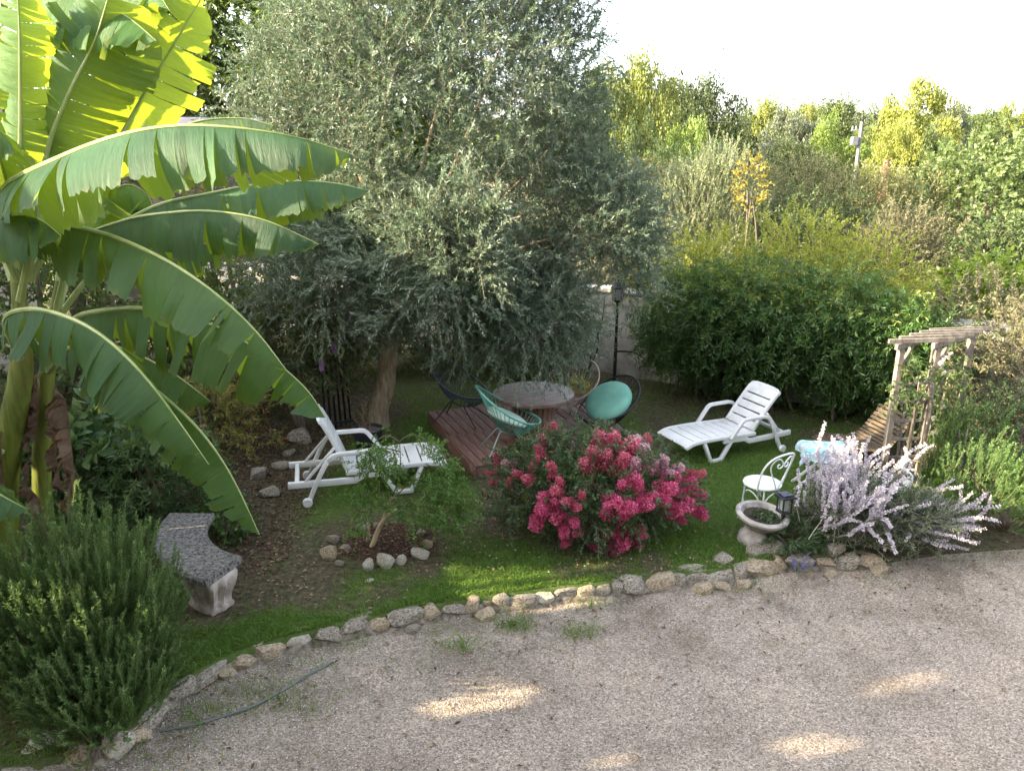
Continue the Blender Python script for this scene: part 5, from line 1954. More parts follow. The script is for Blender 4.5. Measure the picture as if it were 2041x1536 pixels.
leaves('sprigs', lp_, ld_, 0.048 + 0.03 * RNG.random(len(lp_)), 0.0145, M_OLIVE, ol, np.clip(0.5 + 0.5 * RNG.random(len(lp_)), 0, 1), up=0.3)  # paler values: the branch's sunlight is put into its leaf colour


# ------------------------------------------------------------------ generic shrubs
def shrub(name, label, cat, c, r, mat, ntw, tl, nl, L, W, droop=0.15, ang=0.8, up=0.4, out=0.8, rnd=0.6, group=None, lo=0.35, lump=0.25, lscale=1.7, zmin=-0.95, seed=0, trunk=None, sixv=False,
          base_z=0.1, stemr=0.004, stem_mat=None, fol='foliage', upleaf=0.6, gap=0.0, bark=None):
    c = np.asarray(c, float)
    t = thing(name, label, cat, (c[0], c[1], base_z), 0, group)
    B, d = shell(ntw, c, r, lo=lo, lump=lump, lscale=lscale, zmin=zmin, seed=seed)
    k = B[:, 2] > base_z + 0.03
    if gap:
        k &= vnoise(B, 1.6 / max(r), 2, seed + 3) > gap
    B, d = B[k], d[k]
    dirs = d * out + rdirs(len(B)) * rnd + np.array([0, 0, up])
    pth, lp_, ld_, tw, s_ = sprays(B, dirs, tl * (0.65 + 0.7 * RNG.random(len(B))), nl, droop, ang)
    vb = np.clip(0.45 * RNG.random(len(B))[tw] + 0.55 * RNG.random(len(tw)), 0, 1)
    if stemr:
        stems('twigs', pth, stemr, stemr * 0.4, stem_mat or M_TWIG, t)
    leaves(fol, lp_, ld_, L * (0.7 + 0.6 * RNG.random(len(lp_))), W * (0.75 + 0.5 * RNG.random(len(lp_))), mat, t, vb, up=upleaf, six=sixv)
    # main stems
    mb = MB()
    m = trunk or 5
    tips = [Vector(c + unit(RNG.normal(size=3) + [0, 0, 0.5]) * np.asarray(r) * 0.6) for _ in range(m)]
    rr0 = min(0.018 + 0.035 * max(r), 0.10)
    for pt in branch_paths((c[0], c[1], base_z - 0.03), tips, 0, 8, 0.05):
        mb.tube(pt, list(np.linspace(rr0, rr0 * 0.3, 8)), 6)
    mb.build('trunk' if cat == 'tree' else 'stems', bark or M_BARK, t, ang=80)
    return t


def lf(cols, **k):
    return m_leaf('leaf', cols, **k)


# clipped hedge (laurel-like) along the wall
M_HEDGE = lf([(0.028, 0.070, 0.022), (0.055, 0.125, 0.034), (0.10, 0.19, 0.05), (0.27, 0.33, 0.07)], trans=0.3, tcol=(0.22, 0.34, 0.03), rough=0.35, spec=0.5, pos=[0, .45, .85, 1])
hg = thing('hedge', 'dense dark green hedge with overhanging leafy face beside the lounger', 'hedge', (4.3, 11.7, 0.1))
Bh, dh = [], []
h0, h1 = np.array([2.48, 12.1]), np.array([5.75, 10.45])
hd = (h1 - h0) / np.linalg.norm(h1 - h0)
hn = np.array([-hd[1], hd[0]])
if hn[1] > 0:
    hn = -hn
for k in range(9):
    cc = h0 + (h1 - h0) * (k + 0.5) / 9 + RNG.normal(size=2) * 0.06
    hk = 1 - 0.13 * abs((k - 3.6) / 4.4) ** 2.2
    q, e_ = shell(430, (cc[0], cc[1], (1.30 + 0.08 * math.sin(k * 2.3)) * hk), (0.58, 0.90 * hk, 0.95 * hk), lo=0.5, lump=0.3, seed=30 + k, zmin=-0.8)
    Bh.append(q)
    dh.append(e_)
Bh, dh = np.concatenate(Bh), np.concatenate(dh)
Bh[:, :2] -= hn[None] * ((1 - sstep(0.45, 1.35, Bh[:, 2])) * 0.5)[:, None]
k = Bh[:, 2] > 0.40
Bh, dh = Bh[k], dh[k]
dirs = dh * 0.75 + rdirs(len(Bh)) * 0.6 + np.array([0, -0.15, -0.15])
pth, lp_, ld_, tw, s_ = sprays(Bh, dirs, 0.28 + 0.22 * RNG.random(len(Bh)), 22, 0.35, 0.95)
stems('twigs', pth, 0.004, 0.002, M_GSTEM, hg)
leaves('foliage', lp_, ld_, 0.060 + 0.035 * RNG.random(len(lp_)), 0.022, M_HEDGE, hg, np.clip(0.40 * RNG.random(len(Bh))[tw] + 0.40 * RNG.random(len(tw)) + 0.85 * (sstep(1.4, 2.1, Bh[:, 2]) * RNG.random(len(Bh)))[tw], 0, 1), up=0.5)  # upper leaves yellowed: the sunlit hedge top is put into the leaf colour
mb = MB()
for k in range(16):
    cc = h0 + (h1 - h0) * (k + 0.5) / 16
    a0 = Vector((cc[0] + RNG.normal() * .08, cc[1] + RNG.normal() * .12, 0.08))
    mb.tube(bez([a0, a0 + Vector((RNG.normal() * .1, -0.05, 0.5)), a0 + Vector((RNG.normal() * .25, -0.15, 1.2))], 4), [0.022] * 5 + [0.012] * 4, 6)
mb.build('stems', M_BARK, hg)

# bare climber on the wall
cl = thing('bare_climber', 'bare dark climber stems growing up the pale wall left of the lamp post', 'climber', (1.45, 13.2, LZ))
for pts in (((1172, 745), (1180, 700), (1200, 640), (1205, 590)), ((1176, 730), (1192, 690), (1188, 650), (1178, 610)), ((1230, 700), (1262, 702), (1285, 715)), ((1180, 700), (1168, 660), (1172, 620)), ((1285, 640), (1300, 690), (1312, 740))):
    mb = MB()
    P = bez([D(px_, py_, 13.05 - 0.0045 * (px_ - 1180)) for px_, py_ in pts], 5)
    mb.tube(P, list(np.linspace(0.018, 0.007, len(P))), 6)
    mb.build('stem', m_bark('dark_bark', [(0.025, 0.02, 0.018), (0.06, 0.05, 0.04)]), cl)

# ------------------------------------------------------------------ rosemary
M_ROS = lf([(0.035, 0.085, 0.028), (0.065, 0.14, 0.042), (0.125, 0.22, 0.07), (0.27, 0.37, 0.14)], trans=0.3, tcol=(0.25, 0.38, 0.08), rough=0.55, spec=0.3, pos=[0, .4, .75, 1])


def rosemary(label, c, r, ntw, tl, nl, L, seed, lean=(0, 0, 1.0), base_z=0.1, W=0.0042, extra=()):
    t = thing('rosemary_bush', label, 'shrub', (c[0], c[1], base_z), 0, 'rosemary bushes')
    B, d = shell(ntw, c, r, lo=0.25, lump=0.30, lscale=2.2, zmin=-0.75, seed=seed)
    for (c2, r2, n2) in extra:
        B2_, d2_ = shell(n2, c2, r2, lo=0.25, lump=0.3, lscale=2.2, zmin=-0.75, seed=seed + 5)
        B, d = np.concatenate([B, B2_]), np.concatenate([d, d2_])
    k = (B[:, 2] > base_z + 0.03)
    k &= (vnoise(B, 1.9 if r[0] > 0.9 else 3.0, 2, seed) > (0.42 if r[0] > 0.9 else 0.47)) | (RNG.random(len(B)) < 0.18)
    B, d = B[k], d[k]
    dirs = d * 0.55 + rdirs(len(B)) * 0.28 + np.array(lean) * 0.85
    dirs = unit(dirs)
    tls = tl * (0.5 + 0.8 * RNG.random(len(B)))
    B = B - dirs * tls[:, None] * 0.35
    pth, lp_, ld_, tw, s_ = sprays(B, dirs, tls, nl, -0.10, 0.75, s0=0.05)
    # lighter growing tips
    v = np.clip(0.35 * RNG.random(len(B))[tw] + 0.3 * RNG.random(len(tw)) + 0.5 * s_ ** 2.5, 0, 1)
    stems('twigs', pth, 0.0035, 0.002, M_GSTEM, t)
    leaves('foliage', lp_, ld_, L * (0.7 + 0.5 * RNG.random(len(lp_))), W, M_ROS, t, v, up=0.2, fold=0.1)
    mb = MB()
    for pt in branch_paths((c[0], c[1], base_z - 0.05), [Vector(np.array(c) + unit(RNG.normal(size=3) + [0, 0, .3]) * np.array(r) * 0.6) for _ in range(12)], 0, 8, 0.02):
        mb.tube(pt, list(np.linspace(0.028, 0.008, 8)), 6)
    mb.build('stems', M_BARK, t)
    return t


rosemary('big feathery rosemary bush in the near left corner in front of the banana plants', (-3.32, 4.85, 0.70), (0.92, 0.62, 0.70), 1900, 0.31, 84, 0.030, 51, W=0.0055, extra=(((-2.92, 4.42, 0.36), (0.50, 0.34, 0.36), 420), ((-2.72, 4.80, 0.36), (0.32, 0.30, 0.30), 170)))
rosemary('large rosemary bush at the right edge behind the lilac-flowered shrub', (5.35, 7.45, 0.52), (0.80, 0.62, 0.52), 1300, 0.20, 40, 0.034, 52, (0.5, -0.1, 0.7), W=0.008)
rosemary('rosemary bush with yellowish tips beside the arbour post', (5.30, 8.35, 0.62), (0.50, 0.45, 0.55), 620, 0.20, 40, 0.034, 53, (0.4, -0.1, 0.75), W=0.008)

# ------------------------------------------------------------------ crape myrtle with pink flowers
M_CRAPE = lf([(0.03, 0.065, 0.028), (0.052, 0.105, 0.042), (0.085, 0.15, 0.058), (0.15, 0.21, 0.085)], trans=0.28, tcol=(0.2, 0.28, 0.04), rough=0.4, spec=0.45, pos=[0, .45, .85, 1])
cr = thing('crape_myrtle', 'low spreading crape myrtle covered in deep pink flower clusters', 'shrub', (0.62, 7.2, LZ))
CC, CRr = (0.80, 7.35, 0.60), (1.0, 0.72, 0.50)
B, d = shell(1150, CC, CRr, lo=0.4, lump=0.3, lscale=2.0, seed=71, zmin=-0.75)
k = B[:, 2] > 0.24
B, d = B[k], d[k]
dirs = d * 0.7 + rdirs(len(B)) * 0.6 + np.array([0, 0, 0.35])
pth, lp_, ld_, tw, s_ = sprays(B, dirs, 0.14 + 0.13 * RNG.random(len(B)), 18, 0.15, 0.95)
stems('twigs', pth, 0.003, 0.0015, M_TWIG, cr)
leaves('foliage', lp_, ld_, 0.038 + 0.02 * RNG.random(len(lp_)), 0.019, M_CRAPE, cr, np.clip(0.5 * RNG.random(len(B))[tw] + 0.5 * RNG.random(len(tw)), 0, 1), up=0.7)
mb = MB()
cbase = G(1130, 1080)
for i, pt in enumerate(branch_paths((cbase.x, cbase.y + .15, 0.08), [(0.1, 7.2, .7), (0.5, 7.0, .8), (0.9, 7.3, .95), (1.3, 7.2, .8), (1.0, 6.9, .6), (0.3, 7.6, .9), (1.6, 7.4, .6)], 0, 10, 0.05)):
    mb.tube(pt, list(np.linspace(0.026, 0.008, 10)), 6)
mb.build('stems', m_bark('crape_bark', [(0.12, 0.085, 0.06), (0.24, 0.18, 0.13)]), cr)
M_PINK = lf([(0.44, 0.05, 0.13), (0.62, 0.085, 0.21), (0.72, 0.15, 0.30), (0.78, 0.32, 0.45)], trans=0.35, rough=0.6, spec=0.2, pos=[0, .45, .8, 1])
M_PINKR = lf([(0.46, 0.055, 0.10), (0.60, 0.10, 0.17), (0.70, 0.20, 0.28), (0.72, 0.42, 0.46)], trans=0.35, rough=0.6, spec=0.2, pos=[0, .45, .8, 1])
M_PINKP = lf([(0.42, 0.12, 0.17), (0.60, 0.24, 0.32), (0.70, 0.42, 0.48), (0.72, 0.62, 0.62)], trans=0.35, rough=0.6, spec=0.2)


def panicle(seed, n=620):
    r = np.random.default_rng(seed)
    # a cone-shaped cluster about 1 unit long pointing along +x
    t = r.random(n) ** 0.8
    rad = 0.42 * (1 - 0.55 * t) * np.sqrt(r.random(n))
    a = r.random(n) * 6.283
    lump = vnoise(np.stack([t * 3, np.cos(a), np.sin(a)], -1), 1.4, 2, seed)
    rad = rad * (0.6 + 0.9 * lump)
    B = np.stack([t - 0.1, rad * np.cos(a), rad * np.sin(a)], -1)
    d = unit(np.stack([np.full(n, 0.3), np.cos(a), np.sin(a)], -1) + r.normal(size=(n, 3)) * 0.6)
    V = []
    ref = r.normal(size=(n, 3))
    S_ = unit(np.cross(d, ref))
    N_ = np.cross(S_, d)
    L_ = 0.085 * (0.6 + 0.8 * r.random((n, 1)))
    m_ = B + d * L_ * 0.5 + N_ * 0.02
    V = np.stack([B, m_ + S_ * L_ * 0.42, B + d * L_ + N_ * 0.02 * r.normal(size=(n, 1)), m_ - S_ * L_ * 0.42], 1).reshape(-1, 3)
    F = (np.arange(n)[:, None, None] * 4 + np.array([[0, 3, 2], [0, 2, 1]])[None]).reshape(-1, 3)
    me = tri_mesh('flower_cluster', V, F, np.repeat(np.clip(r.random(n) * 0.7 + 0.35 * (t), 0, 1), 4))
    me.materials.append(M_PINK)
    return me


PAN = [panicle(200 + i) for i in range(5)]
# (photo x, photo y, size in photo px, kind)
FL = [(1083, 1015, 55, 0), (1070, 1040, 50, 0), (1110, 1030, 42, 0), (1125, 1055, 45, 0), (1128, 1075, 40, 0), (1145, 1040, 36, 0), (1085, 990, 40, 0), (1150, 1062, 26, 0),
      (1205, 1085, 52, 0), (1240, 1075, 60, 0), (1190, 1100, 36, 0), (1268, 1080, 44, 0), (1225, 1100, 44, 0), (1280, 1062, 34, 0),
      (1225, 1000, 52, 0), (1255, 1010, 56, 0), (1285, 1005, 50, 0), (1240, 1020, 46, 0), (1210, 1015, 40, 0), (1300, 990, 38, 0),
      (1330, 975, 60, 0), (1360, 1000, 66, 0), (1385, 1015, 58, 0), (1345, 1015, 54, 0), (1390, 985, 48, 0), (1370, 965, 54, 0), (1400, 1025, 36, 0), (1355, 1035, 36, 0), (1320, 995, 44, 0), (1340, 950, 48, 0), (1395, 945, 36, 1),
      (1262, 955, 44, 0), (1240, 965, 34, 0), (1275, 968, 34, 0),
      (1195, 880, 60, 1), (1225, 885, 66, 1), (1255, 895, 66, 1), (1180, 910, 56, 1), (1210, 915, 52, 1), (1240, 920, 54, 1), (1275, 885, 54, 2), (1285, 905, 56, 2), (1290, 875, 40, 1), (1165, 925, 42, 1), (1265, 925, 44, 2), (1215, 865, 38, 1), (1300, 925, 42, 2), (1190, 858, 30, 2),
      (1320, 925, 48, 2), (1350, 935, 44, 2), (1335, 945, 36, 2), (1375, 942, 32, 1),
      (1080, 880, 46, 1), (1092, 862, 38, 1), (1105, 850, 34, 1), (1075, 900, 36, 1), (1068, 915, 28, 1),
      (995, 915, 42, 1), (1010, 925, 32, 2), (985, 960, 36, 1), (975, 945, 26, 1), (1030, 945, 32, 1), (1050, 955, 36, 1), (1100, 935, 40, 1), (1108, 978, 42, 1), (1115, 960, 32, 1), (1130, 1000, 34, 1), (1105, 1000, 30, 0), (1150, 1010, 30, 1), (1015, 960, 26, 1), (1060, 930, 24, 1), (1160, 985, 26, 1)]
cc = np.array(CC)
for i, (x_, y_, sz, kd) in enumerate(FL):
    # put the cluster on the front of the crown where the line of sight meets it
    d_ = D(x_, y_, 1.0) - Vector((0, 0, CAMH))
    best = None
    O_ = (np.array([0, 0, CAMH]) - cc) / np.array(CRr)
    dv_ = np.array(d_[:]) / np.array(CRr)
    a_, b_, c_ = dv_ @ dv_, 2 * O_ @ dv_, O_ @ O_ - 1.08
    disc = b_ * b_ - 4 * a_ * c_
    t_ = (-b_ - math.sqrt(disc)) / (2 * a_) if disc > 0 else -b_ / (2 * a_)
    p = np.array([0, 0, CAMH]) + np.array(d_[:]) * t_
    p[2] = max(p[2], 0.2)
    s = sz / 200.0 * 0.70
    o = unit((p - cc) / np.array(CRr) ** 2) + np.array([0, 0, 0.1]) + RNG.normal(size=3) * 0.3
    o = Vector(o)
    e_ = o.to_track_quat('X', 'Z').to_euler()
    f = inst('flower_cluster', PAN[i % 5], cr, Vector(p) - o.normalized() * s * 0.6 - cr.location, e_, (s * 1.25, s * 1.2, s * 1.2), (M_PINK, M_PINKR, M_PINKP)[kd])

# ------------------------------------------------------------------ lilac-flowered shrub (Russian-sage like)
M_SAGE = lf([(0.05, 0.08, 0.04), (0.10, 0.14, 0.075), (0.16, 0.20, 0.12), (0.26, 0.27, 0.13)], trans=0.25, rough=0.7, spec=0.2)
M_LILAC = lf([(0.46, 0.40, 0.50), (0.60, 0.54, 0.61), (0.69, 0.64, 0.68), (0.78, 0.74, 0.74)], trans=0.3, rough=0.7, spec=0.15)
M_LSTEM = m_leaf('pale_stem', [(0.28, 0.28, 0.22), (0.45, 0.43, 0.36)], 0.1, None, 0.8, 0.2)
lv = thing('lilac_sage_shrub', 'sprawling shrub with long pale lilac flower spikes at the border', 'shrub', (3.55, 7.0, LZ))


def spike(seed, n=230):
    r = np.random.default_rng(seed)
    S_ = 9
    q = np.linspace(0, 1, S_)
    bx = 0.10 * r.normal()
    by = 0.10 * r.normal()
    path = np.stack([q, bx * q * (q - 1) * 2 + 0.02 * np.sin(q * 9 + seed), by * q * (q - 1) * 2], -1)
    st = stems('s', path[None], 0.0075, 0.003, mesh_only=True)
    t = 0.34 + 0.66 * r.random(n) ** 0.9
    a = r.random(n) * 6.283
    # whorls
    t = np.round(t * 26) / 26 + r.normal(size=n) * 0.006
    rad = 0.022 * (1.25 - t) / 0.9 * (0.4 + 0.8 * r.random(n)) + 0.004
    B = np.stack([t, np.interp(t, q, path[:, 1]) + rad * np.cos(a) * 0.5, np.interp(t, q, path[:, 2]) + rad * np.sin(a) * 0.5], -1)
    d = unit(np.stack([np.full(n, 0.5), np.cos(a), np.sin(a)], -1) + r.normal(size=(n, 3)) * 0.4)
    S2 = unit(np.cross(d, r.normal(size=(n, 3))))
    L_ = 0.028 * (0.6 + 0.7 * r.random((n, 1)))
    m_ = B + d * L_ * 0.5
    V = np.stack([B, m_ + S2 * L_ * 0.4, B + d * L_, m_ - S2 * L_ * 0.4], 1).reshape(-1, 3)
    F = (np.arange(n)[:, None, None] * 4 + np.array([[0, 3, 2], [0, 2, 1]])[None]).reshape(-1, 3)
    # stem and florets in one mesh
    V0 = np.array([v.co[:] for v in st.vertices])
    Q = np.array([list(p.vertices) for p in st.polygons])
    F0 = np.concatenate([Q[:, [0, 1, 2]], Q[:, [0, 2, 3]]])
    me = tri_mesh('flower_spike', np.concatenate([V0, V]), np.concatenate([F0, F + len(V0)]), np.concatenate([np.full(len(V0), 0.9), np.repeat(r.random(n), 4)]))
    mi = np.concatenate([np.ones(len(F0)), np.zeros(len(F))]).astype(np.int32)
    me.materials.append(M_LILAC)
    me.materials.append(M_LSTEM)
    me.polygons.foreach_set('material_index', mi)
    bpy.data.meshes.remove(st)
    return me


SPK = [spike(300 + i) for i in range(6)]
root_pts = [G(1640, 1080), G(1700, 1090), G(1760, 1085), G(1830, 1080), G(1690, 1050), G(1790, 1050)]
cents = np.array([[3.22, 6.95, 0.34], [3.5, 7.0, 0.36], [3.8, 7.05, 0.36], [4.05, 7.1, 0.30], [3.4, 7.3, 0.40], [3.75, 7.4, 0.40]])
nsp = 270
for i in range(nsp):
    c_ = cents[i % 6] + RNG.normal(size=3) * np.array([0.16, 0.13, 0.08])
    a = RNG.random() * 6.283
    out_ = np.array([math.cos(a), math.sin(a) * 0.75 - 0.15, 0])
    out_[0] += (c_[0] - 3.6) * 0.5 + 0.18
    el = RNG.random() * 1.35
    dv_ = out_ + np.array([0, 0, el])
    if c_[0] < 3.5 and RNG.random() < 0.35:
        dv_ = np.array([RNG.normal() * 0.25 - 0.1, -0.15, 1.0])
    if dv_[0] < -0.25:
        dv_[0] *= 0.45
    o = Vector(dv_)
    ln = 0.38 + 0.44 * RNG.random()
    if abs(c_[0] + dv_[0] * 0.25 - hp_.x) < 0.34 and c_[1] + dv_[1] * 0.2 < hp_.y + 0.10 and dv_[2] > 0.15:
        dv_[2] *= 0.25
        dv_[0] += 0.7 * np.sign(dv_[0] + 0.01)
        o = Vector(dv_)
        ln *= 0.7
    e_ = o.to_track_quat('X', 'Z').to_euler()
    inst('flower_spike', SPK[i % 6], lv, Vector(c_) - lv.location, (e_[0] + RNG.random() * 6, e_[1], e_[2]), (ln, ln * 0.6 + .27, ln * 0.6 + .27))
B, d = shell(1300, (3.65, 7.1, 0.36), (0.82, 0.46, 0.34), lo=0.2, lump=0.3, seed=81, zmin=-0.7)
B = B[B[:, 2] > 0.14]
dirs = rdirs(len(B)) * 0.8 + np.array([0.1, 0, 0.6])
pth, lp_, ld_, tw, s_ = sprays(B, dirs, 0.26, 20, 0.1, 0.8)
stems('stems', pth, 0.003, 0.0015, M_LSTEM, lv)
leaves('foliage', lp_, ld_, 0.045, 0.011, M_SAGE, lv, None, up=0.4)
M_LAV = lf([(0.16, 0.15, 0.30), (0.25, 0.23, 0.42), (0.34, 0.32, 0.50)], trans=0.25, rough=0.7, spec=0.15)
lvb = G(1592, 1140, 0.05)
lb = thing('lavender', 'small bluish lavender tuft at the border left of the lilac-flowered shrub', 'plant', (lvb.x, lvb.y, 0.03))
for k in range(9):
    a = RNG.random() * 6.28
    o = Vector((math.cos(a) * 0.45, math.sin(a) * 0.4 - 0.15, 0.9))
    e_ = o.to_track_quat('X', 'Z').to_euler()
    inst('flower_spike', SPK[k % 6], lb, (RNG.normal() * 0.03, RNG.normal() * 0.03, 0.0), e_, (0.22, 0.32, 0.32), M_LAV)
n = 60
leaves('foliage', np.stack([RNG.normal(size=n) * 0.05, RNG.normal(size=n) * 0.05, 0.02 + 0.08 * RNG.random(n)], -1), rdirs(n) + [0, 0, 1], 0.06, 0.008, M_SAGE, lb, None, world=False)

# low green plants at the foot of the planter and the border
M_HERB = lf([(0.03, 0.07, 0.03), (0.06, 0.11, 0.05), (0.11, 0.16, 0.08)], trans=0.3, tcol=(0.2, 0.3, 0.06))
for (c, r, lab, n_) in (((2.78, 6.92, 0.22), (0.24, 0.20, 0.18), 'low leafy weeds around the planter pedestal', 90),):
    shrub('leafy_weeds', lab, 'plant', c, r, M_HERB, n_, 0.16, 14, 0.06, 0.014, 0.2, 0.8, 0.6, seed=90, base_z=LZ, stemr=0.002, stem_mat=M_GSTEM, trunk=3)

# ------------------------------------------------------------------ pruned weeping shrub in the stone ring
M_SMALL = lf([(0.05, 0.125, 0.03), (0.085, 0.19, 0.045), (0.13, 0.25, 0.06), (0.21, 0.32, 0.09)], trans=0.35, tcol=(0.28, 0.42, 0.04), rough=0.5)
wb = G(738, 1088)
ws = thing('weeping_shrub', 'small pruned weeping shrub with pale cut trunk in the ring of stones', 'shrub', (wb.x, wb.y, LZ))
M_CUT = m_surf('pale_cut_wood', [(0.36, 0.27, 0.16), (0.50, 0.39, 0.25), (0.58, 0.48, 0.34)], 8, 0.85, 0.3)
mb = MB()
Pw = bez([wb - Vector((0, 0, .05)), D(752, 1060, 7.0), D(768, 1032, 7.0), D(792, 1016, 7.02)], 5)
mb.tube(Pw, list(np.linspace(0.028, 0.021, len(Pw))), 9)
Pw = bez([D(766, 1034, 7.0), D(772, 1010, 6.98), D(782, 990, 6.95)], 4)
mb.tube(Pw, list(np.linspace(0.018, 0.013, len(Pw))), 8)
Pw = bez([G(733, 1078), D(735, 1058, 6.95), D(733, 1042, 6.95)], 3)
mb.tube(Pw, list(np.linspace(0.018, 0.014, len(Pw))), 8)
mb.build('trunk', M_CUT, ws)
mb = MB()
for pts in (((782, 990), (796, 950), (798, 910), (796, 878)), ((796, 880), (770, 868), (745, 885), (728, 920), (715, 955)), ((796, 880), (820, 865), (845, 875), (870, 890), (895, 920)), ((798, 900), (760, 895), (740, 930)),
            ((775, 1015), (740, 1000), (725, 985), (715, 1010)), ((785, 1000), (830, 985), (880, 1000), (930, 1020)), ((790, 1010), (850, 1010), (900, 1040), (930, 1060)), ((795, 882), (808, 870), (830, 868), (842, 900)), ((755, 985), (757, 930), (752, 900)), ((780, 1000), (820, 960), (860, 960), (885, 975))):
    P = bez([D(x_, y_, 6.85 + 0.0006 * (x_ - 780)) for x_, y_ in pts], 5)
    mb.tube(P, list(np.linspace(0.0075, 0.003, len(P))), 5)
mb.build('branches', M_TWIG and m_bark('thin_bark', [(0.10, 0.08, 0.06), (0.2, 0.165, 0.125)]), ws)
Bs, ds = [], []
for (x_, y_, sx, sy, n_, Y_) in ((755, 905, 30, 30, 120, 6.75), (765, 930, 22, 22, 70, 6.75), (730, 925, 18, 14, 36, 6.8), (862, 888, 20, 16, 50, 6.9), (885, 918, 16, 18, 34, 6.9), (835, 870, 8, 8, 16, 6.9), (905, 930, 10, 10, 20, 6.85), (880, 985, 38, 26, 150, 6.8), (930, 1010, 24, 24, 100, 6.8), (850, 1030, 45, 20, 110, 6.75),
                                 (720, 1000, 14, 28, 64, 6.75), (712, 1045, 8, 24, 36, 6.7), (740, 985, 18, 12, 34, 6.8), (900, 1045, 30, 15, 60, 6.75), (800, 1010, 30, 18, 60, 6.8), (880, 945, 22, 16, 40, 6.9), (690, 990, 8, 6, 10, 6.8), (835, 960, 26, 14, 36, 6.85)):
    for _ in range(int(n_ * 0.62)):
        p = D(x_ + RNG.normal() * sx * 0.62, y_ + RNG.normal() * sy * 0.62, Y_ + RNG.normal() * 0.10)
        if p.z > 0.16:
            Bs.append(p[:])
            ds.append(RNG.normal(size=3) * 0.7 + np.array([0.1, 0, -0.25]))
pth, lp_, ld_, tw, s_ = sprays(np.array(Bs), np.array(ds), 0.08 + 0.10 * RNG.random(len(Bs)), 13, 0.2, 0.95)
stems('twigs', pth, 0.002, 0.001, M_GSTEM, ws)
leaves('foliage', lp_, ld_, 0.022 + 0.016 * RNG.random(len(lp_)), 0.015, M_SMALL, ws, np.clip(0.5 * RNG.random(len(Bs))[tw] + 0.5 * RNG.random(len(tw)), 0, 1), up=0.7)
# ring of stones with mulch
ring = thing('stone_ring', 'ring of loose limestone lumps around the weeping shrub', 'stone ring', (RING[0], RING[1], LZ))
for (x_, y_, sx, sy, sz, m_) in ((655, 1110, .085, .07, .085, M_ROCK2), (664, 1078, .07, .05, .05, M_ROCK), (733, 1133, .055, .05, .075, M_ROCK3), (768, 1126, .09, .07, .09, M_ROCK3), (800, 1122, .06, .05, .06, M_ROCK3), (836, 1108, .10, .07, .065, M_ROCK3), (852, 1088, .07, .06, .05, M_ROCK2),
                                 (690, 1095, .06, .05, .04, M_ROCK), (676, 1125, .05, .04, .035, M_ROCK), (720, 1055, .07, .055, .05, M_ROCK), (750, 1050, .05, .04, .04, M_ROCK), (840, 1065, .055, .045, .04, M_ROCK)):
    p = G(x_, y_)
    inst('stone', rr.choice(ROCKS), ring, (p.x - RING[0], p.y - RING[1], sz * 0.55), (rr.uniform(-.3, .3), rr.uniform(-.3, .3), rr.uniform(-.6, .6)), (sx, sy, sz), m_)
n = 2600
a, r_ = RNG.random(n) * 6.283, RNG.random(n) ** 0.5
x = -1.28 + r_ * np.cos(a) * 0.52
y = 7.06 + r_ * np.sin(a) * 0.42
M_MULCH = m_leaf('bark_chip', [(0.05, 0.022, 0.018), (0.10, 0.045, 0.034), (0.16, 0.085, 0.065), (0.36, 0.27, 0.2)], 0.0, None, 0.9, 0.2, [0, 0.5, 0.9, 1])
mu = leaves('bark_mulch', np.stack([x, y, lawn_z(x, y) + 0.002 + 0.014 * RNG.random(n)], -1), rdirs(n) * [1, 1, .3], 0.02 + 0.03 * RNG.random(n), 0.012, M_MULCH, None, None, up=2.5, fold=0.3)
tag(mu, kind='stuff')
# mulch in the bed behind the bench
n = 9000
x = RNG.uniform(-4.6, -2.2, n)
y = RNG.uniform(6.4, 10.5, n)
mu = leaves('bark_mulch', np.stack([x, y, lawn_z(x, y) + 0.002 + 0.014 * RNG.random(n)], -1), rdirs(n) * [1, 1, .3], 0.02 + 0.04 * RNG.random(n), 0.014, M_MULCH, None, None, up=2.5, fold=0.3)
tag(mu, kind='stuff')

# ------------------------------------------------------------------ plants of the left bed
M_MUG = lf([(0.035, 0.085, 0.035), (0.065, 0.13, 0.052), (0.105, 0.18, 0.075), (0.22, 0.28, 0.1)], trans=0.3, tcol=(0.2, 0.3, 0.05))
shrub('leafy_shrub', 'feathery dark green leafy shrub behind the bench under the banana leaves', 'shrub', (-3.75, 7.5, 0.62), (0.62, 0.5, 0.55), M_MUG, 420, 0.24, 20, 0.085, 0.016, 0.3, 0.85, 0.5, seed=91, base_z=LZ, stem_mat=M_GSTEM)
shrub('leafy_shrub', 'broad-leaved green bush low behind the banana stems', 'shrub', (-4.6, 7.6, 0.7), (0.5, 0.5, 0.6), M_MUG, 160, 0.25, 10, 0.16, 0.07, 0.3, 0.85, 0.5, seed=92, base_z=LZ, stem_mat=M_GSTEM, sixv=True)
shrub('ivy_clump', 'small dark ivy clump at the back corner of the bench', 'plant', (-2.95, 7.15, 0.32), (0.25, 0.22, 0.24), M_HEDGE, 130, 0.14, 12, 0.045, 0.035, 0.2, 0.9, 0.3, seed=93, base_z=LZ)
M_YLEAF = lf([(0.07, 0.10, 0.025), (0.15, 0.18, 0.05), (0.30, 0.27, 0.08), (0.42, 0.33, 0.12)], trans=0.4, tcol=(0.5, 0.45, 0.06))
shrub('leafy_shrub', 'yellowing low shrub between the mulch bed and the red trellis', 'shrub', (-3.9, 9.3, 0.6), (0.8, 0.5, 0.55), M_YLEAF, 320, 0.25, 14, 0.06, 0.024, 0.2, 0.9, 0.4, seed=94, base_z=LZ)
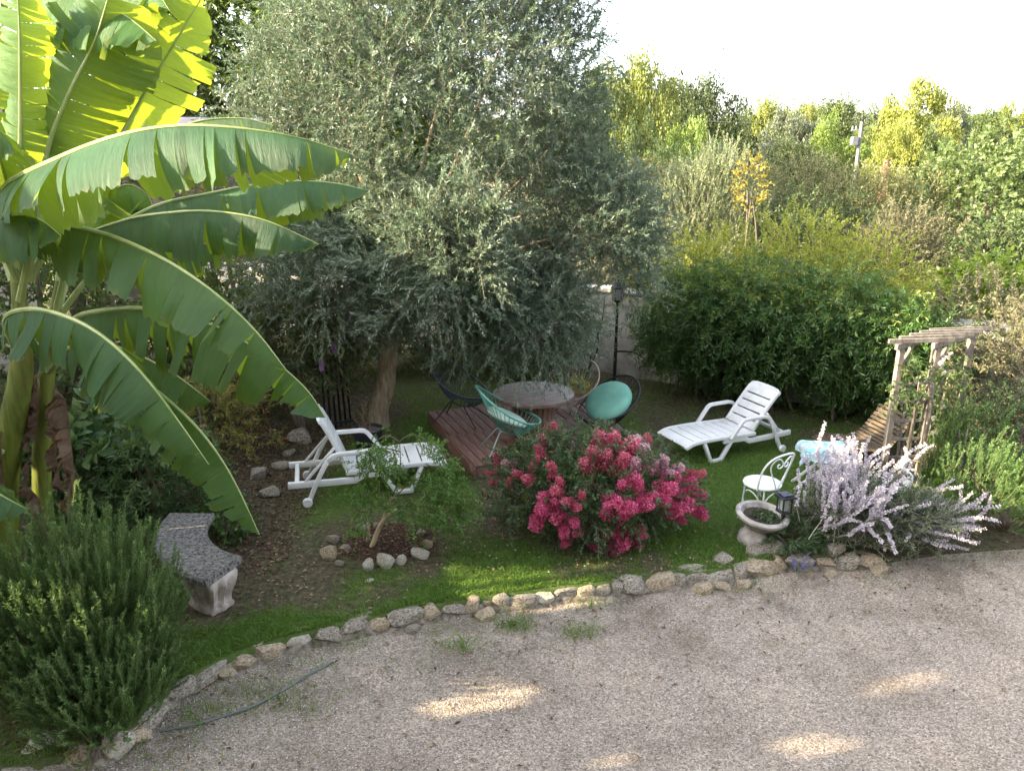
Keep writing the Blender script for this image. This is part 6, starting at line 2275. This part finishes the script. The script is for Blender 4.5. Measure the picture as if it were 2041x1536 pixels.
# buddleia with lilac flowers
M_BUD = lf([(0.045, 0.075, 0.035), (0.085, 0.125, 0.06), (0.14, 0.18, 0.09), (0.26, 0.26, 0.09)], trans=0.3, tcol=(0.25, 0.3, 0.06))
bd = shrub('buddleia', 'buddleia with long grey-green leaves and drooping lilac flowers by the olive tree', 'shrub', (-2.95, 10.25, 1.55), (0.75, 0.5, 0.55), M_BUD, 330, 0.38, 18, 0.13, 0.028, 0.35, 0.8, 0.2, seed=95, base_z=LZ, stem_mat=M_TWIG)
M_VIOL = lf([(0.30, 0.12, 0.38), (0.45, 0.23, 0.52), (0.55, 0.35, 0.6)], trans=0.3)
for (x_, y_, dx_, L_) in ((641, 728, 0.0, 0.19), (664, 696, 0.12, 0.16), (700, 640, -0.1, 0.14), (590, 610, 0.1, 0.14)):
    p = D(x_, y_, 9.7)
    o = Vector((dx_, 0, -1))
    e_ = o.to_track_quat('X', 'Z').to_euler()
    inst('flower_cluster', PAN[1], bd, p - Vector((0, 0, -L_ * .5)) - bd.location, e_, (L_, L_ * 0.55, L_ * 0.55), M_VIOL)

# orange flower and yellow plant
p = G(567, 888)
po_ = thing('orange_poppy', 'single small orange flower in the mulch bed', 'flower', (p.x, p.y, LZ))
mb = MB()
mb.tube([(0, 0, 0), (0.005, 0, 0.09)], 0.003, 5)
mb.build('stalk', M_GSTEM, po_, world=False)
M_ORA = lf([(0.60, 0.10, 0.025), (0.72, 0.17, 0.05)], trans=0.4)
a = np.arange(14) / 14 * 6.283 + 0.2
leaves('petals', np.stack([0 * a, 0 * a, 0.085 + 0 * a], -1), np.stack([np.cos(a), np.sin(a), 0.5 + 0 * a], -1), 0.05, 0.04, M_ORA, po_, up=3, world=False)
M_YEL = lf([(0.42, 0.42, 0.03), (0.58, 0.55, 0.06), (0.45, 0.5, 0.08)], trans=0.4)
p = G(1158, 790)
shrub('yellow_plant', 'small bright yellow plant growing behind the drum table', 'plant', (p.x, p.y, 0.30), (0.13, 0.12, 0.13), M_YEL, 40, 0.10, 9, 0.06, 0.03, 0.2, 0.9, 0.5, seed=96, base_z=LZ, stemr=0.002, trunk=2)
p = G(1080, 1062)
shrub('yellow_plant', 'yellowish leafy shoot under the left side of the crape myrtle', 'plant', (p.x - 0.1, p.y + 0.1, 0.34), (0.17, 0.10, 0.12), M_YEL, 34, 0.10, 9, 0.05, 0.02, 0.2, 0.9, 0.5, seed=97, base_z=LZ, stemr=0.002, trunk=2)

# climbing rose and shrubs around the arbour
M_ROSE = lf([(0.035, 0.07, 0.03), (0.07, 0.12, 0.05), (0.13, 0.18, 0.07), (0.24, 0.27, 0.09)], trans=0.35, tcol=(0.28, 0.36, 0.05))
ax_, ay_ = a1.x, a1.y
rs_ = shrub('climbing_rose', 'climbing rose with yellow-green leaves twined on the arbour lattice', 'climber', (ax_ + 0.18, ay_ - 0.08, 1.42), (0.26, 0.10, 0.13), M_ROSE, 34, 0.2, 12, 0.06, 0.03, 0.4, 0.9, 0.0, seed=98, base_z=LZ, stemr=0.003, trunk=3)
rose2 = shrub('climbing_rose', 'dark-leaved climbing rose with small white blossoms on the right arbour post', 'climber', (ax_ + 0.80, ay_ + 0.45, 1.1), (0.20, 0.22, 0.6), M_ROSE, 80, 0.2, 12, 0.055, 0.032, 0.4, 0.9, 0.0, seed=99, base_z=LZ, stemr=0.003, trunk=3)
M_WBL = lf([(0.62, 0.55, 0.55), (0.75, 0.70, 0.70)], trans=0.3)
for k in range(16):
    p = Vector((ax_ + 0.50 + RNG.normal() * 0.05, ay_ + 0.0 + RNG.normal() * .05, 0.75 + 1.0 * RNG.random()))
    sz_ = 0.05
    inst('flower_cluster', PAN[k % 5], rose2, p - rose2.location, (RNG.random() * 6, RNG.random() * 6, 0), (sz_, sz_, sz_), M_WBL)
M_DUSK = lf([(0.07, 0.085, 0.04), (0.13, 0.14, 0.07), (0.21, 0.205, 0.11), (0.31, 0.27, 0.155)], trans=0.3)
shrub('twiggy_shrub', 'brownish green twiggy shrub behind the arbour at the right edge', 'shrub', (6.75, 9.55, 1.1), (0.95, 0.6, 1.05), M_DUSK, 800, 0.3, 18, 0.05, 0.018, 0.1, 0.9, 0.3, seed=100, base_z=LZ)
shrub('twiggy_shrub', 'dark green shrub growing low between the arbour and the right rosemary', 'shrub', (6.2, 8.9, 0.6), (0.6, 0.5, 0.55), M_MUG, 300, 0.25, 16, 0.05, 0.02, 0.1, 0.9, 0.3, seed=101, base_z=LZ)
shrub('twiggy_shrub', 'grey-green bush beneath the hedge end left of the arbour lattice', 'shrub', (5.2, 9.5, 0.45), (0.24, 0.35, 0.36), M_HERB, 100, 0.22, 14, 0.045, 0.018, 0.1, 0.9, 0.4, seed=102, base_z=LZ)
shrub('twiggy_shrub', 'dull green shrub covering the wall between the hedge and the right edge', 'shrub', (5.75, 10.25, 1.0), (0.6, 0.5, 0.95), M_MUG, 360, 0.28, 18, 0.055, 0.022, 0.1, 0.9, 0.3, seed=104, base_z=LZ)
n = 240
a, r_ = RNG.random(n) * 6.283, 0.6 + RNG.random(n) * 0.7
x, y = 0.75 + r_ * np.cos(a) * 1.15, 7.15 + r_ * np.sin(a) * 0.75
k = y > edge(x) + 0.1
x, y = x[k], y[k]
fp = leaves('fallen_petals', np.stack([x, y, lawn_z(x, y) + 0.035], -1), rdirs(len(x)) * [1, 1, .2], 0.022, 0.018, M_PINKP, None, None, up=3)
tag(fp, kind='stuff')
shrub('twiggy_shrub', 'straw-green bush over the wall top behind the arbour roof', 'shrub', (6.75, 10.55, 1.5), (0.95, 0.35, 0.75), M_DUSK, 520, 0.28, 18, 0.05, 0.02, 0.1, 0.9, 0.3, seed=105, base_z=LZ)
# leafy shoots at the lower left corner on the gravel
M_SHOOT = lf([(0.10, 0.14, 0.05), (0.19, 0.22, 0.08), (0.30, 0.30, 0.13)], trans=0.4)
p = G(185, 1520, 0)
shrub('seedling', 'yellow-green leafy seedling in the bottom left corner of the gravel', 'plant', (p.x, p.y, 0.10), (0.2, 0.12, 0.10), M_SHOOT, 26, 0.12, 8, 0.06, 0.022, 0.2, 0.9, 0.6, seed=103, base_z=0.0, stemr=0.002, trunk=2)

# ================================================================== beyond the wall
def bush_at(name, label, cx, ytop, hw, Y, mat, ntw, tl, nl, L, W, group=None, ry=0.8, zlow=0.0, **k):
    """Crown whose top reaches photo row ytop at distance Y, standing on the ground."""
    top = D(cx, ytop, Y)
    rx = hw * (Y * math.cos(PITCH) + 1.0) / FPX
    rz = (top.z - zlow) / 2 * 1.02
    return shrub(name, label, k.pop('cat', 'bush'), (top.x, Y, zlow + rz * 0.98), (rx, rx * ry, rz), mat, ntw, tl, nl, L, W, group=group, base_z=-0.05, **k)


GB = 'bushes beyond the garden wall'
M_YG = lf([(0.17, 0.23, 0.03), (0.29, 0.35, 0.05), (0.42, 0.45, 0.075), (0.54, 0.45, 0.12)], trans=0.4, tcol=(0.45, 0.48, 0.05))
M_TAM = lf([(0.15, 0.195, 0.09), (0.235, 0.285, 0.145), (0.33, 0.375, 0.215), (0.46, 0.48, 0.33)], trans=0.3)
M_GOLD = lf([(0.16, 0.13, 0.035), (0.26, 0.21, 0.06), (0.38, 0.29, 0.10), (0.46, 0.36, 0.16)], trans=0.35)
M_BRN = lf([(0.09, 0.11, 0.035), (0.17, 0.19, 0.065), (0.26, 0.265, 0.11), (0.38, 0.34, 0.18)], trans=0.25)
M_DKG = lf([(0.035, 0.065, 0.022), (0.065, 0.105, 0.034), (0.10, 0.145, 0.05), (0.16, 0.20, 0.085)], trans=0.25)
M_FIG = lf([(0.07, 0.115, 0.04), (0.12, 0.175, 0.065), (0.19, 0.25, 0.105), (0.28, 0.33, 0.17)], trans=0.35, tcol=(0.3, 0.38, 0.07))
M_LIME = lf([(0.12, 0.19, 0.03), (0.20, 0.28, 0.045), (0.30, 0.36, 0.075)], trans=0.4, tcol=(0.42, 0.52, 0.05))
M_AMB = lf([(0.22, 0.20, 0.03), (0.36, 0.30, 0.05), (0.46, 0.37, 0.08)], trans=0.4)

# long yellow-green shoots just behind the hedge
bush_at('privet_bush', 'bright yellow-green bush rising behind the left part of the hedge', 1440, 462, 165, 13.3, M_YG, 1000, 0.42, 20, 0.065, 0.022, GB, ry=0.55, droop=0.1, up=0.6, seed=201)
bush_at('privet_bush', 'yellow-green bush with long shoots above the middle of the hedge', 1600, 440, 115, 13.0, M_YG, 700, 0.45, 20, 0.065, 0.022, GB, ry=0.7, droop=0.15, up=0.7, seed=202)
bush_at('privet_bush', 'yellow-tipped bush above the right part of the hedge, below the brown brush', 1740, 490, 120, 12.3, M_YG, 760, 0.42, 20, 0.065, 0.022, GB, ry=0.7, droop=0.15, up=0.6, seed=203)
bush_at('vine_bush', 'lime-green leafy vine bush at the right edge behind the arbour', 1985, 525, 120, 13.5, M_LIME, 520, 0.35, 14, 0.10, 0.07, GB, ry=0.7, droop=0.25, up=0.5, seed=204, sixv=True)
# feathery tamarisk
tm = D(1420, 290, 19)
tam = bush_at('tamarisk', 'pale silvery feathery tamarisk with upright plumes', 1420, 318, 105, 19, M_TAM, 2300, 0.55, 36, 0.065, 0.017, None, ry=0.8, out=0.4, rnd=0.40, up=0.8, droop=0.0, ang=0.45, seed=205, lo=0.5, stemr=0.004)
# amber sapling
am = D(1497, 352, 16.5)
amt = shrub('sapling', 'slender young tree with amber autumn leaves in front of the tamarisk', 'tree', (am.x, 16.5, 3.2), (0.26, 0.24, 0.62), M_AMB, 90, 0.2, 10, 0.055, 0.035, 0.1, 0.8, 0.5, seed=206, base_z=-0.05, trunk=3)
# golden and brown brush
bush_at('golden_bush', 'straw-gold bush showing beside the right edge of the olive crown', 1275, 335, 105, 23, M_GOLD, 620, 0.6, 20, 0.10, 0.032, GB, droop=0.15, seed=207)
bush_at('brushwood_bush', 'dull brown bush below the utility pole', 1625, 315, 115, 25, M_BRN, 1250, 0.6, 22, 0.085, 0.032, GB, droop=0.1, seed=208)
bush_at('brushwood_bush', 'brown and grey brush left of the leafy pale tree', 1765, 345, 125, 23, M_BRN, 1250, 0.55, 22, 0.085, 0.03, GB, droop=0.1, seed=209)
bush_at('brushwood_bush', 'dark olive-brown bush in front of the brown brush', 1815, 430, 110, 17.5, M_DUSK, 1200, 0.45, 22, 0.065, 0.024, GB, droop=0.1, seed=210)
bush_at('dark_bush', 'dark green bush between the tamarisk and the brown brush', 1590, 400, 85, 18.5, M_DKG, 560, 0.45, 20, 0.075, 0.03, GB, droop=0.1, seed=211)
bush_at('dark_bush', 'dark green bush over the brown one at centre right, under the chimney', 1690, 400, 90, 20, M_DKG, 520, 0.45, 20, 0.075, 0.03, GB, droop=0.1, seed=212)
bush_at('dark_bush', 'deep green bush under the pale leafy tree at the right edge', 1995, 440, 80, 16, M_DKG, 480, 0.45, 18, 0.09, 0.045, GB, droop=0.15, seed=213)
bush_at('fig_tree', 'broad pale green large-leaved tree at the right edge', 1985, 285, 165, 23, M_FIG, 1500, 0.5, 18, 0.11, 0.07, None, droop=0.2, seed=214, sixv=True, cat='tree', lump=0.35)
bush_at('green_bush', 'light green bush left of the tamarisk, right of the olive crown', 1330, 300, 85, 26, M_FIG, 520, 0.55, 18, 0.11, 0.055, GB, droop=0.15, seed=215)
bush_at('dark_bush', 'dark green bush low between the olive and the hedge', 1335, 520, 70, 14.3, M_DKG, 260, 0.4, 18, 0.07, 0.03, GB, droop=0.15, seed=216)

# dark trees behind the olive and the bananas
M_DKT = lf([(0.025, 0.05, 0.018), (0.05, 0.092, 0.03), (0.09, 0.14, 0.045), (0.20, 0.25, 0.065)], trans=0.3, tcol=(0.3, 0.38, 0.04))
def big_tree(label, c, r, mat, n, L, W, seed, tl=0.8, **k):
    return shrub(k.pop('name', 'leafy_tree'), label, 'tree', c, r, mat, n, tl, 20, L, W, 0.2, 0.9, 0.2, seed=seed, base_z=-0.05, **k)


big_tree('dark leafy tree rising behind the upright banana leaves', (-7.4, 21.5, 6.0), (3.6, 2.4, 5.5), M_DKT, 2500, 0.20, 0.09, 221)
big_tree('dark leafy tree behind the left flank of the olive crown', (-3.5, 19.5, 4.6), (2.6, 1.8, 4.6), M_DKT, 1500, 0.19, 0.085, 222)
big_tree('dark tree behind the banana plants at the far left', (-11.0, 17.0, 4.0), (2.4, 2.0, 4.4), M_DKT, 900, 0.14, 0.07, 223)
shrub('laurel_bush', 'sunlit yellowing laurel bush behind the middle banana leaves', 'bush', (-4.6, 12.3, 1.7), (1.2, 0.8, 1.7), M_YLEAF, 620, 0.35, 18, 0.085, 0.03, 0.2, 0.9, 0.3, seed=224, base_z=LZ)
shrub('laurel_bush', 'dark mixed bush against the wall left of the olive trunk', 'bush', (-2.9, 12.9, 1.3), (1.1, 0.8, 1.35), M_DKT, 460, 0.35, 18, 0.08, 0.03, 0.2, 0.9, 0.3, seed=225, base_z=LZ)
shrub('laurel_bush', 'dark bush behind the banana stems at the far left', 'bush', (-6.6, 10.5, 1.5), (1.3, 0.9, 1.6), M_DKT, 560, 0.35, 16, 0.10, 0.04, 0.2, 0.9, 0.3, seed=226, base_z=LZ)


shrub('laurel_bush', 'dark bush against the wall straight behind the olive trunk', 'bush', (-1.5, 13.6, 0.95), (1.0, 0.7, 0.95), M_DKT, 420, 0.32, 16, 0.085, 0.035, 0.2, 0.9, 0.2, seed=227, base_z=LZ)
shrub('laurel_bush', 'low dark bush against the wall behind the dark blue chair', 'bush', (0.0, 13.2, 0.75), (0.75, 0.6, 0.72), M_DKT, 300, 0.3, 16, 0.08, 0.035, 0.2, 0.9, 0.2, seed=228, base_z=LZ)
shrub('laurel_bush', 'tall dark shrub filling the gap between the olive and the banana leaves', 'bush', (-4.4, 11.0, 1.2), (0.9, 0.7, 1.2), M_DKT, 420, 0.32, 16, 0.085, 0.035, 0.2, 0.9, 0.2, seed=229, base_z=LZ)

# ------------------------------------------------------------------ distant trees: shared crown meshes
def crown(seed, nclump, per, L, shape='round'):
    r = np.random.default_rng(seed)
    d = rdirs(nclump * 2, r)
    d = d[d[:, 2] > -0.75][:nclump]
    rad = (0.35 + 0.62 * r.random(len(d)) ** 0.5) * (1 + 0.30 * (vnoise(d, 1.8, 2, seed) - 0.5) * 2)
    C = d * rad[:, None]
    if shape == 'tall':
        C = C * np.array([0.62, 0.62, 1.0])
        C[:, :2] *= (1.15 - 0.35 * C[:, 2:])
    C[:, 2] = C[:, 2] * 0.5 + 0.52
    cs = 0.10 + 0.10 * r.random(len(C))
    n = len(C) * per
    ci = np.repeat(np.arange(len(C)), per)
    q = rdirs(n, r) * (0.4 + 0.6 * r.random((n, 1)) ** 0.5) * np.array([1, 1, 0.62])
    P = C[ci] + q * cs[ci][:, None]
    dr = unit(q + r.normal(size=(n, 3)) * 0.8 + np.array([0, 0, -0.2]))
    S_ = unit(np.cross(dr, r.normal(size=(n, 3)) + np.array([0, 0, 0.8])))
    L_ = L * (0.6 + 0.8 * r.random((n, 1)))
    m_ = P + dr * L_ * 0.5 * np.array([1, 1, 0.6])
    V = np.stack([P, m_ + S_ * L_ * 0.36, P + dr * L_ * np.array([1, 1, 0.6]), m_ - S_ * L_ * 0.36], 1).reshape(-1, 3)
    F = (np.arange(n)[:, None, None] * 4 + np.array([[0, 3, 2], [0, 2, 1]])[None]).reshape(-1, 3)
    v = np.clip(0.55 * r.random(len(C))[ci] + 0.45 * r.random(n), 0, 1)
    me = tri_mesh('crown', V, F, np.repeat(v, 4))
    me.materials.append(M_DKG)
    return me


CR = [crown(401, 110, 260, 0.034), crown(402, 95, 280, 0.036), crown(403, 125, 230, 0.032)]
CRT = [crown(404, 105, 240, 0.033, 'tall'), crown(405, 95, 250, 0.033, 'tall')]
mb = MB()
mb.tube([(0, 0, 0), (0.01, 0, 0.3), (-0.01, 0.01, 0.62)], [0.035, 0.027, 0.012], 7)
for k in range(5):
    a = k * 1.3
    mb.tube([(0, 0, 0.2 + .05 * k), (0.25 * math.cos(a), 0.25 * math.sin(a), 0.42 + .05 * k), (0.42 * math.cos(a), 0.42 * math.sin(a), 0.55 + .05 * k)], [0.018, 0.011, 0.004], 5)
TRK = mb.mesh('trunk')
TRK.materials.append(M_BARK)
GT = 'trees on the far side of the valley'


def tm_(c0, c1, c2, **k):
    return lf([c0, c1, c2], trans=0.35, **k)


T_YG = tm_((0.10, 0.13, 0.025), (0.17, 0.20, 0.04), (0.26, 0.27, 0.075))
T_GRN = tm_((0.05, 0.08, 0.022), (0.09, 0.125, 0.035), (0.14, 0.17, 0.06))
T_DK = tm_((0.03, 0.05, 0.017), (0.055, 0.08, 0.027), (0.10, 0.12, 0.045))
T_GRY = tm_((0.09, 0.115, 0.07), (0.15, 0.175, 0.105), (0.22, 0.24, 0.16))
T_LIM = tm_((0.11, 0.17, 0.035), (0.18, 0.25, 0.05), (0.27, 0.33, 0.09))
T_YEL = tm_((0.15, 0.18, 0.035), (0.235, 0.26, 0.05), (0.33, 0.34, 0.09))
rt = random.Random(11)
for (cx, yt, hw, Y, kind, mat, lab) in [
    (1262, 138, 118, 42, 0, T_YG, 'tall yellow-green tree beside the top right of the olive crown'),
    (1195, 190, 70, 40, 0, T_GRN, 'green tree partly hidden by the right edge of the olive crown'),
    (1398, 176, 100, 52, 0, T_DK, 'dark round tree standing right of the tall yellow-green one'),
    (1322, 170, 70, 58, 0, T_DK, 'dark tree filling the dip behind the yellow-green one'),
    (1380, 262, 66, 36, 0, T_LIM, 'small lime-green tree in front of the dark round tree'),
    (1290, 262, 60, 35, 0, T_GRN, 'mid-green tree low in front of the yellow-green one'),
    (1462, 245, 50, 50, 0, T_DK, 'dark tree at the foot of the round one, above the tamarisk'),
    (1524, 206, 52, 75, 1, T_YG, 'pale narrow tree on the skyline right of the dark round tree'),
    (1580, 240, 72, 62, 0, T_GRY, 'grey-green willow-like tree with layered crown'),
    (1572, 292, 62, 48, 0, T_DK, 'dark low tree below the grey-green one'),
    (1606, 214, 50, 92, 0, T_YG, 'yellowish tree behind the grey-green one on the skyline'),
    (1664, 203, 58, 100, 1, T_GRN, 'group-topped green tree in the middle of the skyline'),
    (1672, 252, 70, 55, 0, T_LIM, 'fresh green tree just left of the utility pole'),
    (1722, 222, 52, 110, 0, T_GRY, 'hazy grey-green tree on the skyline behind the utility pole'),
    (1752, 262, 55, 60, 0, T_GRN, 'green tree just right of the utility pole'),
    (1838, 178, 88, 58, 1, T_YEL, 'tall yellow poplar-like tree, highest on the right skyline'),
    (1795, 262, 60, 45, 0, T_YEL, 'yellowish tree spreading at the foot of the tall yellow one'),
    (1895, 214, 48, 70, 1, T_GRY, 'grey-green tree close behind the tall yellow one'),
    (1868, 285, 60, 44, 0, T_GRN, 'mid-green tree behind the pale large-leaved one'),
    (1952, 236, 80, 85, 0, T_GRN, 'broad green tree low on the right skyline'),
    (2030, 228, 70, 90, 0, T_YG, 'yellow-green tree cut by the right edge on the skyline'),
    (2095, 250, 70, 70, 0, T_DK, 'dark tree just past the right edge on the skyline'),
    (1120, 170, 90, 48, 0, T_DK, 'dark tree seen through the upper olive branches'),
]:
    top = D(cx, yt, Y)
    rx = hw * (Y * math.cos(PITCH)) / FPX
    h = top.z + 1.2
    t = thing('distant_tree', lab, 'tree', (top.x, Y, -1.2), rt.uniform(0, 6.28), GT)
    me = rt.choice(CRT if kind else CR)
    inst('crown', me, t, (0, 0, 0), (0, 0, 0), (rx * (1.45 if kind else 1.05), rx * (1.45 if kind else 1.05), h * 1.06), mat)
    inst('trunk', TRK, t, (0, 0, 0), (0, 0, 0), (rx, rx, h))

# far wooded slope: one continuous mass behind the single trees
n = 170
Xc = RNG.uniform(-60, 130, n)
Yc = RNG.uniform(105, 170, n)
hc = 3.95 + Yc * np.tan(np.radians(1.6 + 1.3 * vnoise(np.stack([Xc, Yc * 0], -1), 0.06, 2, 15)))
Ps, vs_ = [], []
for i in range(n):
    m = 330
    q = rdirs(m)
    rw = 4.5 + 3 * RNG.random()
    P = np.array([Xc[i], Yc[i], hc[i] * 0.55]) + q * np.array([rw, rw, hc[i] * 0.45]) * (0.75 + 0.3 * vnoise(q, 2.2, 2, i))[:, None]
    Ps.append(P)
    vs_.append(np.clip(0.6 * RNG.random() + 0.4 * RNG.random(m), 0, 1))
P = np.concatenate(Ps)
wood = leaves('far_woodland', P, rdirs(len(P)) * [1, 1, .5], 1.3 + 0.8 * RNG.random(len(P)), 0.95, T_GRN, None, np.concatenate(vs_), up=0.6)
tag(wood, kind='stuff')
# low scrub that covers the valley floor behind the wall
n = 5500
x = RNG.uniform(-14, 30, n)
y = RNG.uniform(15, 46, n)
k = y > 15.2 - 0.35 * x * (x < 8) - 2.5 * (x >= 8) + 0.2
x, y = x[k], y[k]
zt_ = (0.5 + 1.3 * vnoise(np.stack([x, y], -1), 0.35, 2, 16)) * RNG.random(len(x)) ** 0.6
B = np.stack([x, y, zt_], -1)
pth, lp_, ld_, tw, s_ = sprays(B, rdirs(len(B)) + [0, 0, 0.6], 0.5, 9, 0.1, 0.9)
scr = leaves('valley_scrub', lp_, ld_, 0.14, 0.06, M_DUSK, None, np.clip(0.5 * RNG.random(len(B))[tw] + 0.5 * RNG.random(len(tw)), 0, 1))
tag(scr, kind='stuff')
